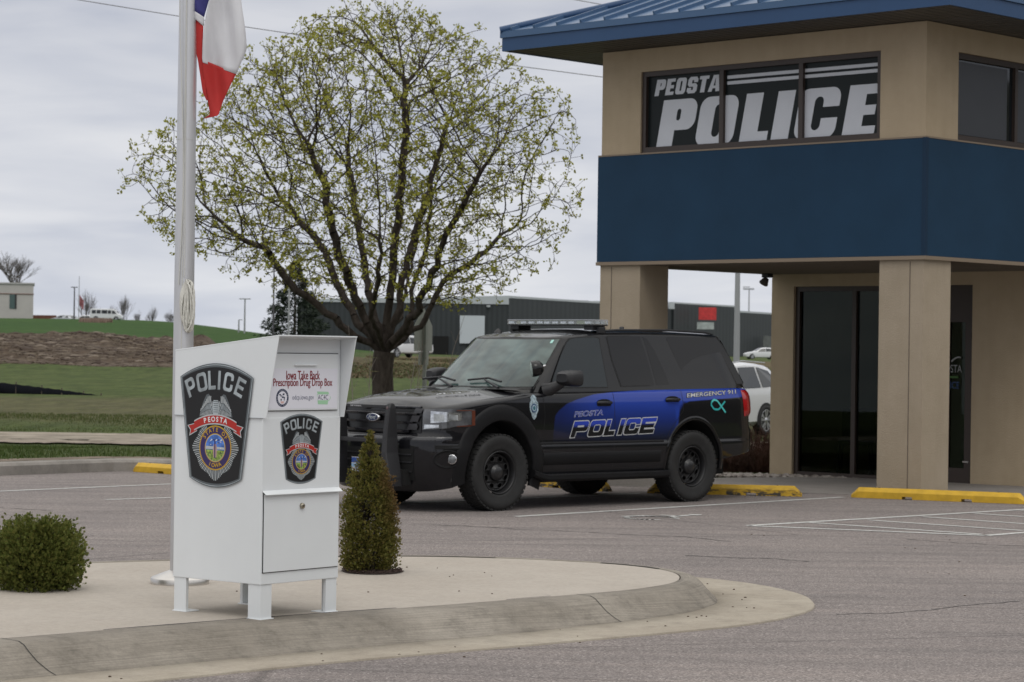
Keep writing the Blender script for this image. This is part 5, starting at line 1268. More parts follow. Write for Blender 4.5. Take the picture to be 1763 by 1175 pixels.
# push bumper
pb = bpy.data.objects.new('push_bumper', None); COL.objects.link(pb); pb.parent = car
for s_ in (1, -1):
    mb = MB(); P = []
    for z, x0, x1, y0, hw in ((.27, 1.0, 1.10, .45, .075), (.36, 1.0, 1.15, .45, .070), (.48, 1.0, 1.17, .435, .058), (.62, 1.0, 1.17, .418, .042), (.78, 1.0, 1.155, .41, .036), (1.0, 1.02, 1.13, .41, .034), (1.09, 1.03, 1.115, .41, .034), (1.125, 1.045, 1.10, .41, .030), (1.138, 1.06, 1.085, .41, .02)):
        P.append([(x0, s_ * (y0 - hw), z), (x1 - .012, s_ * (y0 - hw), z), (x1, s_ * (y0 - hw + .012), z), (x1, s_ * (y0 + hw - .012), z), (x1 - .012, s_ * (y0 + hw), z), (x0, s_ * (y0 + hw), z)])
    mb.grid(P, smooth=False, closed=True); mb.add(P[0], [list(range(6))]); mb.add(P[-1], [list(range(6))]); fixnormals(mb.build('upright', TRIM, pb))
mb = MB(); mb.box((1.085, 0, 1.098), (.03, .75, .034), bev=.006); mb.build('cross_bar', TRIM, pb); mb = MB(); mb.box((1.10, 0, .74), (.03, .75, .045), bev=.008); mb.build('cross_bar', TRIM, pb)
vs, fs = text2d('SETINA', .03, .0006); vs = fit(vs, -.215, -.03, 1.090, 1.106)
mb = MB(); mb.add([(1.1012, v_.x, v_.y) for v_ in vs], fs); mb.build('lettering', flat('bumper_letters', (.45, .46, .47)), pb)
mb = MB(); mb.lathe([(.001, .004), (.014, .004), (.018, 0)], 12, Matrix.Translation((1.118, .41, 1.085)) @ Matrix.Rotation(pi / 2, 4, 'Y')); mb.build('bolt', mat('bolt_pink', (.12, .08, .085), .4), pb)
# lettering on the hood
vs, fs = text2d('TO PROTECT & SERVE', .05, .001); b0_ = bounds(vs)
def hoodpt(x, y):
    return Vector((x, y, 0))
dg = bpy.context.evaluated_depsgraph_get(); dg.update()
def deck_z(x, y):
    i = min(range(nh), key=lambda i: abs(HP[i][0] - x)); hw = deck[i][-1][1]; q = min(1, abs(y) / hw); j = (q + 1) / 2 * (NC - 1); a = int(min(j, NC - 2)); f = j - a; return deck[i][a][2] * (1 - f) + deck[i][a + 1][2] * f
p0_, p1_ = Vector((.50, .46)), Vector((-.02, .60)); mb = MB(); d_ = (p1_ - p0_); L_ = d_.length; d_.normalize(); n_ = Vector((-d_.y, d_.x))
vs = fit(vs, 0, L_, 0, .045)
mb.add([(p0_.x + d_.x * v_.x - d_.y * 0 - n_.x * v_.y, p0_.y + d_.y * v_.x - n_.y * v_.y, deck_z(p0_.x + d_.x * v_.x, p0_.y + d_.y * v_.x) + .016) for v_ in vs], fs); mb.build('hood_lettering', flat('hood_letters', (.80, .82, .85)), body)

# light bar
LBX = -1.75
mb = MB(); P = []
for y, dx, in ((-.70, .10), (-.685, .125), (-.60, .14), (.60, .14), (.685, .125), (.70, .10)):
    P.append([(LBX - dx, y, 1.995), (LBX + dx, y, 1.995), (LBX + dx, y, 2.01), (LBX - dx, y, 2.01)])
lb = MB(); lb.grid(P, smooth=False, closed=True); lb.add(P[0], [(0, 1, 2, 3)]); lb.add(P[-1], [(0, 1, 2, 3)]); lbo = fixnormals(lb.build('light_bar', TRIM, car))
LENS = bpy.data.materials.new('clear_lens'); LENS.use_nodes = True; t = LENS.node_tree; b = t.nodes['Principled BSDF']; b.inputs['Base Color'].default_value = (.8, .84, .86, 1); b.inputs['Transmission Weight'].default_value = .75; b.inputs['Roughness'].default_value = .08; b.inputs['IOR'].default_value = 1.15
P = []
for y, dx in ((-.705, .09), (-.69, .125), (-.60, .143), (.60, .143), (.69, .125), (.705, .09)):
    P.append([(LBX - dx, y, 2.0105), (LBX + dx, y, 2.0105), (LBX + dx * .98, y, 2.052), (LBX - dx * .98, y, 2.052)])
mb = MB(); mb.grid(P, smooth=False, closed=True); mb.add(P[0], [(0, 1, 2, 3)]); mb.add(P[-1], [(0, 1, 2, 3)]); fixnormals(mb.build('lens_cover', LENS, lbo))
mb = MB(); P = [[(LBX - dx, y, 2.054), (LBX + dx, y, 2.054), (LBX + dx, y, 2.064), (LBX - dx, y, 2.064)] for y, dx in ((-.70, .10), (-.69, .126), (-.60, .146), (.60, .146), (.69, .126), (.70, .10))]
mb.grid(P, smooth=False, closed=True); mb.add(P[0], [(0, 1, 2, 3)]); mb.add(P[-1], [(0, 1, 2, 3)]); fixnormals(mb.build('bar_top', mat('bar_top_grey', (.38, .40, .43), .3, spec=.5), lbo))
LM = mat('led_module', (.50, .54, .58), .2, metal=.5, var=.3, vscale=60)
for y in (-.62, -.42, -.29, -.15, -.03, .10, .23, .36, .62):
    mb = MB(); mb.box((LBX + .10, y, 2.03), (.05, .095, .032), 0, bev=.004)
    for q in range(3): mb.box((LBX + .127, y - .028 + q * .028, 2.03), (.004, .018, .020), 1)
    mb.build('led_module', [LM, CHROME], lbo)
for x_ in (LBX - .05, LBX + .03):
    mb = MB(); mb.box((x_, .675, 2.03), (.06, .035, .03), 0, bev=.004); mb.build('led_module', LM, lbo)
for s_ in (1, -1):
    mb = MB(); mb.box((LBX, s_ * .60, 1.972), (.20, .14, .05), bev=.01); mb.box((LBX, s_ * .705, 1.945), (.10, .05, .07), bev=.008); mb.build('mounting_foot', TRIM, lbo)
# tail lights
TLR = mat('tail_light_red', (.32, .008, .010), .12, spec=.7, coat=.5, var=.15, vscale=12); TLW = mat('tail_light_clear', (.42, .36, .36), .15, spec=.7)
tot = sum(math.hypot(HP[i + 1][0] - HP[i][0], HP[i + 1][1] - HP[i][1]) for i in range(len(HP) - 1))
def s_at(x_, y_): 
    L = 0; best = (9, 0)
    for i in range(len(HP)):
        if i: L += math.hypot(HP[i][0] - HP[i - 1][0], HP[i][1] - HP[i - 1][1])
        d = math.hypot(HP[i][0] - x_, HP[i][1] - y_)
        if d < best[0]: best = (d, L)
    return best[1]
sA, sB = s_at(-3.885, .957), s_at(-4.205, .76)
for s_ in (1, -1):
    mb = MB()
    P = [[arcpt(sA + (sB - sA) * j / 12 + .02 * (1 - i / 8), .975 + .305 * i / 8, .022 * min(1, min(j, 12 - j) / 1.5) * min(1, min(i, 8 - i) / 1.2) + .004, s_) for j in range(13)] for i in range(9)]
    mb.grid(P if s_ > 0 else P[::-1]); to = mb.build('tail_light', TLR, car)
    mb = MB(); P = [[arcpt(sA + (sB - sA) * (.38 + .55 * j / 6), 1.12 + .085 * i / 3, .030, s_) for j in range(7)] for i in range(4)]; mb.grid(P if s_ > 0 else P[::-1]); mb.build('reversing_lamp', TLW, to)
# rear bumper step line, decals laid on the body side
def decal(vs, fs, m, name, off=.003, mi=None, parent=None):
    mb = MB(); mb.add([(v_[0], ysurf(v_[0], v_[1], off), v_[1]) for v_ in vs], fs); return mb.build(name, m, parent or body)
D_W = flat('decal_white', (.50, .51, .52), .35)
D_F = bpy.data.materials.new('decal_fill'); D_F.use_nodes = True; t = D_F.node_tree; b = t.nodes['Principled BSDF']; b.inputs['Roughness'].default_value = .2; sx = N(t, 'ShaderNodeSeparateXYZ'); t.links.new(coords(t), sx.inputs[0])
rel = mth(t, 'ADD', sx.outputs[2], mth(t, 'MULTIPLY', sx.outputs[0], .016))
t.links.new(mixc(t, mrange(t, rel, .845, .895, 0, 1, True), (.006, .006, .009), (.03, .06, .42)), b.inputs['Base Color'])
D_K = flat('decal_black', (.006, .006, .008), .25)
# POLICE outlined: x runs from -1.00 back to -2.44; baseline rises slightly
PW = [('P', 0, .235), ('O', .262, .235), ('L', .512, .165), ('I', .735, .075), ('C', .828, .232), ('E', 1.078, .235)]
def pol(specs, x0, z0, h, st, br, shear, rise, off2, m, name, o_):
    V = []; F = []
    for ch_, dx, wd in specs:
        vs, fs = fill2d(glyph(ch_, wd / h, st / h, br, .2), off2 / h if off2 else 0); k = len(V)
        V += [Vector((x0 - (dx + v_.x * h + shear * v_.y * h), z0 + v_.y * h + rise * (dx + v_.x * h))) for v_ in vs]; F += [[i + k for i in f] for f in fs]
    return decal(V, F, m, name, o_)
pol(PW, -1.02, .765, .175, .068, .27, .38, .026, .0085, D_W, 'police_lettering', .0035)
pol(PW, -1.02, .765, .175, .068, .27, .38, .026, -.0015, D_F, 'police_lettering_fill', .0055)
def dtext(s, x0, x1, z0, z1, rise, shear, bold, m, name, o_):
    vs, fs = text2d(s, 1, bold, 0); a, b_, c, d = bounds(vs); V = []
    for v_ in vs:
        f = (v_.x - a) / (b_ - a); g = (v_.y - c) / (d - c); V.append(Vector((x0 + (x1 - x0) * f - shear * g * (z1 - z0), z0 + (z1 - z0) * g + rise * abs(x1 - x0) * f)))
    return decal(V, fs, m, name, o_)
dtext('PEOSTA', -1.075, -1.53, .985, 1.048, .045, .35, .035, D_W, 'city_lettering', .0035); dtext('PEOSTA', -1.079, -1.526, .989, 1.044, .045, .35, -.004, D_F, 'city_lettering_fill', .0055)
dtext('EMERGENCY 911', -2.90, -3.79, 1.190, 1.248, .050, .35, .045, D_K, 'emergency_lettering_outline', .003); dtext('EMERGENCY 911', -2.91, -3.78, 1.196, 1.242, .050, .35, .008, D_W, 'emergency_lettering', .0045)  # black printed outline behind the white letters
# teal ribbon
rb_ = stroke([(-3.33 - .0, 1.155), (-3.31, 1.11), (-3.36, 1.06), (-3.44, 1.055), (-3.56, 1.15)], .022, .02); decal([Vector(p) for p in rb_], [list(range(len(rb_)))][:0] or [[i, i + 1, len(rb_) - 2 - i, len(rb_) - 1 - i] for i in range(len(rb_) // 2 - 1)], flat('ribbon_teal', (.03, .36, .36), .3), 'ribbon_decal', .0035)
rb_ = stroke([(-3.33, 1.145), (-3.36, 1.17), (-3.42, 1.16), (-3.50, 1.08), (-3.56, 1.02)], .022, .02); decal([Vector(p) for p in rb_], [[i, i + 1, len(rb_) - 2 - i, len(rb_) - 1 - i] for i in range(len(rb_) // 2 - 1)], flat('ribbon_teal_light', (.08, .50, .48), .3), 'ribbon_decal', .0045)
# badge on the front door edge
bd_o = [(0, .135), (.03, .118), (.045, .10), (.038, .075), (.062, .05), (.066, 0), (.060, -.04), (.040, -.07), (.034, -.10), (.02, -.12), (0, -.135)]
bd_p = [(-.475 - x, 1.10 + z) for x, z in bd_o] + [(-.475 + x, 1.10 + z) for x, z in bd_o[::-1][1:-1]]
bo_ = decal([Vector(p) for p in bd_p], [list(range(len(bd_p)))], mat('badge_silver', (.30, .38, .42), .35, var=.6, vscale=45), 'badge_decal', .0035)
def el_(r, rz): return [Vector((-.475 + r * cos(2 * pi * k / 24), 1.09 + rz * sin(2 * pi * k / 24))) for k in range(24)]
decal(el_(.043, .048), [list(range(24))], flat('badge_navy', (.03, .07, .16), .3), 'badge_ring', .0045, parent=bo_); decal(el_(.030, .034), [list(range(24))], flat('badge_pale', (.35, .45, .5), .3), 'badge_ring', .0055, parent=bo_); decal(el_(.018, .022), [list(range(24))], flat('badge_teal', (.03, .12, .16), .3), 'badge_ring', .0065, parent=bo_)
# tailgate glass
mb = MB(); mb.grid([[Vector((-4.165 + .33 * f - .012, q * (.70 - .08 * f), 1.36 + .50 * f)) for q in np.linspace(-1, 1, 7)] for f in (0, .5, 1)]); mb.build('rear_window', GLASSR, car)

# ================================================================== OTHER VEHICLES
CARW = mat('white_car_paint', (.62, .63, .64), .22, coat=.6); CARS = mat('silver_car_paint', (.38, .40, .43), .25, coat=.6, metal=.2); CGL = mat('car_glass', (.015, .018, .02), .06, spec=.6); CTR = mat('car_trim', (.02, .02, .022), .5); ALLOY = mat('alloy_wheel', (.42, .43, .45), .3, metal=.6)
def simple_car(name, label, cat, loc, rz, st, wheels, wins, paint, wr=.33, hw=.9, group=None, spokes=10, extra=None, z0=0, gl=CGL):
    """st: (x, z bottom, z belt, z top, half width, half width of the top); wins: polygons in (x, f) with f from belt 0 to top 1"""
    o = thing(name, label, cat, loc, rz, group); mb = MB(); P = []
    for x, zb, zl, zt, h, ht in st:
        row = [(x, 0, zb), (x, h - .12, zb), (x, h - .01, zb + .10), (x, h, (zb + zl) / 2), (x, h - .03, zl), (x, ht + .02, zt - .06), (x, ht - .10, zt - .005), (x, ht * .5, zt + .015), (x, 0, zt + .02)]
        P.append(row + [(a, -b_, c) for a, b_, c in row[-2:0:-1]])
    mb.grid(P, closed=True); n = len(P[0]); mb.add(P[0], [list(range(n))]); mb.add(P[-1], [list(range(n))])
    bo = fixnormals(mb.build('body', paint, o))
    for v_ in bo.data.polygons: v_.use_smooth = True
    bo.data.set_sharp_from_angle(angle=radians(38))
    X_ = [s[0] for s in st]; srt = sorted(range(len(st)), key=lambda i: X_[i])
    def g(k, x): return float(np.interp(x, [X_[i] for i in srt], [st[i][k] for i in srt]))
    for pl in wins:
        for s_ in (1, -1):
            mb = MB(); vs = []
            for x, f in pl:
                zl, zt, h, ht = g(2, x), g(3, x) - .06, g(4, x) - .03, g(5, x) + .02; vs.append((x, s_ * (h + (ht - h) * f + .016), zl + (zt - zl) * f))
            mb.add(vs, [list(range(len(vs)))]); mb.build('side_window', gl, o)
    for x in wheels:
        for s_ in (1, -1):
            mb = MB(); mb.add([(x + (wr + .055) * cos(a), s_ * (g(4, x) + .004), wr + z0 + (wr + .055) * sin(a)) for a in [pi * k / 14 for k in range(15)]] + [(x - wr - .05, s_ * (g(4, x) + .004), .24), (x + wr + .05, s_ * (g(4, x) + .004), .24)], [list(range(17))]); mb.build('wheel_arch', CTR, o)
            T = Matrix.Translation((x, s_ * (g(4, x) - .09), wr)) @ (Matrix.Rotation(-pi / 2, 4, 'X') if s_ > 0 else Matrix.Rotation(pi / 2, 4, 'X'))
            we = bpy.data.objects.new('wheel', None); COL.objects.link(we); we.parent = o
            mb = MB(); mb.lathe([(.6 * wr, -.1), (.9 * wr, -.1), (wr, -.08), (wr, .085), (.93 * wr, .11), (.72 * wr, .112), (.70 * wr, .09), (.001, .04)], 28, T); mb.build('tyre', RUBBER, we)
            mb = MB(); mb.lathe([(.72 * wr, .095), (.70 * wr, .115), (.66 * wr, .105)], 28, T)
            for k in range(spokes):
                a = 2 * pi * k / spokes + (.09 if k % 2 else -.09); ca, sa = cos(a), sin(a); w1, w2 = .018, .034
                mb.add([T @ Vector(q) for q in [(.05 * ca + w1 * sa, .05 * sa - w1 * ca, .10), (.68 * wr * ca + w2 * sa, .68 * wr * sa - w2 * ca, .108), (.68 * wr * ca - w2 * sa, .68 * wr * sa + w2 * ca, .108), (.05 * ca - w1 * sa, .05 * sa + w1 * ca, .10)]], [(0, 1, 2, 3)])
            mb.lathe([(.001, .115), (.06, .11), (.065, .095)], 14, T); mb.build('rim', ALLOY, we)
    # windscreen: between the bonnet station and the first full height roof station
    k0 = next(i for i in range(len(st)) if st[i][3] - st[i][2] > .2) - 1; k1 = next(i for i in range(len(st)) if st[i][3] > max(q[3] for q in st) - .14)
    a0, a1 = st[k0], st[k1]; mb = MB(); P = []
    for f in (.12, .4, .7, .93):
        x = a0[0] + (a1[0] - a0[0]) * f; zz_ = g(3, x) + .022; hw_ = g(5, x) - .06; P.append([(x, hw_ * q, zz_ + .012 * (1 - q * q)) for q in (-1, -.5, 0, .5, 1)])
    mb.grid(P); mb.build('windscreen', gl, o)
    if extra: extra(o, g)
    return o
SUVST = [(2.25, .42, .70, .74, .55, .42), (2.18, .30, .78, .82, .78, .62), (1.9, .24, .92, .96, .88, .72), (1.2, .22, 1.0, 1.06, .90, .76), (.95, .22, 1.02, 1.08, .905, .78), (.35, .22, 1.03, 1.46, .91, .72), (.0, .22, 1.03, 1.58, .91, .68), (-.6, .22, 1.04, 1.64, .91, .67), (-1.3, .22, 1.06, 1.63, .91, .66), (-1.85, .24, 1.08, 1.58, .90, .64), (-2.05, .28, 1.08, 1.50, .88, .62), (-2.2, .34, 1.05, 1.20, .84, .66), (-2.32, .40, .95, 1.00, .78, .66)]
SUVW = [[(.75, .06), (.30, .92), (-.28, .95), (-.28, .06)], [(-.36, .06), (-.36, .95), (-1.12, .95), (-1.16, .06)], [(-1.24, .06), (-1.22, .95), (-1.75, .85), (-1.98, .50), (-1.80, .08)]]
def suv_extra(o, g):
    for s_ in (1, -1):
        mb = MB(); mb.add([(-2.02, s_ * .885, .92), (-2.24, s_ * .82, .90), (-2.26, s_ * .80, 1.10), (-2.05, s_ * .862, 1.12)], [(0, 1, 2, 3)]); mb.build('tail_light', TLR, o)
        mb = MB(); mb.tube([(.1, s_ * .70, 1.60), (-.6, s_ * .69, 1.68), (-1.7, s_ * .66, 1.64)], .014, 5); mb.build('roof_rail', ALLOY, o)
    mb = MB(); mb.add([(-2.16, .62, 1.24), (-2.16, -.62, 1.24), (-2.04, -.58, 1.52), (-2.04, .58, 1.52)], [(0, 1, 2, 3)]); mb.build('rear_window', CGL, o)
    mb = MB(); mb.grid([[(x, q * g(4, x) * .9, z) for q in (-1, 0, 1)] for x, z in ((-2.33, .30), (-2.36, .45), (-2.30, .55))]); mb.build('rear_bumper', CTR, o)
q = ground(1315, 750, -.13); ang = radians(235); wx = Vector((cos(ang), sin(ang))); lx = Vector((-wx.y, wx.x))
oxy = Vector((q.x, q.y)) + wx * 1.35 - lx * .86
simple_car('parked_suv', 'white SUV with multi spoke wheels, half hidden behind the black police vehicle', 'car', (oxy.x, oxy.y, -.13), ang, SUVST, (1.38, -1.35), SUVW, CARW, wr=.345, extra=suv_extra)
# small white car far off on the right
HBST = [(2.1, .35, .60, .62, .55, .45), (2.0, .25, .70, .74, .76, .62), (1.2, .2, .88, .92, .85, .72), (.9, .2, .90, .96, .86, .72), (.2, .2, .92, 1.36, .86, .64), (-.4, .2, .93, 1.44, .86, .62), (-1.1, .2, .94, 1.42, .86, .62), (-1.75, .24, .95, 1.25, .84, .62), (-2.0, .35, .85, .98, .78, .64)]
HBW = [[(.62, .06), (.18, .9), (-.35, .93), (-.35, .06)], [(-.42, .06), (-.42, .93), (-1.1, .9), (-1.45, .06)]]
def tz(x, y): return float(terrain_z(x, y))
p = at(1310, 600, 300); simple_car('parked_car', 'small white hatchback far away on the right beside the dark warehouse', 'car', (p.x, 300, tz(p.x, 300) + .02), radians(190), HBST, (1.3, -1.3), HBW, CARW, wr=.31)
# cars on the hill
for px, lab_, pt, rz_ in ((106, 'leftmost of the three low cars on the hilltop, pale silver', CARS, 175), (126, 'middle one of the three low cars on the hilltop, grey', CARS, 5), (143, 'white car parked on the hilltop just left of the passenger van', CARW, 182)):
    p = at(px, 552, 425); simple_car('parked_car', lab_, 'car', (p.x, 425, tz(p.x, 425) - .75), radians(rz_), HBST, (1.3, -1.3), HBW, pt, wr=.31, group='cars parked on the hilltop')
VST = [(2.75, .45, .9, .95, .7, .6), (2.65, .35, 1.0, 1.05, .92, .78), (2.2, .3, 1.15, 1.22, .98, .84), (1.75, .3, 1.2, 1.85, .99, .82), (1.45, .3, 1.2, 2.05, .99, .82), (-2.4, .3, 1.2, 2.08, .99, .82), (-2.62, .35, 1.2, 1.98, .97, .80), (-2.68, .45, 1.1, 1.2, .95, .85)]
VW = [[(1.95, .05), (1.62, .75), (1.15, .8), (1.15, .05)], [(1.0, .05), (1.0, .8), (.45, .8), (.45, .05)], [(.35, .05), (.35, .8), (-.65, .8), (-.65, .05)], [(-.8, .05), (-.8, .8), (-1.5, .8), (-1.5, .05)], [(-1.62, .05), (-1.62, .8), (-2.35, .8), (-2.35, .05)]]
p = at(183, 555, 417); simple_car('passenger_van', 'long white passenger van with dark windows parked on the hilltop', 'van', (p.x, 417, tz(p.x, 417) - .25), radians(-3), VST, (1.9, -1.6), VW, CARW, wr=.38)
PST = [(2.9, .5, .9, .95, .7, .6), (2.8, .35, 1.0, 1.08, .93, .8), (1.7, .35, 1.12, 1.2, .98, .85), (1.35, .35, 1.15, 1.30, .98, .82), (.75, .35, 1.15, 1.82, .98, .76), (.3, .35, 1.16, 1.88, .98, .75), (-.75, .35, 1.16, 1.86, .98, .75), (-.95, .35, 1.16, 1.24, .98, .9), (-1.0, .35, 1.1, 1.16, .98, .95), (-2.8, .4, 1.1, 1.16, .97, .95), (-2.88, .5, 1.0, 1.1, .95, .93)]
PW2 = [[(1.15, .06), (.78, .8), (.22, .85), (.22, .06)], [(.14, .06), (.14, .85), (-.7, .8), (-.75, .06)]]
def pk(o, g):
    mb = MB(); mb.box((-1.9, .985, .85), (.5, .004, .35)); mb.build('door_decal', mat('orange_decal', (.55, .08, .03), .4), o)
p = at(694, 608, 205); simple_car('pickup_truck', 'white pickup truck with an orange mark on its bed, seen through the tree', 'pickup truck', (p.x, 205, tz(p.x, 205) + .05), radians(233), PST, (1.95, -1.85), PW2, CARW, wr=.4, extra=pk)

# ================================================================== FAR BUILDINGS
M_WH = bpy.data.materials.new('dark_ribbed_metal'); M_WH.use_nodes = True; t = M_WH.node_tree; b = t.nodes['Principled BSDF']; b.inputs['Roughness'].default_value = .6
wv = N(t, 'ShaderNodeTexWave', bands_direction='X'); wv.inputs['Scale'].default_value = .5; t.links.new(coords(t), wv.inputs['Vector'])
t.links.new(mixc(t, mixc(t, 1.0, ramp(t, wv.outputs[0], [(.3, 0.), (.6, 1.)]), noise(t, .2, 4, .6, coords(t)), 'MULTIPLY'), (.018, .023, .026), (.036, .042, .046)), b.inputs['Base Color'])
M_LTR = mat('pale_trim', (.42, .45, .47), .5)
wh = thing('warehouse', 'long dark ribbed metal warehouse far behind the tree and the police vehicle', 'warehouse', (0, 300, 0))
def wx_(px, Y): p = at(px, 600, Y); return Vector((p.x, Y - 300, 0))
A_, B2, C2, D2 = wx_(511, 300), wx_(875, 300), wx_(1152, 350), wx_(1480, 440)
C3, C4 = wx_(1159, 351), wx_(1268, 374)
def wall_seg(mb, a, b_, z0, z1a, z1b, th=.4, mi=0):
    d = (b_ - a).normalized(); n_ = Vector((-d.y, d.x, 0)) * th; vs = [a, b_, b_ + n_, a + n_]
    mb.add([(v_.x, v_.y, z0) for v_ in vs] + [(vs[0].x, vs[0].y, z1a), (vs[1].x, vs[1].y, z1b), (vs[2].x, vs[2].y, z1b), (vs[3].x, vs[3].y, z1a)], [(3, 2, 1, 0), (4, 5, 6, 7), (0, 1, 5, 4), (1, 2, 6, 5), (2, 3, 7, 6), (3, 0, 4, 7)], mi)
mb = MB(); wall_seg(mb, A_, B2, -2, 7.45, 8.25); wall_seg(mb, B2, C2, -2, 8.25, 8.2); wall_seg(mb, C2, D2, -2, 8.2, 8.2); wall_seg(mb, A_ + Vector((0, 60, 0)), A_, -2, 7.4, 7.4)
mb.build('wall', M_WH, wh)
mb = MB(); wall_seg(mb, C3 + Vector((0, -.3, 0)), C4 + Vector((0, -.3, 0)), 1, 8.9, 8.95, 8); mb.build('raised_block', M_WH, wh)
mb = MB(); 
for a, b_, za, zb_ in ((A_, B2, 7.45, 8.25), (B2, C2, 8.25, 8.2), (C2, D2, 8.2, 8.2)): wall_seg(mb, a + Vector((0, -.12, za)) - Vector((0, 0, za)), b_ + Vector((0, -.12, 0)), za, za + .28, zb_ + .28, .6)
wall_seg(mb, C3 + Vector((0, -.4, 0)), C4 + Vector((0, -.4, 0)), 8.9, 9.1, 9.15, 8.2)
# slope of the first trim piece follows the roof
mb.build('roof_trim', M_LTR, wh)
mb = MB(); mb.add([A_ + Vector((0, 0, 7.4)), B2 + Vector((0, 0, 8.2)), C2 + Vector((0, 0, 8.15)), D2 + Vector((0, 0, 8.15)), D2 + Vector((0, 60, 8.3)), A_ + Vector((0, 60, 8.3))], [(0, 1, 2, 3, 4, 5)]); mb.build('roof', M_LTR, wh)
def wbox(name, px0, px1, py0, py1, Y, m, parent, dep=.2):
    a = at(px0, py0, Y); b_ = at(px1, py1, Y); mb = MB(); mb.box(((a.x + b_.x) / 2, Y - 300 - dep / 2, (a.z + b_.z) / 2), (b_.x - a.x, dep, a.z - b_.z)); return mb.build(name, m, parent)
wbox('loading_door', 792, 834, 543.5, 592, 299.9, mat('pale_door', (.50, .54, .58), .5), wh)
wbox('loading_door', 746, 772, 579, 612, 299.9, DARKVOID, wh)
wbox('sign_panel', 1203, 1233, 529.5, 551.5, 357, mat('red_sign', (.52, .035, .035), .5, var=.25, vscale=2.2), wh); wbox('pale_window', 1200, 1229, 555, 567.5, 357, mat('pale_window', (.38, .42, .41), .4, var=.2, vscale=1.5), wh)
wbox('roof_unit', 1150, 1159, 521, 533, 349, M_LTR, wh, 3); wbox('roof_unit', 1000, 1012, 518, 521, 325, M_LTR, wh, 2); wbox('roof_unit', 1020, 1032, 519, 522.5, 328, M_LTR, wh, 2)
wbox('wall_lamp', 838, 844, 526, 529, 299.8, M_LTR, wh, .5)
wbox('loading_door', 1314, 1345, 578.5, 604, 388, mat('grey_mesh', (.12, .13, .125), .6, var=.3, vscale=2), wh)
# pale block on the hill at the far left
pb_ = thing('office_building', 'pale grey flat roofed building on the hill at the left edge', 'building', (at(57, 548, 420).x, 420, 4.6), radians(11.4))
mb = MB(); mb.box((-25, 8, 3.75), (50, 16, 7.5)); mb.build('wall', mat('pale_wall', (.44, .42, .40), .8, var=.05, vscale=.5), pb_)
zt0 = at(57, 487, 420).z - 4.6
mb = MB(); mb.box((-25, -.05, zt0 - 2.0), (50.2, .1, .16)); mb.build('brick_stripe', mat('brick_stripe', (.19, .12, .10), .8), pb_)
mb = MB(); mb.box((-25, 8, 7.6), (50.4, 16.4, .25)); mb.build('parapet', mat('parapet', (.42, .41, .40), .7), pb_)
a = at(17.5, 507, 420) - pb_.location; b_ = at(29, 532, 420) - pb_.location
mb = MB(); mb.box(((a.x + b_.x) / 2, -.04, (a.z + b_.z) / 2), (b_.x - a.x, .1, a.z - b_.z)); wo_ = mb.build('window', mat('green_window', (.06, .10, .095), .15), pb_)
mb = MB(); mb.box((b_.x - .15, -.10, (a.z + b_.z) / 2), (.3, .05, a.z - b_.z)); mb.build('frame', CTR, wo_)
lw = thing('brick_wall', 'low reddish brick wall on the hilltop right of the pale building', 'wall', (at(76, 548, 440).x, 440, 5.2))
mb = MB(); mb.box((0, 0, .9), (4.4, .4, 1.8)); mb.box((4.5, 0, .5), (5.5, .4, 1.0)); mb.build('wall', mat('red_brick', (.17, .07, .05), .85, var=.2, vscale=3), lw)

# ================================================================== POLES, SIGN, FENCE, WIRES
def pole(name, label, cat, px, ytop, ybot, Y, r, m, arms=(), group=None):
    a = at(px, ybot, Y); b_ = at(px, ytop, Y); o = thing(name, label, cat, (a.x, Y, a.z), 0, group); h = b_.z - a.z; mb = MB(); mb.tube([(0, 0, -.3), (0, 0, h)], [r, r * .7], 8); mb.build('pole', m, o)
    for (dx, dz, w_, th) in arms:
        mb = MB(); mb.box((dx, 0, h + dz), (w_, .25, th)); mb.build('lamp_head', m, o)
    return o
PG = mat('grey_pole', (.30, .31, .32), .5); PD = mat('dark_pole', (.05, .05, .055), .5)
pole('street_lamp', 'dark lamp post on the hilltop left of the small flagpole', 'lamp post', 127.5, 495, 549, 405, .13, PD, ((0, 0, 1.1, .14),))
o = pole('hilltop_flagpole', 'thin pale flagpole on the hilltop behind the parked cars', 'flagpole', 135.5, 476, 549, 405, .07, PG)
mb = MB(); hz = at(136, 508, 405).z - o.location.z; mb.grid([[(.1 + .085 * k * (1 - i * .0), .12 * sin(k * .9), hz - .085 * k * 1.2 - i * .42) for k in range(10)] for i in range(5)]); mb.v = [(x * .9, y, z) for x, y, z in mb.v]
ff = thing('small_flag', 'small red striped flag at half mast on the hilltop pole', 'flag', o.location); mb.build('cloth', mat('faded_flag', (.28, .10, .11), .8, var=.6, vscale=3), ff)
pole('street_lamp', 'grey double headed lamp post on the field left of the evergreen', 'lamp post', 421, 515, 570, 300, .12, PG, ((0, 0, 1.4, .12),))
pole('street_lamp', 'short lamp post on the field, next to the taller double headed one', 'lamp post', 411, 551, 569, 330, .12, PG, ((.25, 0, .5, .1),))
pole('utility_pole', 'tall thin dark pole standing left of the evergreen', 'pole', 470, 452, 600, 160, .06, PD)
pole('utility_pole', 'grey pole standing in front of the evergreen', 'pole', 496.5, 465, 600, 120, .055, PG)
pole('street_lamp', 'tall grey pole seen between the tan column and the pier', 'pole', 1268, 430, 622, 95, .13, PG)
pole('floodlight_mast', 'far floodlight mast above the warehouse roof on the right', 'lamp post', 1289, 498, 560, 420, .15, PG, ((-.1, 0, 1.9, .3), (-.5, .35, 1.2, .15)))
o = pole('street_lamp', 'curved arm street lamp beside the left pier', 'lamp post', 1341, 497, 640, 110, .09, PG)
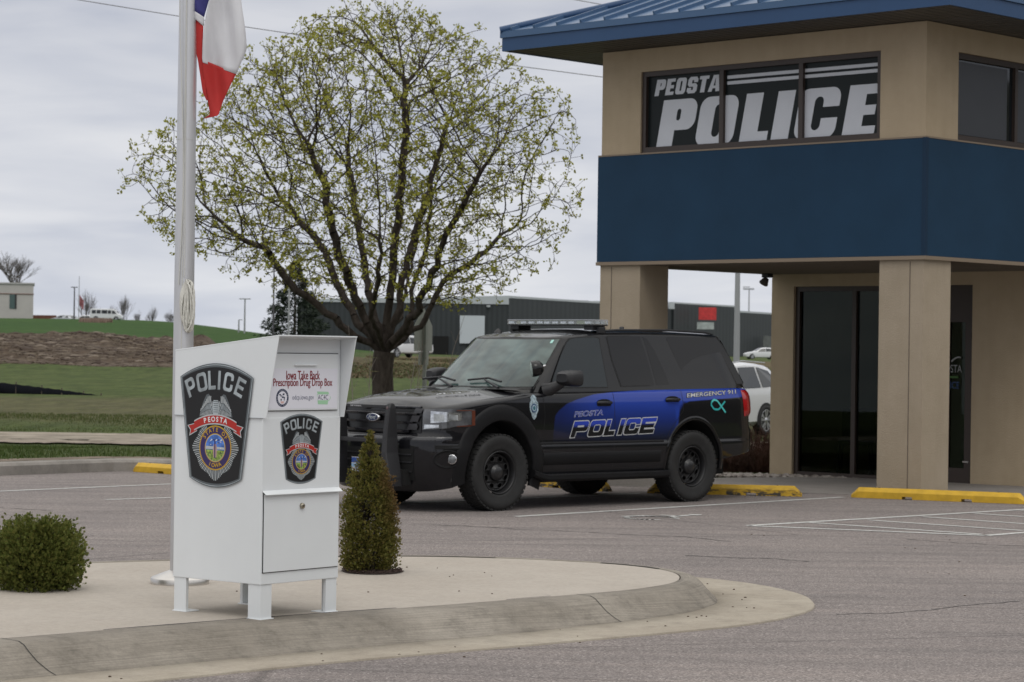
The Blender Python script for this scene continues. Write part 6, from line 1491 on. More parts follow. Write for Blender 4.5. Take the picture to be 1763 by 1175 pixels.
# warning sign seen from behind
sgp = at(731, 655, 44); sg = thing('road_sign', 'back of a pentagonal metal road sign on a post right of the tree trunk', 'road sign', (sgp.x, 44, -.1), radians(66))
zz0 = at(731, 605, 44).z + .1; M_SG = mat('sign_back', (.27, .285, .255), .55, metal=.2, var=.06, vscale=3)
mb = MB(); pent = [(-.37, 0), (.37, 0), (.37, .46), (0, .80), (-.37, .46)]; mb.prism(pent, -.004, .004, Matrix.Translation((0, .04, zz0)) @ Matrix.Rotation(pi / 2, 4, 'X')); mb.build('sign_plate', M_SG, sg, bevel=.003)
mb = MB(); mb.box((.02, .04, zz0 - .13), (.42, .006, .24)); mb.build('lower_plate', M_SG, sg)
mb = MB(); mb.box((0, 0, (zz0 + .6) / 2), (.07, .06, zz0 + .6)); mb.build('post', mat('sign_post', (.21, .225, .20), .6), sg)
# silt fence
sfc = thing('silt_fence', 'low black silt fence running across the grass at the left', 'fence', (at(90, 680, 84).x, 84, 0)); fo_ = Vector(sfc.location); SFM = mat('black_fabric', (.010, .011, .014), .9, spec=.05)
tops = [(-160, 640), (-60, 651), (0, 659), (55, 665.5), (100, 671), (150, 678), (198, 685.5)]; bots = [(-160, 672), (-60, 675), (0, 677), (55, 682), (100, 684), (150, 685.5), (198, 687)]; Ys = [84, 84, 84, 83, 82.5, 82, 81.5]
mb = MB(); T_, Bt = [], []
for k in range(49):
    s_ = k / 48 * 6; j = min(int(s_), 5); f = s_ - j; g_ = lambda A, c: A[j][c] * (1 - f) + A[j + 1][c] * f
    Yk = Ys[j] * (1 - f) + Ys[j + 1] * f + .06 * sin(k * 1.7); T_.append(at(g_(tops, 0), g_(tops, 1) + .6 * sin(k * 2.1), Yk) - fo_); q = at(g_(bots, 0), g_(bots, 1), Yk) - fo_; q.z = min(q.z, 0) - .12; Bt.append(q)
mb.grid([Bt, [(a + b_) / 2 + Vector((0, .02, 0)) for a, b_ in zip(T_, Bt)], T_]); o = mb.build('fabric', SFM, sfc); md = o.modifiers.new('s', 'SOLIDIFY'); md.thickness = .01
for k in (4, 12, 20, 27, 33, 39, 44):
    mb = MB(); mb.box((T_[k].x, T_[k].y + .03, (T_[k].z + Bt[k].z) / 2 + .04), (.035, .035, T_[k].z - Bt[k].z + .08)); mb.build('stake', mat('stake_wood', (.10, .08, .06), .8), sfc)
WM = mat('wire_dark', (.20, .20, .21), .6)
def wire(label, pts, Y0, Y1):
    P = [at(x, y, Y0 + (Y1 - Y0) * k / (len(pts) - 1)) for k, (x, y) in enumerate(pts)]; o = P[0]; mb = MB(); mb.tube([p - o for p in P], .011, 5)
    t_ = tag(mb.build('overhead_wire', WM, None, loc=o), label, 'wire', 'overhead wires across the sky')
wire('long sagging overhead wire crossing the sky behind the tree to the station', [(-200, -52), (-30, -26), (135, 0), (300, 27), (425, 47), (620, 76), (830, 106), (1037, 133), (1300, 160)], 62, 62)
wire('short piece of overhead wire above the left end of the blue roof', [(860, -24), (980, -2), (1090, 18), (1300, 60)], 64, 64)

# ================================================================== TREES AND PLANTS
def leafmat(name, cols, rough=.6, trans=.25):
    m = bpy.data.materials.new(name); m.use_nodes = True; t = m.node_tree; b = t.nodes['Principled BSDF']; b.inputs['Roughness'].default_value = rough; b.inputs['Specular IOR Level'].default_value = .25
    g = N(t, 'ShaderNodeNewGeometry'); n = len(cols)
    c = ramp(t, g.outputs['Random Per Island'], [(k / (n - 1), c) for k, c in enumerate(cols)]); t.links.new(c, b.inputs['Base Color'])
    tl = N(t, 'ShaderNodeBsdfTranslucent'); t.links.new(c, tl.inputs[0]); ms = N(t, 'ShaderNodeMixShader'); ms.inputs[0].default_value = trans
    o = [x for x in t.nodes if x.type == 'OUTPUT_MATERIAL'][0]; t.links.new(b.outputs[0], ms.inputs[1]); t.links.new(tl.outputs[0], ms.inputs[2]); t.links.new(ms.outputs[0], o.inputs[0])
    return m
def raw_mesh(name, V, F, m, parent=None, smooth=False, loc=None):
    me = bpy.data.meshes.new(name); V = np.asarray(V, np.float32); F = np.asarray(F, np.int32); me.vertices.add(len(V)); me.vertices.foreach_set('co', V.ravel())
    k = F.shape[1]; me.loops.add(F.size); me.loops.foreach_set('vertex_index', F.ravel()); me.polygons.add(len(F)); me.polygons.foreach_set('loop_start', np.arange(0, F.size, k, dtype=np.int32)); me.polygons.foreach_set('loop_total', np.full(len(F), k, np.int32))
    if smooth: me.polygons.foreach_set('use_smooth', np.ones(len(F), bool))
    me.materials.append(m); me.update(calc_edges=True); me.validate()
    o = bpy.data.objects.new(name, me); COL.objects.link(o); o.parent = parent
    if loc is not None: o.location = loc
    return o
def tubes_np(segs, n=5):
    """segs: array (k, 8): p0 xyz r0, p1 xyz r1 -> verts, quads"""
    S = np.asarray(segs, float); P0, R0, P1, R1 = S[:, 0:3], S[:, 3], S[:, 4:7], S[:, 7]
    d = P1 - P0; d /= np.maximum(np.linalg.norm(d, axis=1, keepdims=True), 1e-9)
    a = np.cross(d, np.where(np.abs(d[:, 2:3]) > .9, [[1., 0, 0]], [[0, 0, 1.]])); a /= np.maximum(np.linalg.norm(a, axis=1, keepdims=True), 1e-9); b = np.cross(d, a)
    th = np.arange(n) * 2 * pi / n; V = np.zeros((len(S), 2 * n, 3))
    for k in range(n):
        o = a * cos(th[k]) + b * sin(th[k]); V[:, k] = P0 + o * R0[:, None]; V[:, n + k] = P1 + o * R1[:, None]
    base = np.arange(len(S))[:, None] * 2 * n; F = np.concatenate([np.stack([base[:, 0] + k, base[:, 0] + (k + 1) % n, base[:, 0] + n + (k + 1) % n, base[:, 0] + n + k], 1) for k in range(n)])
    return V.reshape(-1, 3), F
BARK = bpy.data.materials.new('bark'); BARK.use_nodes = True; t = BARK.node_tree; b = t.nodes['Principled BSDF']; b.inputs['Roughness'].default_value = .9; b.inputs['Specular IOR Level'].default_value = .2
t.links.new(mixc(t, ramp(t, noise(t, 4, 7, .7, coords(t, (3, 3, .8))), [(.35, 0.), (.65, 1.)]), (.034, .026, .021), (.085, .070, .060)), b.inputs['Base Color']); t.links.new(bump(t, noise(t, 14, 6, .8, coords(t, (2.5, 2.5, .5))), .9, .03), b.inputs['Normal'])

# --- the big budding tree, grown by space colonisation inside a measured crown
TY = 42.0
t0 = at(660, 771, TY); TO = Vector((t0.x, TY, -.1))
tree = thing('budding_tree', 'large spreading tree with small yellow green spring leaves behind the box and police vehicle', 'tree', TO)
sil = [(24, 585, 705), (50, 535, 765), (84, 470, 845), (120, 400, 868), (160, 355, 930), (200, 340, 985), (260, 262, 985), (320, 252, 965), (380, 245, 960), (410, 232, 930), (440, 330, 925), (475, 430, 900), (505, 500, 850), (530, 560, 800)]
def px_local(px, py, y): q = at(px, py, TY + y) - TO; return np.array([q.x, q.y, q.z])
def sil_at(z):
    py = [s[0] for s in sil]; zs = [px_local(620, p, 0)[2] for p in py]; L = [px_local(s[1], s[0], 0)[0] for s in sil]; R_ = [px_local(s[2], s[0], 0)[0] for s in sil]
    zs, L, R_ = zs[::-1], L[::-1], R_[::-1]; return np.interp(z, zs, L), np.interp(z, zs, R_), zs[0], zs[-1]
_, _, zlo, zhi = sil_at(3)
A = []
while len(A) < 6200:
    z = RNG.uniform(zlo, zhi); L, R_, _, _ = sil_at(z); hw = (R_ - L) / 2 * 1.05; cx = (R_ + L) / 2; a = RNG.uniform(0, 2 * pi); r = RNG.uniform(.12, 1) ** .62
    lump = .92 + .10 * sin(3 * a + z * 2.1) + .07 * sin(5 * a + z * 3.3 + 1) + .05 * sin(9 * a + z * 6)
    x = cx + hw * r * cos(a) * min(1.04, lump + .06); y = .92 * max(hw, 1.2) * r * sin(a) * lump
    zz = z + RNG.uniform(-.1, .1)
    # open space underneath the crown near the trunk
    if math.hypot(x, y) < 1.1 and z < zlo + 1.1: continue
    A.append((x, y, zz))
A = np.array(A)
limbs = [[(652, 600, 0), (600, 572, -.3), (548, 530, -.5), (497, 487, -.7), (455, 425, -.9), (405, 402, -1.0)],
         [(648, 592, 0), (608, 545, .4), (580, 490, .8), (560, 430, 1.1), (520, 385, 1.4), (478, 335, 1.7)],
         [(645, 590, 0), (618, 530, -.4), (590, 455, -.7), (572, 400, -.9), (560, 330, -1.0), (530, 250, -1.2)],
         [(650, 595, 0), (640, 520, .5), (625, 440, 1.0), (608, 340, 1.5), (595, 250, 1.8)],
         [(660, 598, 0), (672, 500, -.2), (678, 430, -.4), (690, 330, -.5), (700, 220, -.6), (695, 130, -.6)],
         [(668, 596, 0), (690, 520, .2), (700, 450, .5), (722, 380, .9), (748, 290, 1.2), (775, 200, 1.4)],
         [(675, 600, 0), (712, 545, -.6), (735, 490, -.9), (765, 420, -1.2), (800, 350, -1.5), (842, 270, -1.9)],
         [(680, 602, 0), (725, 560, .5), (760, 490, .7), (800, 455, .9), (850, 420, 1.2), (905, 370, 1.5)],
         [(672, 598, 0), (690, 540, 1.0), (705, 470, 1.9), (720, 410, 2.4)], [(655, 598, 0), (640, 545, -1.0), (650, 480, -1.8), (655, 400, -2.3)],
         [(700, 575, -.3), (712, 490, -.1), (735, 430, .0), (745, 330, .1)]]
nodes = []; par = []
def addnode(p, k): nodes.append(np.array(p, float)); par.append(k); return len(nodes) - 1
k = addnode((0.02, 0, -.2), -1)
for px, py in ((658, 765), (659, 735), (660, 700), (659, 665), (658, 640), (660, 618), (662, 606)):
    q = px_local(px, py, 0); prev = nodes[k]; m = max(1, int(np.linalg.norm(q - prev) / .14))
    for j in range(1, m + 1): k = addnode(prev + (q - prev) * j / m, k)
root = k; fork = nodes[k].copy()
for lb_ in limbs:
    k = root if lb_[0][0] != 700 else min(range(len(nodes)), key=lambda i: np.linalg.norm(nodes[i] - px_local(700, 575, -.3)))
    for px, py, dy in lb_[1 if k == root else 0:]:
        q = px_local(px, py, dy); prev = nodes[k]; m = max(1, int(np.linalg.norm(q - prev) / .14))
        for j in range(1, m + 1): k = addnode(prev + (q - prev) * j / m + RNG.normal(0, .018, 3), k)
Nn = np.array(nodes); step = .13; alive = np.ones(len(A), bool)
near = np.full(len(A), -1); nd = np.full(len(A), 1e9)
def upd(i0):
    global nd, near
    new = Nn[i0:]
    for j, p in enumerate(new):
        d = np.linalg.norm(A - p, axis=1); mk = d < nd; nd[mk] = d[mk]; near[mk] = i0 + j
upd(0)
for it in range(75):
    act = alive & (nd < 1.3) & (nd > .15)
    alive &= nd > .15
    if not act.any(): break
    idx = near[act]; dirs = A[act] - Nn[idx]; dirs /= np.linalg.norm(dirs, axis=1, keepdims=True)
    uq, inv = np.unique(idx, return_inverse=True)
    kc = np.bincount(np.array(par)[1:], minlength=len(Nn)); acc = np.zeros((len(uq), 3)); np.add.at(acc, inv, dirs)
    acc /= np.linalg.norm(acc, axis=1, keepdims=True) + 1e-9; pd = Nn[uq] - Nn[np.maximum(np.array(par)[uq], 0)]; pd /= np.linalg.norm(pd, axis=1, keepdims=True) + 1e-9; ow = Nn[uq] - fork; ow /= np.linalg.norm(ow, axis=1, keepdims=True) + 1e-9
    acc += .55 * pd + .40 * ow + RNG.normal(0, .13, acc.shape); acc[:, 2] += .06; acc /= np.linalg.norm(acc, axis=1, keepdims=True)
    ok_ = kc[uq] < 3; newp = Nn[uq] + acc * step; dd_ = np.array([np.min(np.linalg.norm(Nn - q, axis=1)) for q in newp]); ok_ &= dd_ > .06
    stuck = np.isin(idx, uq[~ok_]); ai = np.where(act)[0][stuck]; nd[ai] = np.where(nd[ai] < .6, 0, nd[ai]); near[ai] = near[ai]
    if not ok_.any(): break
    newp = newp[ok_]; uq = uq[ok_]; i0 = len(Nn); Nn = np.vstack([Nn, newp]); par += list(uq); upd(i0)
par = np.array(par); n_nodes = len(Nn)
kids = [[] for _ in range(n_nodes)]
for i, p in enumerate(par):
    if p >= 0: kids[p].append(i)
w2 = np.zeros(n_nodes)
for i in range(n_nodes - 1, -1, -1):
    if not kids[i]: w2[i] = 1
    if par[i] >= 0: w2[par[i]] += w2[i]
rad = .0042 * np.power(np.maximum(w2, 1), .455); rad = np.minimum(rad, .20)
scale_tr = .185 / rad[3]; rad = np.where(w2 > 8, rad * (1 + (scale_tr - 1) * np.clip((w2 - 8) / 60, 0, 1)), rad)
tp = [i for i in range(8)]
for i in range(8): rad[i] *= 1.0 + .30 * (1 - i / 8)
seg_trunk, seg_br = [], []
for i in range(1, n_nodes):
    p = par[i]
    row = (*Nn[p], rad[p] if len(kids[p]) == 1 or rad[p] < rad[i] * 1.6 else min(rad[p], rad[i] * 1.35), *Nn[i], rad[i]); (seg_trunk if i <= root else seg_br).append(row)
V, F = tubes_np(seg_trunk, 12); raw_mesh('trunk', V, F, BARK, tree, True)
# short twigs
leaf_pts = []; tw = []
dirn = Nn - Nn[np.maximum(par, 0)]
for i in range(root + 1, n_nodes):
    if rad[i] < .0115:
        m = 2 if not kids[i] else (1 if RNG.random() < .24 else 0)
        for _ in range(m):
            d = dirn[i] / (np.linalg.norm(dirn[i]) + 1e-9) * .6 + RNG.normal(0, .55, 3); d[2] += .25; d /= np.linalg.norm(d); L = RNG.uniform(.06, .20); e = Nn[i] + d * L; tw.append((*Nn[i], .0042, *e, .0028)); leaf_pts.append(e)
            if RNG.random() < .35: leaf_pts.append(Nn[i] + d * L * .55)
V, F = tubes_np(seg_br, 6); bo_ = raw_mesh('branches', V, F, BARK, tree, True)
V, F = tubes_np(tw, 3); raw_mesh('twigs', V, F, BARK, bo_, True)
LP = np.array(leaf_pts)
def leaves(P, per, size, spread, name, m, parent, updir=.35, aspect=.5, rng=RNG, jitter_size=.35):
    n = len(P) * per; C_ = np.repeat(P, per, 0) + rng.normal(0, spread, (n, 3))
    d = rng.normal(0, 1, (n, 3)); d[:, 2] += updir; d /= np.linalg.norm(d, axis=1, keepdims=True); u = np.cross(d, rng.normal(0, 1, (n, 3))); u /= np.linalg.norm(u, axis=1, keepdims=True)
    s = (size * (1 + rng.uniform(-jitter_size, jitter_size, n)))[:, None]
    V = np.stack([C_, C_ + d * s * .5 + u * s * aspect * .5, C_ + d * s, C_ + d * s * .5 - u * s * aspect * .5], 1).reshape(-1, 3); F = np.arange(4 * n).reshape(-1, 4)
    return raw_mesh(name, V, F, m, parent)
LM_ = leafmat('spring_leaves', [(.20, .19, .025), (.30, .30, .045), (.40, .39, .07), (.25, .27, .045), (.34, .30, .05)], trans=.35)
leaves(LP, 5, .058, .024, 'foliage', LM_, tree, .5, .6)
print('TREE', n_nodes, len(LP))

# --- clipped shrubs: sprays of small scale leaves on a woody frame
def shrub(name, label, cat, loc, prof, cols, n, sz, seed, base_r=.03, burn=None, stems=5, rough_=.06, lsc=1.0):
    """prof: list of (z, radius)"""
    rng = np.random.default_rng(seed); o = thing(name, label, cat, loc); zs = [p[0] for p in prof]; rs = [p[1] for p in prof]
    P = []; Dr = []
    ncl = n // 26
    while len(P) < n:
        z = rng.uniform(zs[0], zs[-1]); R = np.interp(z, zs, rs)
        if rng.random() > (R / max(rs)) ** 1.0 + .04: continue
        a = rng.uniform(0, 2 * pi); f = 1 + rng.normal(-.03, rough_) - (rng.random() < .3) * .22; shoot = rng.random() < .10; f += .13 * shoot
        c0 = np.array([R * f * cos(a), R * f * sin(a), z + rng.normal(0, .006)]); dd = np.array([cos(a) * .9, sin(a) * .9, .55 + .9 * (z - zs[0]) / (zs[-1] - zs[0])]) + rng.normal(0, .22, 3); dd /= np.linalg.norm(dd)
        L = (.075 if not shoot else .10) * min(1, .35 + R / max(rs)) * lsc
        for _ in range(26 if not shoot else 10):
            t_ = rng.uniform(-1, .25); wd_ = .024 * lsc * (1 - .55 * max(0, t_ + .2)) * min(1, .3 + R / max(rs)); q = c0 + dd * t_ * L + rng.normal(0, wd_, 3); P.append(q); Dr.append(dd * 1.2 + rng.normal(0, .15, 3))
    P = P[:n]; Dr = Dr[:n]
    P = np.array(P); Dr = np.array(Dr) + rng.normal(0, .30, (n, 3)); Dr /= np.linalg.norm(Dr, axis=1, keepdims=True)
    U = np.cross(Dr, rng.normal(0, 1, (n, 3))); U /= np.linalg.norm(U, axis=1, keepdims=True); S = (sz * rng.uniform(.6, 1.35, n))[:, None]
    # each spray: a stem with five flat leaflets
    V = []; F = []
    parts = [(0, 0, 1.0, .16), (.25, .30, .55, .14), (.25, -.30, .55, .14), (.55, .22, .42, .12), (.55, -.22, .42, .12)]
    quads = []
    for st_, side, ln, wd in parts:
        b0 = P + Dr * S * st_; tip = b0 + (Dr + U * side * 2.2) * S * ln; w_ = np.cross(U, Dr) * 0 + U; mid = (b0 + tip) / 2
        quads.append(np.stack([b0, mid + w_ * S * wd, tip, mid - w_ * S * wd], 1))
    Q = np.concatenate(quads, 0); V = Q.reshape(-1, 3); F = np.arange(len(V)).reshape(-1, 4)
    m = leafmat(name + '_leaves', cols, .75, .12)
    if burn:
        t = m.node_tree; b = t.nodes['Principled BSDF']; src = b.inputs['Base Color'].links[0].from_socket; sx = N(t, 'ShaderNodeSeparateXYZ'); t.links.new(coords(t), sx.inputs[0])
        f = mth(t, 'ADD', mth(t, 'MULTIPLY', sx.outputs[0], burn[0]), mth(t, 'MULTIPLY', sx.outputs[2], burn[1])); f = mth(t, 'ADD', f, mth(t, 'MULTIPLY', noise(t, 9, 4, .7, coords(t)), 1.1))
        f = mth(t, 'MULTIPLY', mrange(t, f, burn[2], burn[2] + .35, 0, .85), mrange(t, sx.outputs[2], .16, .42)); t.links.new(mixc(t, f, src, (.125, .062, .030)), b.inputs['Base Color'])
    raw_mesh('foliage', V, F, m, o)
    mb = MB(); rr = random.Random(seed)
    for k in range(stems):
        a = 2 * pi * k / stems + .4; r0 = base_r * 1.6; top = zs[-1] * rr.uniform(.55, .9); r1 = .55 * float(np.interp(top, zs, rs)); mb.tube([(r0 * cos(a), r0 * sin(a), -.01), (r0 * 1.3 * cos(a), r0 * 1.3 * sin(a), .12), (r1 * cos(a), r1 * sin(a), top)], [.011, .009, .003], 6)
    mb.build('stems', BARK, o)
    # dark inner mass of old twigs
    rng2 = np.random.default_rng(seed + 1); k = 420; z = rng2.uniform(zs[0] + .02, zs[-1] * .92, k); a = rng2.uniform(0, 2 * pi, k); R = np.interp(z, zs, rs) * .80; S_ = []
    for i in range(k): S_.append((R[i] * .15 * cos(a[i]), R[i] * .15 * sin(a[i]), max(.02, z[i] - .07), .004, R[i] * cos(a[i]), R[i] * sin(a[i]), z[i], .002))
    V, F = tubes_np(S_, 3); raw_mesh('twigs', V, F, BARK, o)
    return o
GC = [(.055, .075, .016), (.105, .135, .026), (.14, .165, .036), (.18, .165, .042), (.115, .14, .028)]
shrub('round_shrub', 'rounded dark green clipped shrub on the concrete island at the left edge', 'shrub', (at(64, 1023, 15.35).x, 15.35, .15), [(.02, .20), (.08, .235), (.18, .255), (.28, .252), (.34, .23), (.385, .19), (.42, .13), (.44, .04)], GC, 15000, .026, 11, rough_=.055, lsc=1.2)
shrub('cone_shrub', 'narrow conical evergreen shrub with rusty brown tips beside the white box', 'shrub', (at(634, 987, 16.87).x, 16.87, .15), [(.03, .15), (.10, .175), (.20, .180), (.32, .178), (.45, .165), (.58, .145), (.68, .115), (.76, .075), (.84, .045), (.90, .026), (.965, .006)], [(.06, .075, .014), (.12, .13, .024), (.16, .155, .036), (.20, .145, .042), (.13, .135, .028)], 17000, .020, 12, burn=(3.6, .55, 1.12), rough_=.065, lsc=.85)
mulch = MB(); mo_ = at(641, 987, 16.87); random.seed(3)
ring = [(.215 * cos(a) * (1 + .06 * sin(5 * a)), .215 * sin(a) * (1 + .05 * sin(3 * a)), .006) for a in [2 * pi * k / 36 for k in range(36)]]; mulch.add(ring + [(0, 0, .02)], [(i, (i + 1) % 36, 36) for i in range(36)])
for k in range(500):
    a, r = random.uniform(0, 2 * pi), .22 * sqrt(random.random()); L = random.uniform(.008, .022); mulch.box((r * cos(a), r * sin(a), .012 + random.uniform(0, .012)), (L, .006, .004), rot=Matrix.Rotation(random.uniform(0, 3), 3, 'Z') @ Matrix.Rotation(random.uniform(-.5, .5), 3, 'X'))
tag(mulch.build('mulch', mat('mulch', (.045, .026, .020), .9, var=.5, vscale=60), None, loc=(mo_.x, 16.87, .15)), 'dark bark mulch around the foot of the cone shrub', 'mulch', kind='stuff')

# --- bare trees on the horizon and the evergreen
TWG = mat('far_twigs', (.13, .115, .105), .9)
def bare_tree_mesh(seed, levels=5, spread=.5):
    rng = random.Random(seed); segs = []
    def grow(p, d, L, r, lev):
        q = p + d * L; segs.append((*p, r, *q, r * .72))
        if lev == 0: return
        for _ in range(rng.choice([2, 3, 3]) if lev > 1 else 3):
            nd_ = (d + Vector((rng.gauss(0, spread), rng.gauss(0, spread), abs(rng.gauss(.15, .15))))).normalized(); grow(q if rng.random() < .6 else p + d * L * rng.uniform(.3, .8), nd_, L * rng.uniform(.72, .95), r * .62, lev - 1)
    for _ in range(4): grow(Vector((rng.gauss(0, .01), rng.gauss(0, .01), 0)), Vector((rng.gauss(0, .22), rng.gauss(0, .22), 1)).normalized(), .16, .012, levels)
    return segs
bt = {}
for v_ in range(3):
    S_ = np.array(bare_tree_mesh(50 + v_, 5, .34 + .06 * v_)); h = S_[:, 6].max(); S_ = S_ / h; bt[v_] = tubes_np(S_, 3)
protos = {}
for px, ytop, yb, wpx, Y, v_, lab_ in ((26, 430, 500, 70, 470, 0, 'big bare tree rising behind the pale building'), (147, 495, 553, 30, 450, 1, 'bare tree on the hilltop just right of the flagpole'), (169, 522, 556, 24, 455, 2, 'low bare tree behind the white passenger van'), (195, 522, 557, 18, 470, 1, 'bushy bare tree behind the nose of the van'), (211, 505, 558, 24, 440, 0, 'tall narrow bare tree right of the van'), (236, 531, 559, 12, 460, 2, 'smallest of the bare trees on the hilltop'), (262, 524, 559, 20, 450, 1, 'bare tree on the hilltop left of the main flagpole'), (291, 530, 560, 18, 470, 2, 'bare tree half hidden behind the main flagpole')):
    a = at(px, yb, Y); b_ = at(px, ytop, Y); h = b_.z - a.z
    o = thing('bare_tree', lab_, 'tree', (a.x, Y, a.z - 1.0), px * .7, 'bare trees along the hilltop'); h += 1
    V, F = bt[v_]; sxy = wpx * Y / FPX / .62
    if v_ not in protos: protos[v_] = raw_mesh('branches', V, F, TWG, o); c_ = protos[v_]
    else: c_ = protos[v_].copy(); COL.objects.link(c_); c_.parent = o
    o.scale = (sxy, sxy, h)
# evergreen
ev = thing('evergreen_tree', 'dark conical evergreen at the left end of the dark warehouse', 'tree', (at(507, 590, 250).x, 250, at(507, 590, 250).z)); hh = at(507, 453, 250).z - ev.location.z
rng = np.random.default_rng(5); n = 5200; z = hh * (1 - rng.power(1.7, n)) ; z = np.clip(z + .6, .6, hh); R = (hh - z) * .50 + .15; a = rng.uniform(0, 2 * pi, n)
tier = (np.sin(z * 4.2 + np.sin(a * 3) * 1.2) * .5 + .5); R = R * (.55 + .5 * tier) * (1 - np.abs(rng.normal(0, .2, n))); P = np.stack([R * np.cos(a), R * np.sin(a), z], 1)
D = np.stack([np.cos(a), np.sin(a), -.15 + 0 * a], 1) + rng.normal(0, .4, (n, 3)); D /= np.linalg.norm(D, axis=1, keepdims=True); U = np.cross(D, rng.normal(0, 1, (n, 3))); U /= np.linalg.norm(U, axis=1, keepdims=True); s = .42
V = np.stack([P, P + D * s * .5 + U * s * .18, P + D * s, P + D * s * .5 - U * s * .18], 1).reshape(-1, 3)
raw_mesh('foliage', V, np.arange(4 * n).reshape(-1, 4), leafmat('needles', [(.012, .020, .014), (.025, .036, .024), (.04, .052, .034)], .8, .05), ev)
mb = MB(); mb.tube([(0, 0, -1), (0, 0, hh * .95)], [.22, .03], 8); mb.build('trunk', BARK, ev)
# far hedge of trees on the horizon beside the evergreen and behind
def blades(name, label, cat, boxes, n, h, w_, cols, seed, kind='stuff', lean=.35, fn=None):
    rng = np.random.default_rng(seed); V = []; nb_ = []
    per = max(1, n // len(boxes)); X_ = []; Y_ = []
    for (x0, x1, y0, y1) in boxes:
        ys_ = rng.uniform(y0, y1, per); X_.append(rng.uniform(x0, x1, per) * (ys_ if abs(x0) < 1 and abs(x1) < 1 else 1)); Y_.append(ys_)
    X_ = np.concatenate(X_); Y_ = np.concatenate(Y_)
    if fn is not None: k = fn(X_, Y_); X_, Y_ = X_[k], Y_[k]
    m = len(X_); Z_ = terrain_z(X_, Y_); H = h * rng.uniform(.4, 1.25, m); a = rng.uniform(0, 2 * pi, m); ln = rng.normal(0, lean, m) * H; ww = w_ * rng.uniform(.6, 1.4, m)
    B_ = np.stack([X_, Y_, Z_ - .01], 1); ax = np.stack([np.cos(a), np.sin(a), 0 * a], 1); T_ = B_ + np.stack([ln * np.sin(a), -ln * np.cos(a), H], 1); Mm = (B_ + T_) / 2 + np.stack([0 * a, 0 * a, H * .1], 1)
    V = np.stack([B_ - ax * ww[:, None], B_ + ax * ww[:, None], Mm + ax * ww[:, None] * .7, T_, Mm - ax * ww[:, None] * .7], 1).reshape(-1, 3)
    o = raw_mesh(name, V, np.arange(5 * m).reshape(-1, 5), leafmat(name + '_m', cols, .85, .2)); return tag(o, label, cat, kind=kind)
GRC = [(.035, .062, .012), (.05, .085, .018), (.07, .105, .026), (.10, .115, .038), (.045, .075, .016)]
DRY = [(.12, .09, .055), (.19, .145, .09), (.26, .20, .13), (.09, .06, .04), (.15, .10, .06)]
def beyond_curb(x, y):
    d = np.interp(x, [-12, -9.3, -6.9, -5.4, -4.8, -2, 1, 2], [25.0, 29.3, 31.9, 33.4, 33.5, 32.4, 31.5, 60]) + .25 + .25 * np.sin(x * 3.1) * np.sin(x * 7.3); return y > d
def verge_lift(o):
    me = o.data; v_ = np.zeros(len(me.vertices) * 3, np.float32); me.vertices.foreach_get('co', v_); v_ = v_.reshape(-1, 3); v_[:, 2] += np.interp(v_[:, 1], [30, 34, 37, 41], [.18, .175, .13, -.02]).astype(np.float32) * (v_[:, 1] < 43); me.vertices.foreach_set('co', v_.ravel()); me.update()
g_ = blades('grass', 'mown green grass between the lot curb and the gravel track', 'grass', [(-.36, .03, 27, 42.5)], 42000, .055, .006, GRC, 21, fn=beyond_curb); verge_lift(g_)
blades('field_grass', 'green and drier grass beyond the gravel track', 'grass', [(-.24, -.02, 47.5, 60), (-.02, .14, 52, 70)], 40000, .06, .009, [(.055, .08, .02), (.075, .10, .03), (.09, .11, .035), (.13, .12, .055)], 22)
blades('dry_grass', 'tall tan dry grass growing behind the parked white car', 'grass', [(.083, .125, 66, 78), (.083, .125, 80, 110)], 16000, .85, .014, DRY + [(.10, .10, .04)], 23, lean=.22)
blades('rusty_weeds', 'rusty dry weeds in front of the dark warehouse', 'weeds', [(-.075, -.005, 120, 160), (-.06, .01, 150, 200)], 13000, .11, .07, [(.10, .065, .04), (.12, .09, .05), (.14, .12, .07), (.075, .09, .035), (.06, .08, .03)], 24, lean=1.2)
blades('reed_patch', 'pale dry reeds on the grassy slope below the van', 'reeds', [(-.176, -.1675, 330, 345), (-.1785, -.165, 335, 345)], 1500, .55, .10, [(.28, .20, .16), (.22, .15, .12), (.32, .25, .2)], 25, lean=.12)
# brown twiggy shrub beside the walk
def twig_bush(name, label, loc, rx, ry, h, n, m, seed, curve=.4):
    rng = np.random.default_rng(seed); o = thing(name, label, 'shrub', loc); S_ = []
    for _ in range(n):
        a = rng.uniform(0, 2 * pi); r = rng.uniform(0, 1) ** .5; p = np.array([rx * .7 * r * cos(a), ry * .7 * r * sin(a), -.03]); e = np.array([rx * r * cos(a) * 1.15, ry * r * sin(a) * 1.15, 0]) + rng.normal(0, .06, 3); e[2] = h * (1.05 - .55 * r * r) * rng.uniform(.7, 1.1); q = (p + e) / 2 + rng.normal(0, .05, 3); S_.append((*p, .004, *q, .003)); S_.append((*q, .003, *e, .0018))
        for _ in range(3): f = q + (e - q) * rng.uniform(.1, .9); g2_ = f + rng.normal(0, .09, 3); S_.append((*f, .0022, *g2_, .0014))
    V, F = tubes_np(S_, 3); raw_mesh('branches', V, F, m, o); return o
TWB = mat('red_brown_twigs', (.11, .055, .04), .85, var=.5, vscale=3)
q = ground(1300, 812, -.09); twig_bush('bare_shrub', 'dense reddish brown leafless shrub beside the left pier', (q.x, q.y + .4, -.09), .85, .6, .62, 1100, TWB, 31)
q = ground(1050, 800, -.09)
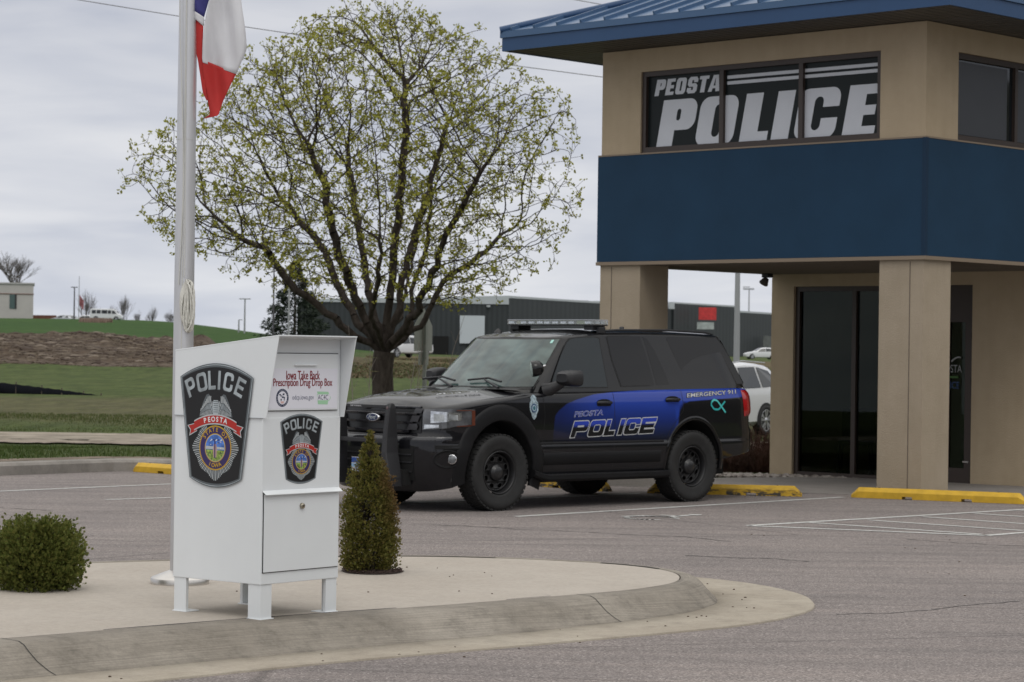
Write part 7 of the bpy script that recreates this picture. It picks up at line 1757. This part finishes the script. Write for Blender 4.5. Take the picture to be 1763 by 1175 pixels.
# thin pale saplings round the tree and sign
SPL = mat('pale_stems', (.22, .19, .165), .8)
for k, (px, py0, py1, lean_) in enumerate(((612, 700, 560, -.10), (632, 690, 600, .06), (690, 690, 590, .30), (700, 690, 615, .45), (712, 690, 560, .12), (745, 690, 540, .35))):
    a = at(px, py0, 40.5 + k * .3); h = at(px, py1, 40.5).z - a.z; rr = random.Random(k); mb = MB(); pts = [(lean_ * h * f ** 1.3 + rr.uniform(-.015, .015), rr.uniform(-.02, .02), a.z * 0 - .15 - a.z * 0 + (h + a.z + .15) * f) for f in (0, .25, .5, .75, 1)]
    o = thing('sapling', ['thin bare sapling just left of the big trunk, the tallest there', 'short bare sapling touching the left side of the big trunk', 'bare sapling leaning right, nearest the right side of the big trunk', 'low strongly leaning bare sapling between trunk and road sign', 'upright bare sapling left of the road sign', 'tall bare sapling leaning right over the road sign'][k], 'sapling', (a.x, a.y, 0), 0, 'thin bare saplings round the tree')
    mb.tube(pts, [.012, .010, .008, .006, .003], 5)
    for f in (.35, .5, .65, .8): 
        i = min(3, int(f * 4)); p = Vector(pts[i]).lerp(Vector(pts[i + 1]), f * 4 - i)
        for s_ in (-1, 1): mb.tube([p, p + Vector((s_ * .10 + .05 * lean_, rr.uniform(-.1, .1), .22))], [.005, .002], 4)
    mb.build('stem', SPL, o)
# pebbles by the walk, earth mounds, small debris
def pebbles(name, label, pts, m, size, seed, kind='stuff'):
    rr = random.Random(seed); mb = MB()
    for (x, y, z) in pts:
        r = size * rr.uniform(.5, 1.4); bm = bmesh.new(); bmesh.ops.create_icosphere(bm, subdivisions=1, radius=r)
        vs = [Vector((v_.co.x * rr.uniform(.8, 1.3), v_.co.y * rr.uniform(.8, 1.2), v_.co.z * .6)) + Vector((x, y, z)) for v_ in bm.verts]; mb.add(vs, [[v_.index for v_ in f.verts] for f in bm.faces]); bm.free()
    return tag(mb.build(name, m), label, 'stones' if 'stone' in label else 'debris', kind=kind)
rr = random.Random(9); pts = []
for _ in range(700):
    f = rr.random(); x = 1.0 + 5.2 * f; y = 34.75 - .12 * x + rr.uniform(-.35, .45) * 1.1; pts.append((x, y + .55, -.05))
pebbles('stone_border', 'strip of mixed pale stones along the back of the walk', pts, mat('stone_mix', (.16, .13, .11), .8, col2=(.42, .38, .34), vscale=9, var=.1, detail=2), .045, 10)
pts = []
for _ in range(60):
    i = rr.randrange(nI); f = rr.uniform(1.0, 2.1); p = I0[i] + nor[i] * wc[i] * f; pts.append((p.x, p.y, .012 if f * wc[i] < wc[i] + wg[i] else .003))
for _ in range(45): pts.append((rr.uniform(-3, 6), rr.uniform(12.5, 26), .003))
for _ in range(14):
    a = rr.uniform(0, 6.28); r = rr.random() ** .5 * 1.6; pts.append((-.9 + r * cos(a), 15.9 + r * sin(a) * .9, .152))
pebbles('debris', 'small dark crumbs of leaf and grit scattered on the pavement', pts, mat('debris', (.09, .065, .045), .9), .007, 12)
# mounds of earth behind the box
EM = bpy.data.materials.new('earth'); EM.use_nodes = True; t = EM.node_tree; b = t.nodes['Principled BSDF']; b.inputs['Roughness'].default_value = .95
t.links.new(ramp(t, noise(t, 1.3, 9, .75, coords(t)), [(.3, (.055, .036, .026)), (.5, (.10, .072, .054)), (.7, (.15, .115, .09))]), b.inputs['Base Color']); t.links.new(bump(t, noise(t, 4, 6, .8, coords(t)), .9, .2), b.inputs['Normal'])
for px, yb, yt, wpx, Y, lab_ in ((345, 603, 572, 100, 178, 'rounded heap of brown earth behind the flagpole and box'), (285, 590, 573, 60, 185, 'smaller heap of earth left of the flagpole')):
    a = at(px, yb, Y); h = at(px, yt, Y).z - a.z; R = wpx / 2 * Y / FPX; mb = MB(); P = []; rr = random.Random(px)
    for i in range(10):
        f = i / 9; P.append([(R * f * cos(q) * (1 + .12 * sin(3 * q + px)), R * .8 * f * sin(q), h * (1 - f ** 1.7) * (1 + .10 * sin(4 * q + f * 6)) - .3) for q in [2 * pi * k / 28 for k in range(28)]])
    mb.grid(P, closed=True); o = mb.build('earth_mound', EM, None, loc=(a.x, Y, a.z)); tag(o, lab_, 'earth mound', 'earth mounds on the field')
# wooded bank beyond the right side of the lot, outside the frame; it darkens what glass and paint reflect
bk = MB(); P = []
for i in range(60):
    y = -60 + i * 2.6; row = []
    for k, (dx, h) in enumerate(((0, 0), (1.5, 3.5), (3, 7.0), (6, 9.0), (12, 9.5), (20, 0))): row.append((34 + dx + 1.2 * sin(i * 1.3 + k) + max(0, (y - 40) * .35), y, h + (0 if k in (0, 5) else .9 * sin(i * .9) + .6 * sin(i * 2.3 + k)) - .2))
    P.append(row)
bk.grid(P); tag(bk.build('wooded_bank', mat('woods', (.020, .024, .014), .95, col2=(.05, .048, .03), var=.3, vscale=.8, bump=1, bscale=2)), kind='structure')

# clods on the turned earth of the bank
rr = random.Random(77); CL = MB(); bm = bmesh.new(); bmesh.ops.create_icosphere(bm, subdivisions=1, radius=1); iv = [v_.co.copy() for v_ in bm.verts]; ifc = [[v_.index for v_ in f.verts] for f in bm.faces]; bm.free()
for _ in range(4200):
    y = rr.uniform(146, 178); x = rr.uniform(-.235, -.07) * y; r = rr.choice([.06, .09, .12, .20]) * rr.uniform(.7, 1.4); z = float(terrain_z(x, y) + terrain_noise(x, y)); a, b_, c = rr.uniform(.9, 2.6), rr.uniform(.7, 1.2), rr.uniform(.35, .7)
    CL.add([Vector((x + v_.x * r * a * rr.uniform(.8, 1.2), y + v_.y * r * b_, z + v_.z * r * c * rr.uniform(.7, 1.2))) for v_ in iv], ifc)
cm_ = bpy.data.materials.new('clods'); cm_.use_nodes = True; t = cm_.node_tree; b = t.nodes['Principled BSDF']; b.inputs['Roughness'].default_value = .95; g = N(t, 'ShaderNodeNewGeometry')
t.links.new(ramp(t, g.outputs['Random Per Island'], [(0, (.045, .030, .022)), (.45, (.085, .062, .045)), (.85, (.11, .085, .062)), (1, (.19, .155, .12))]), b.inputs['Base Color'])
tag(CL.build('earth_clods', cm_), 'rough clods of brown earth covering the turned strip of the bank', 'earth', kind='stuff')
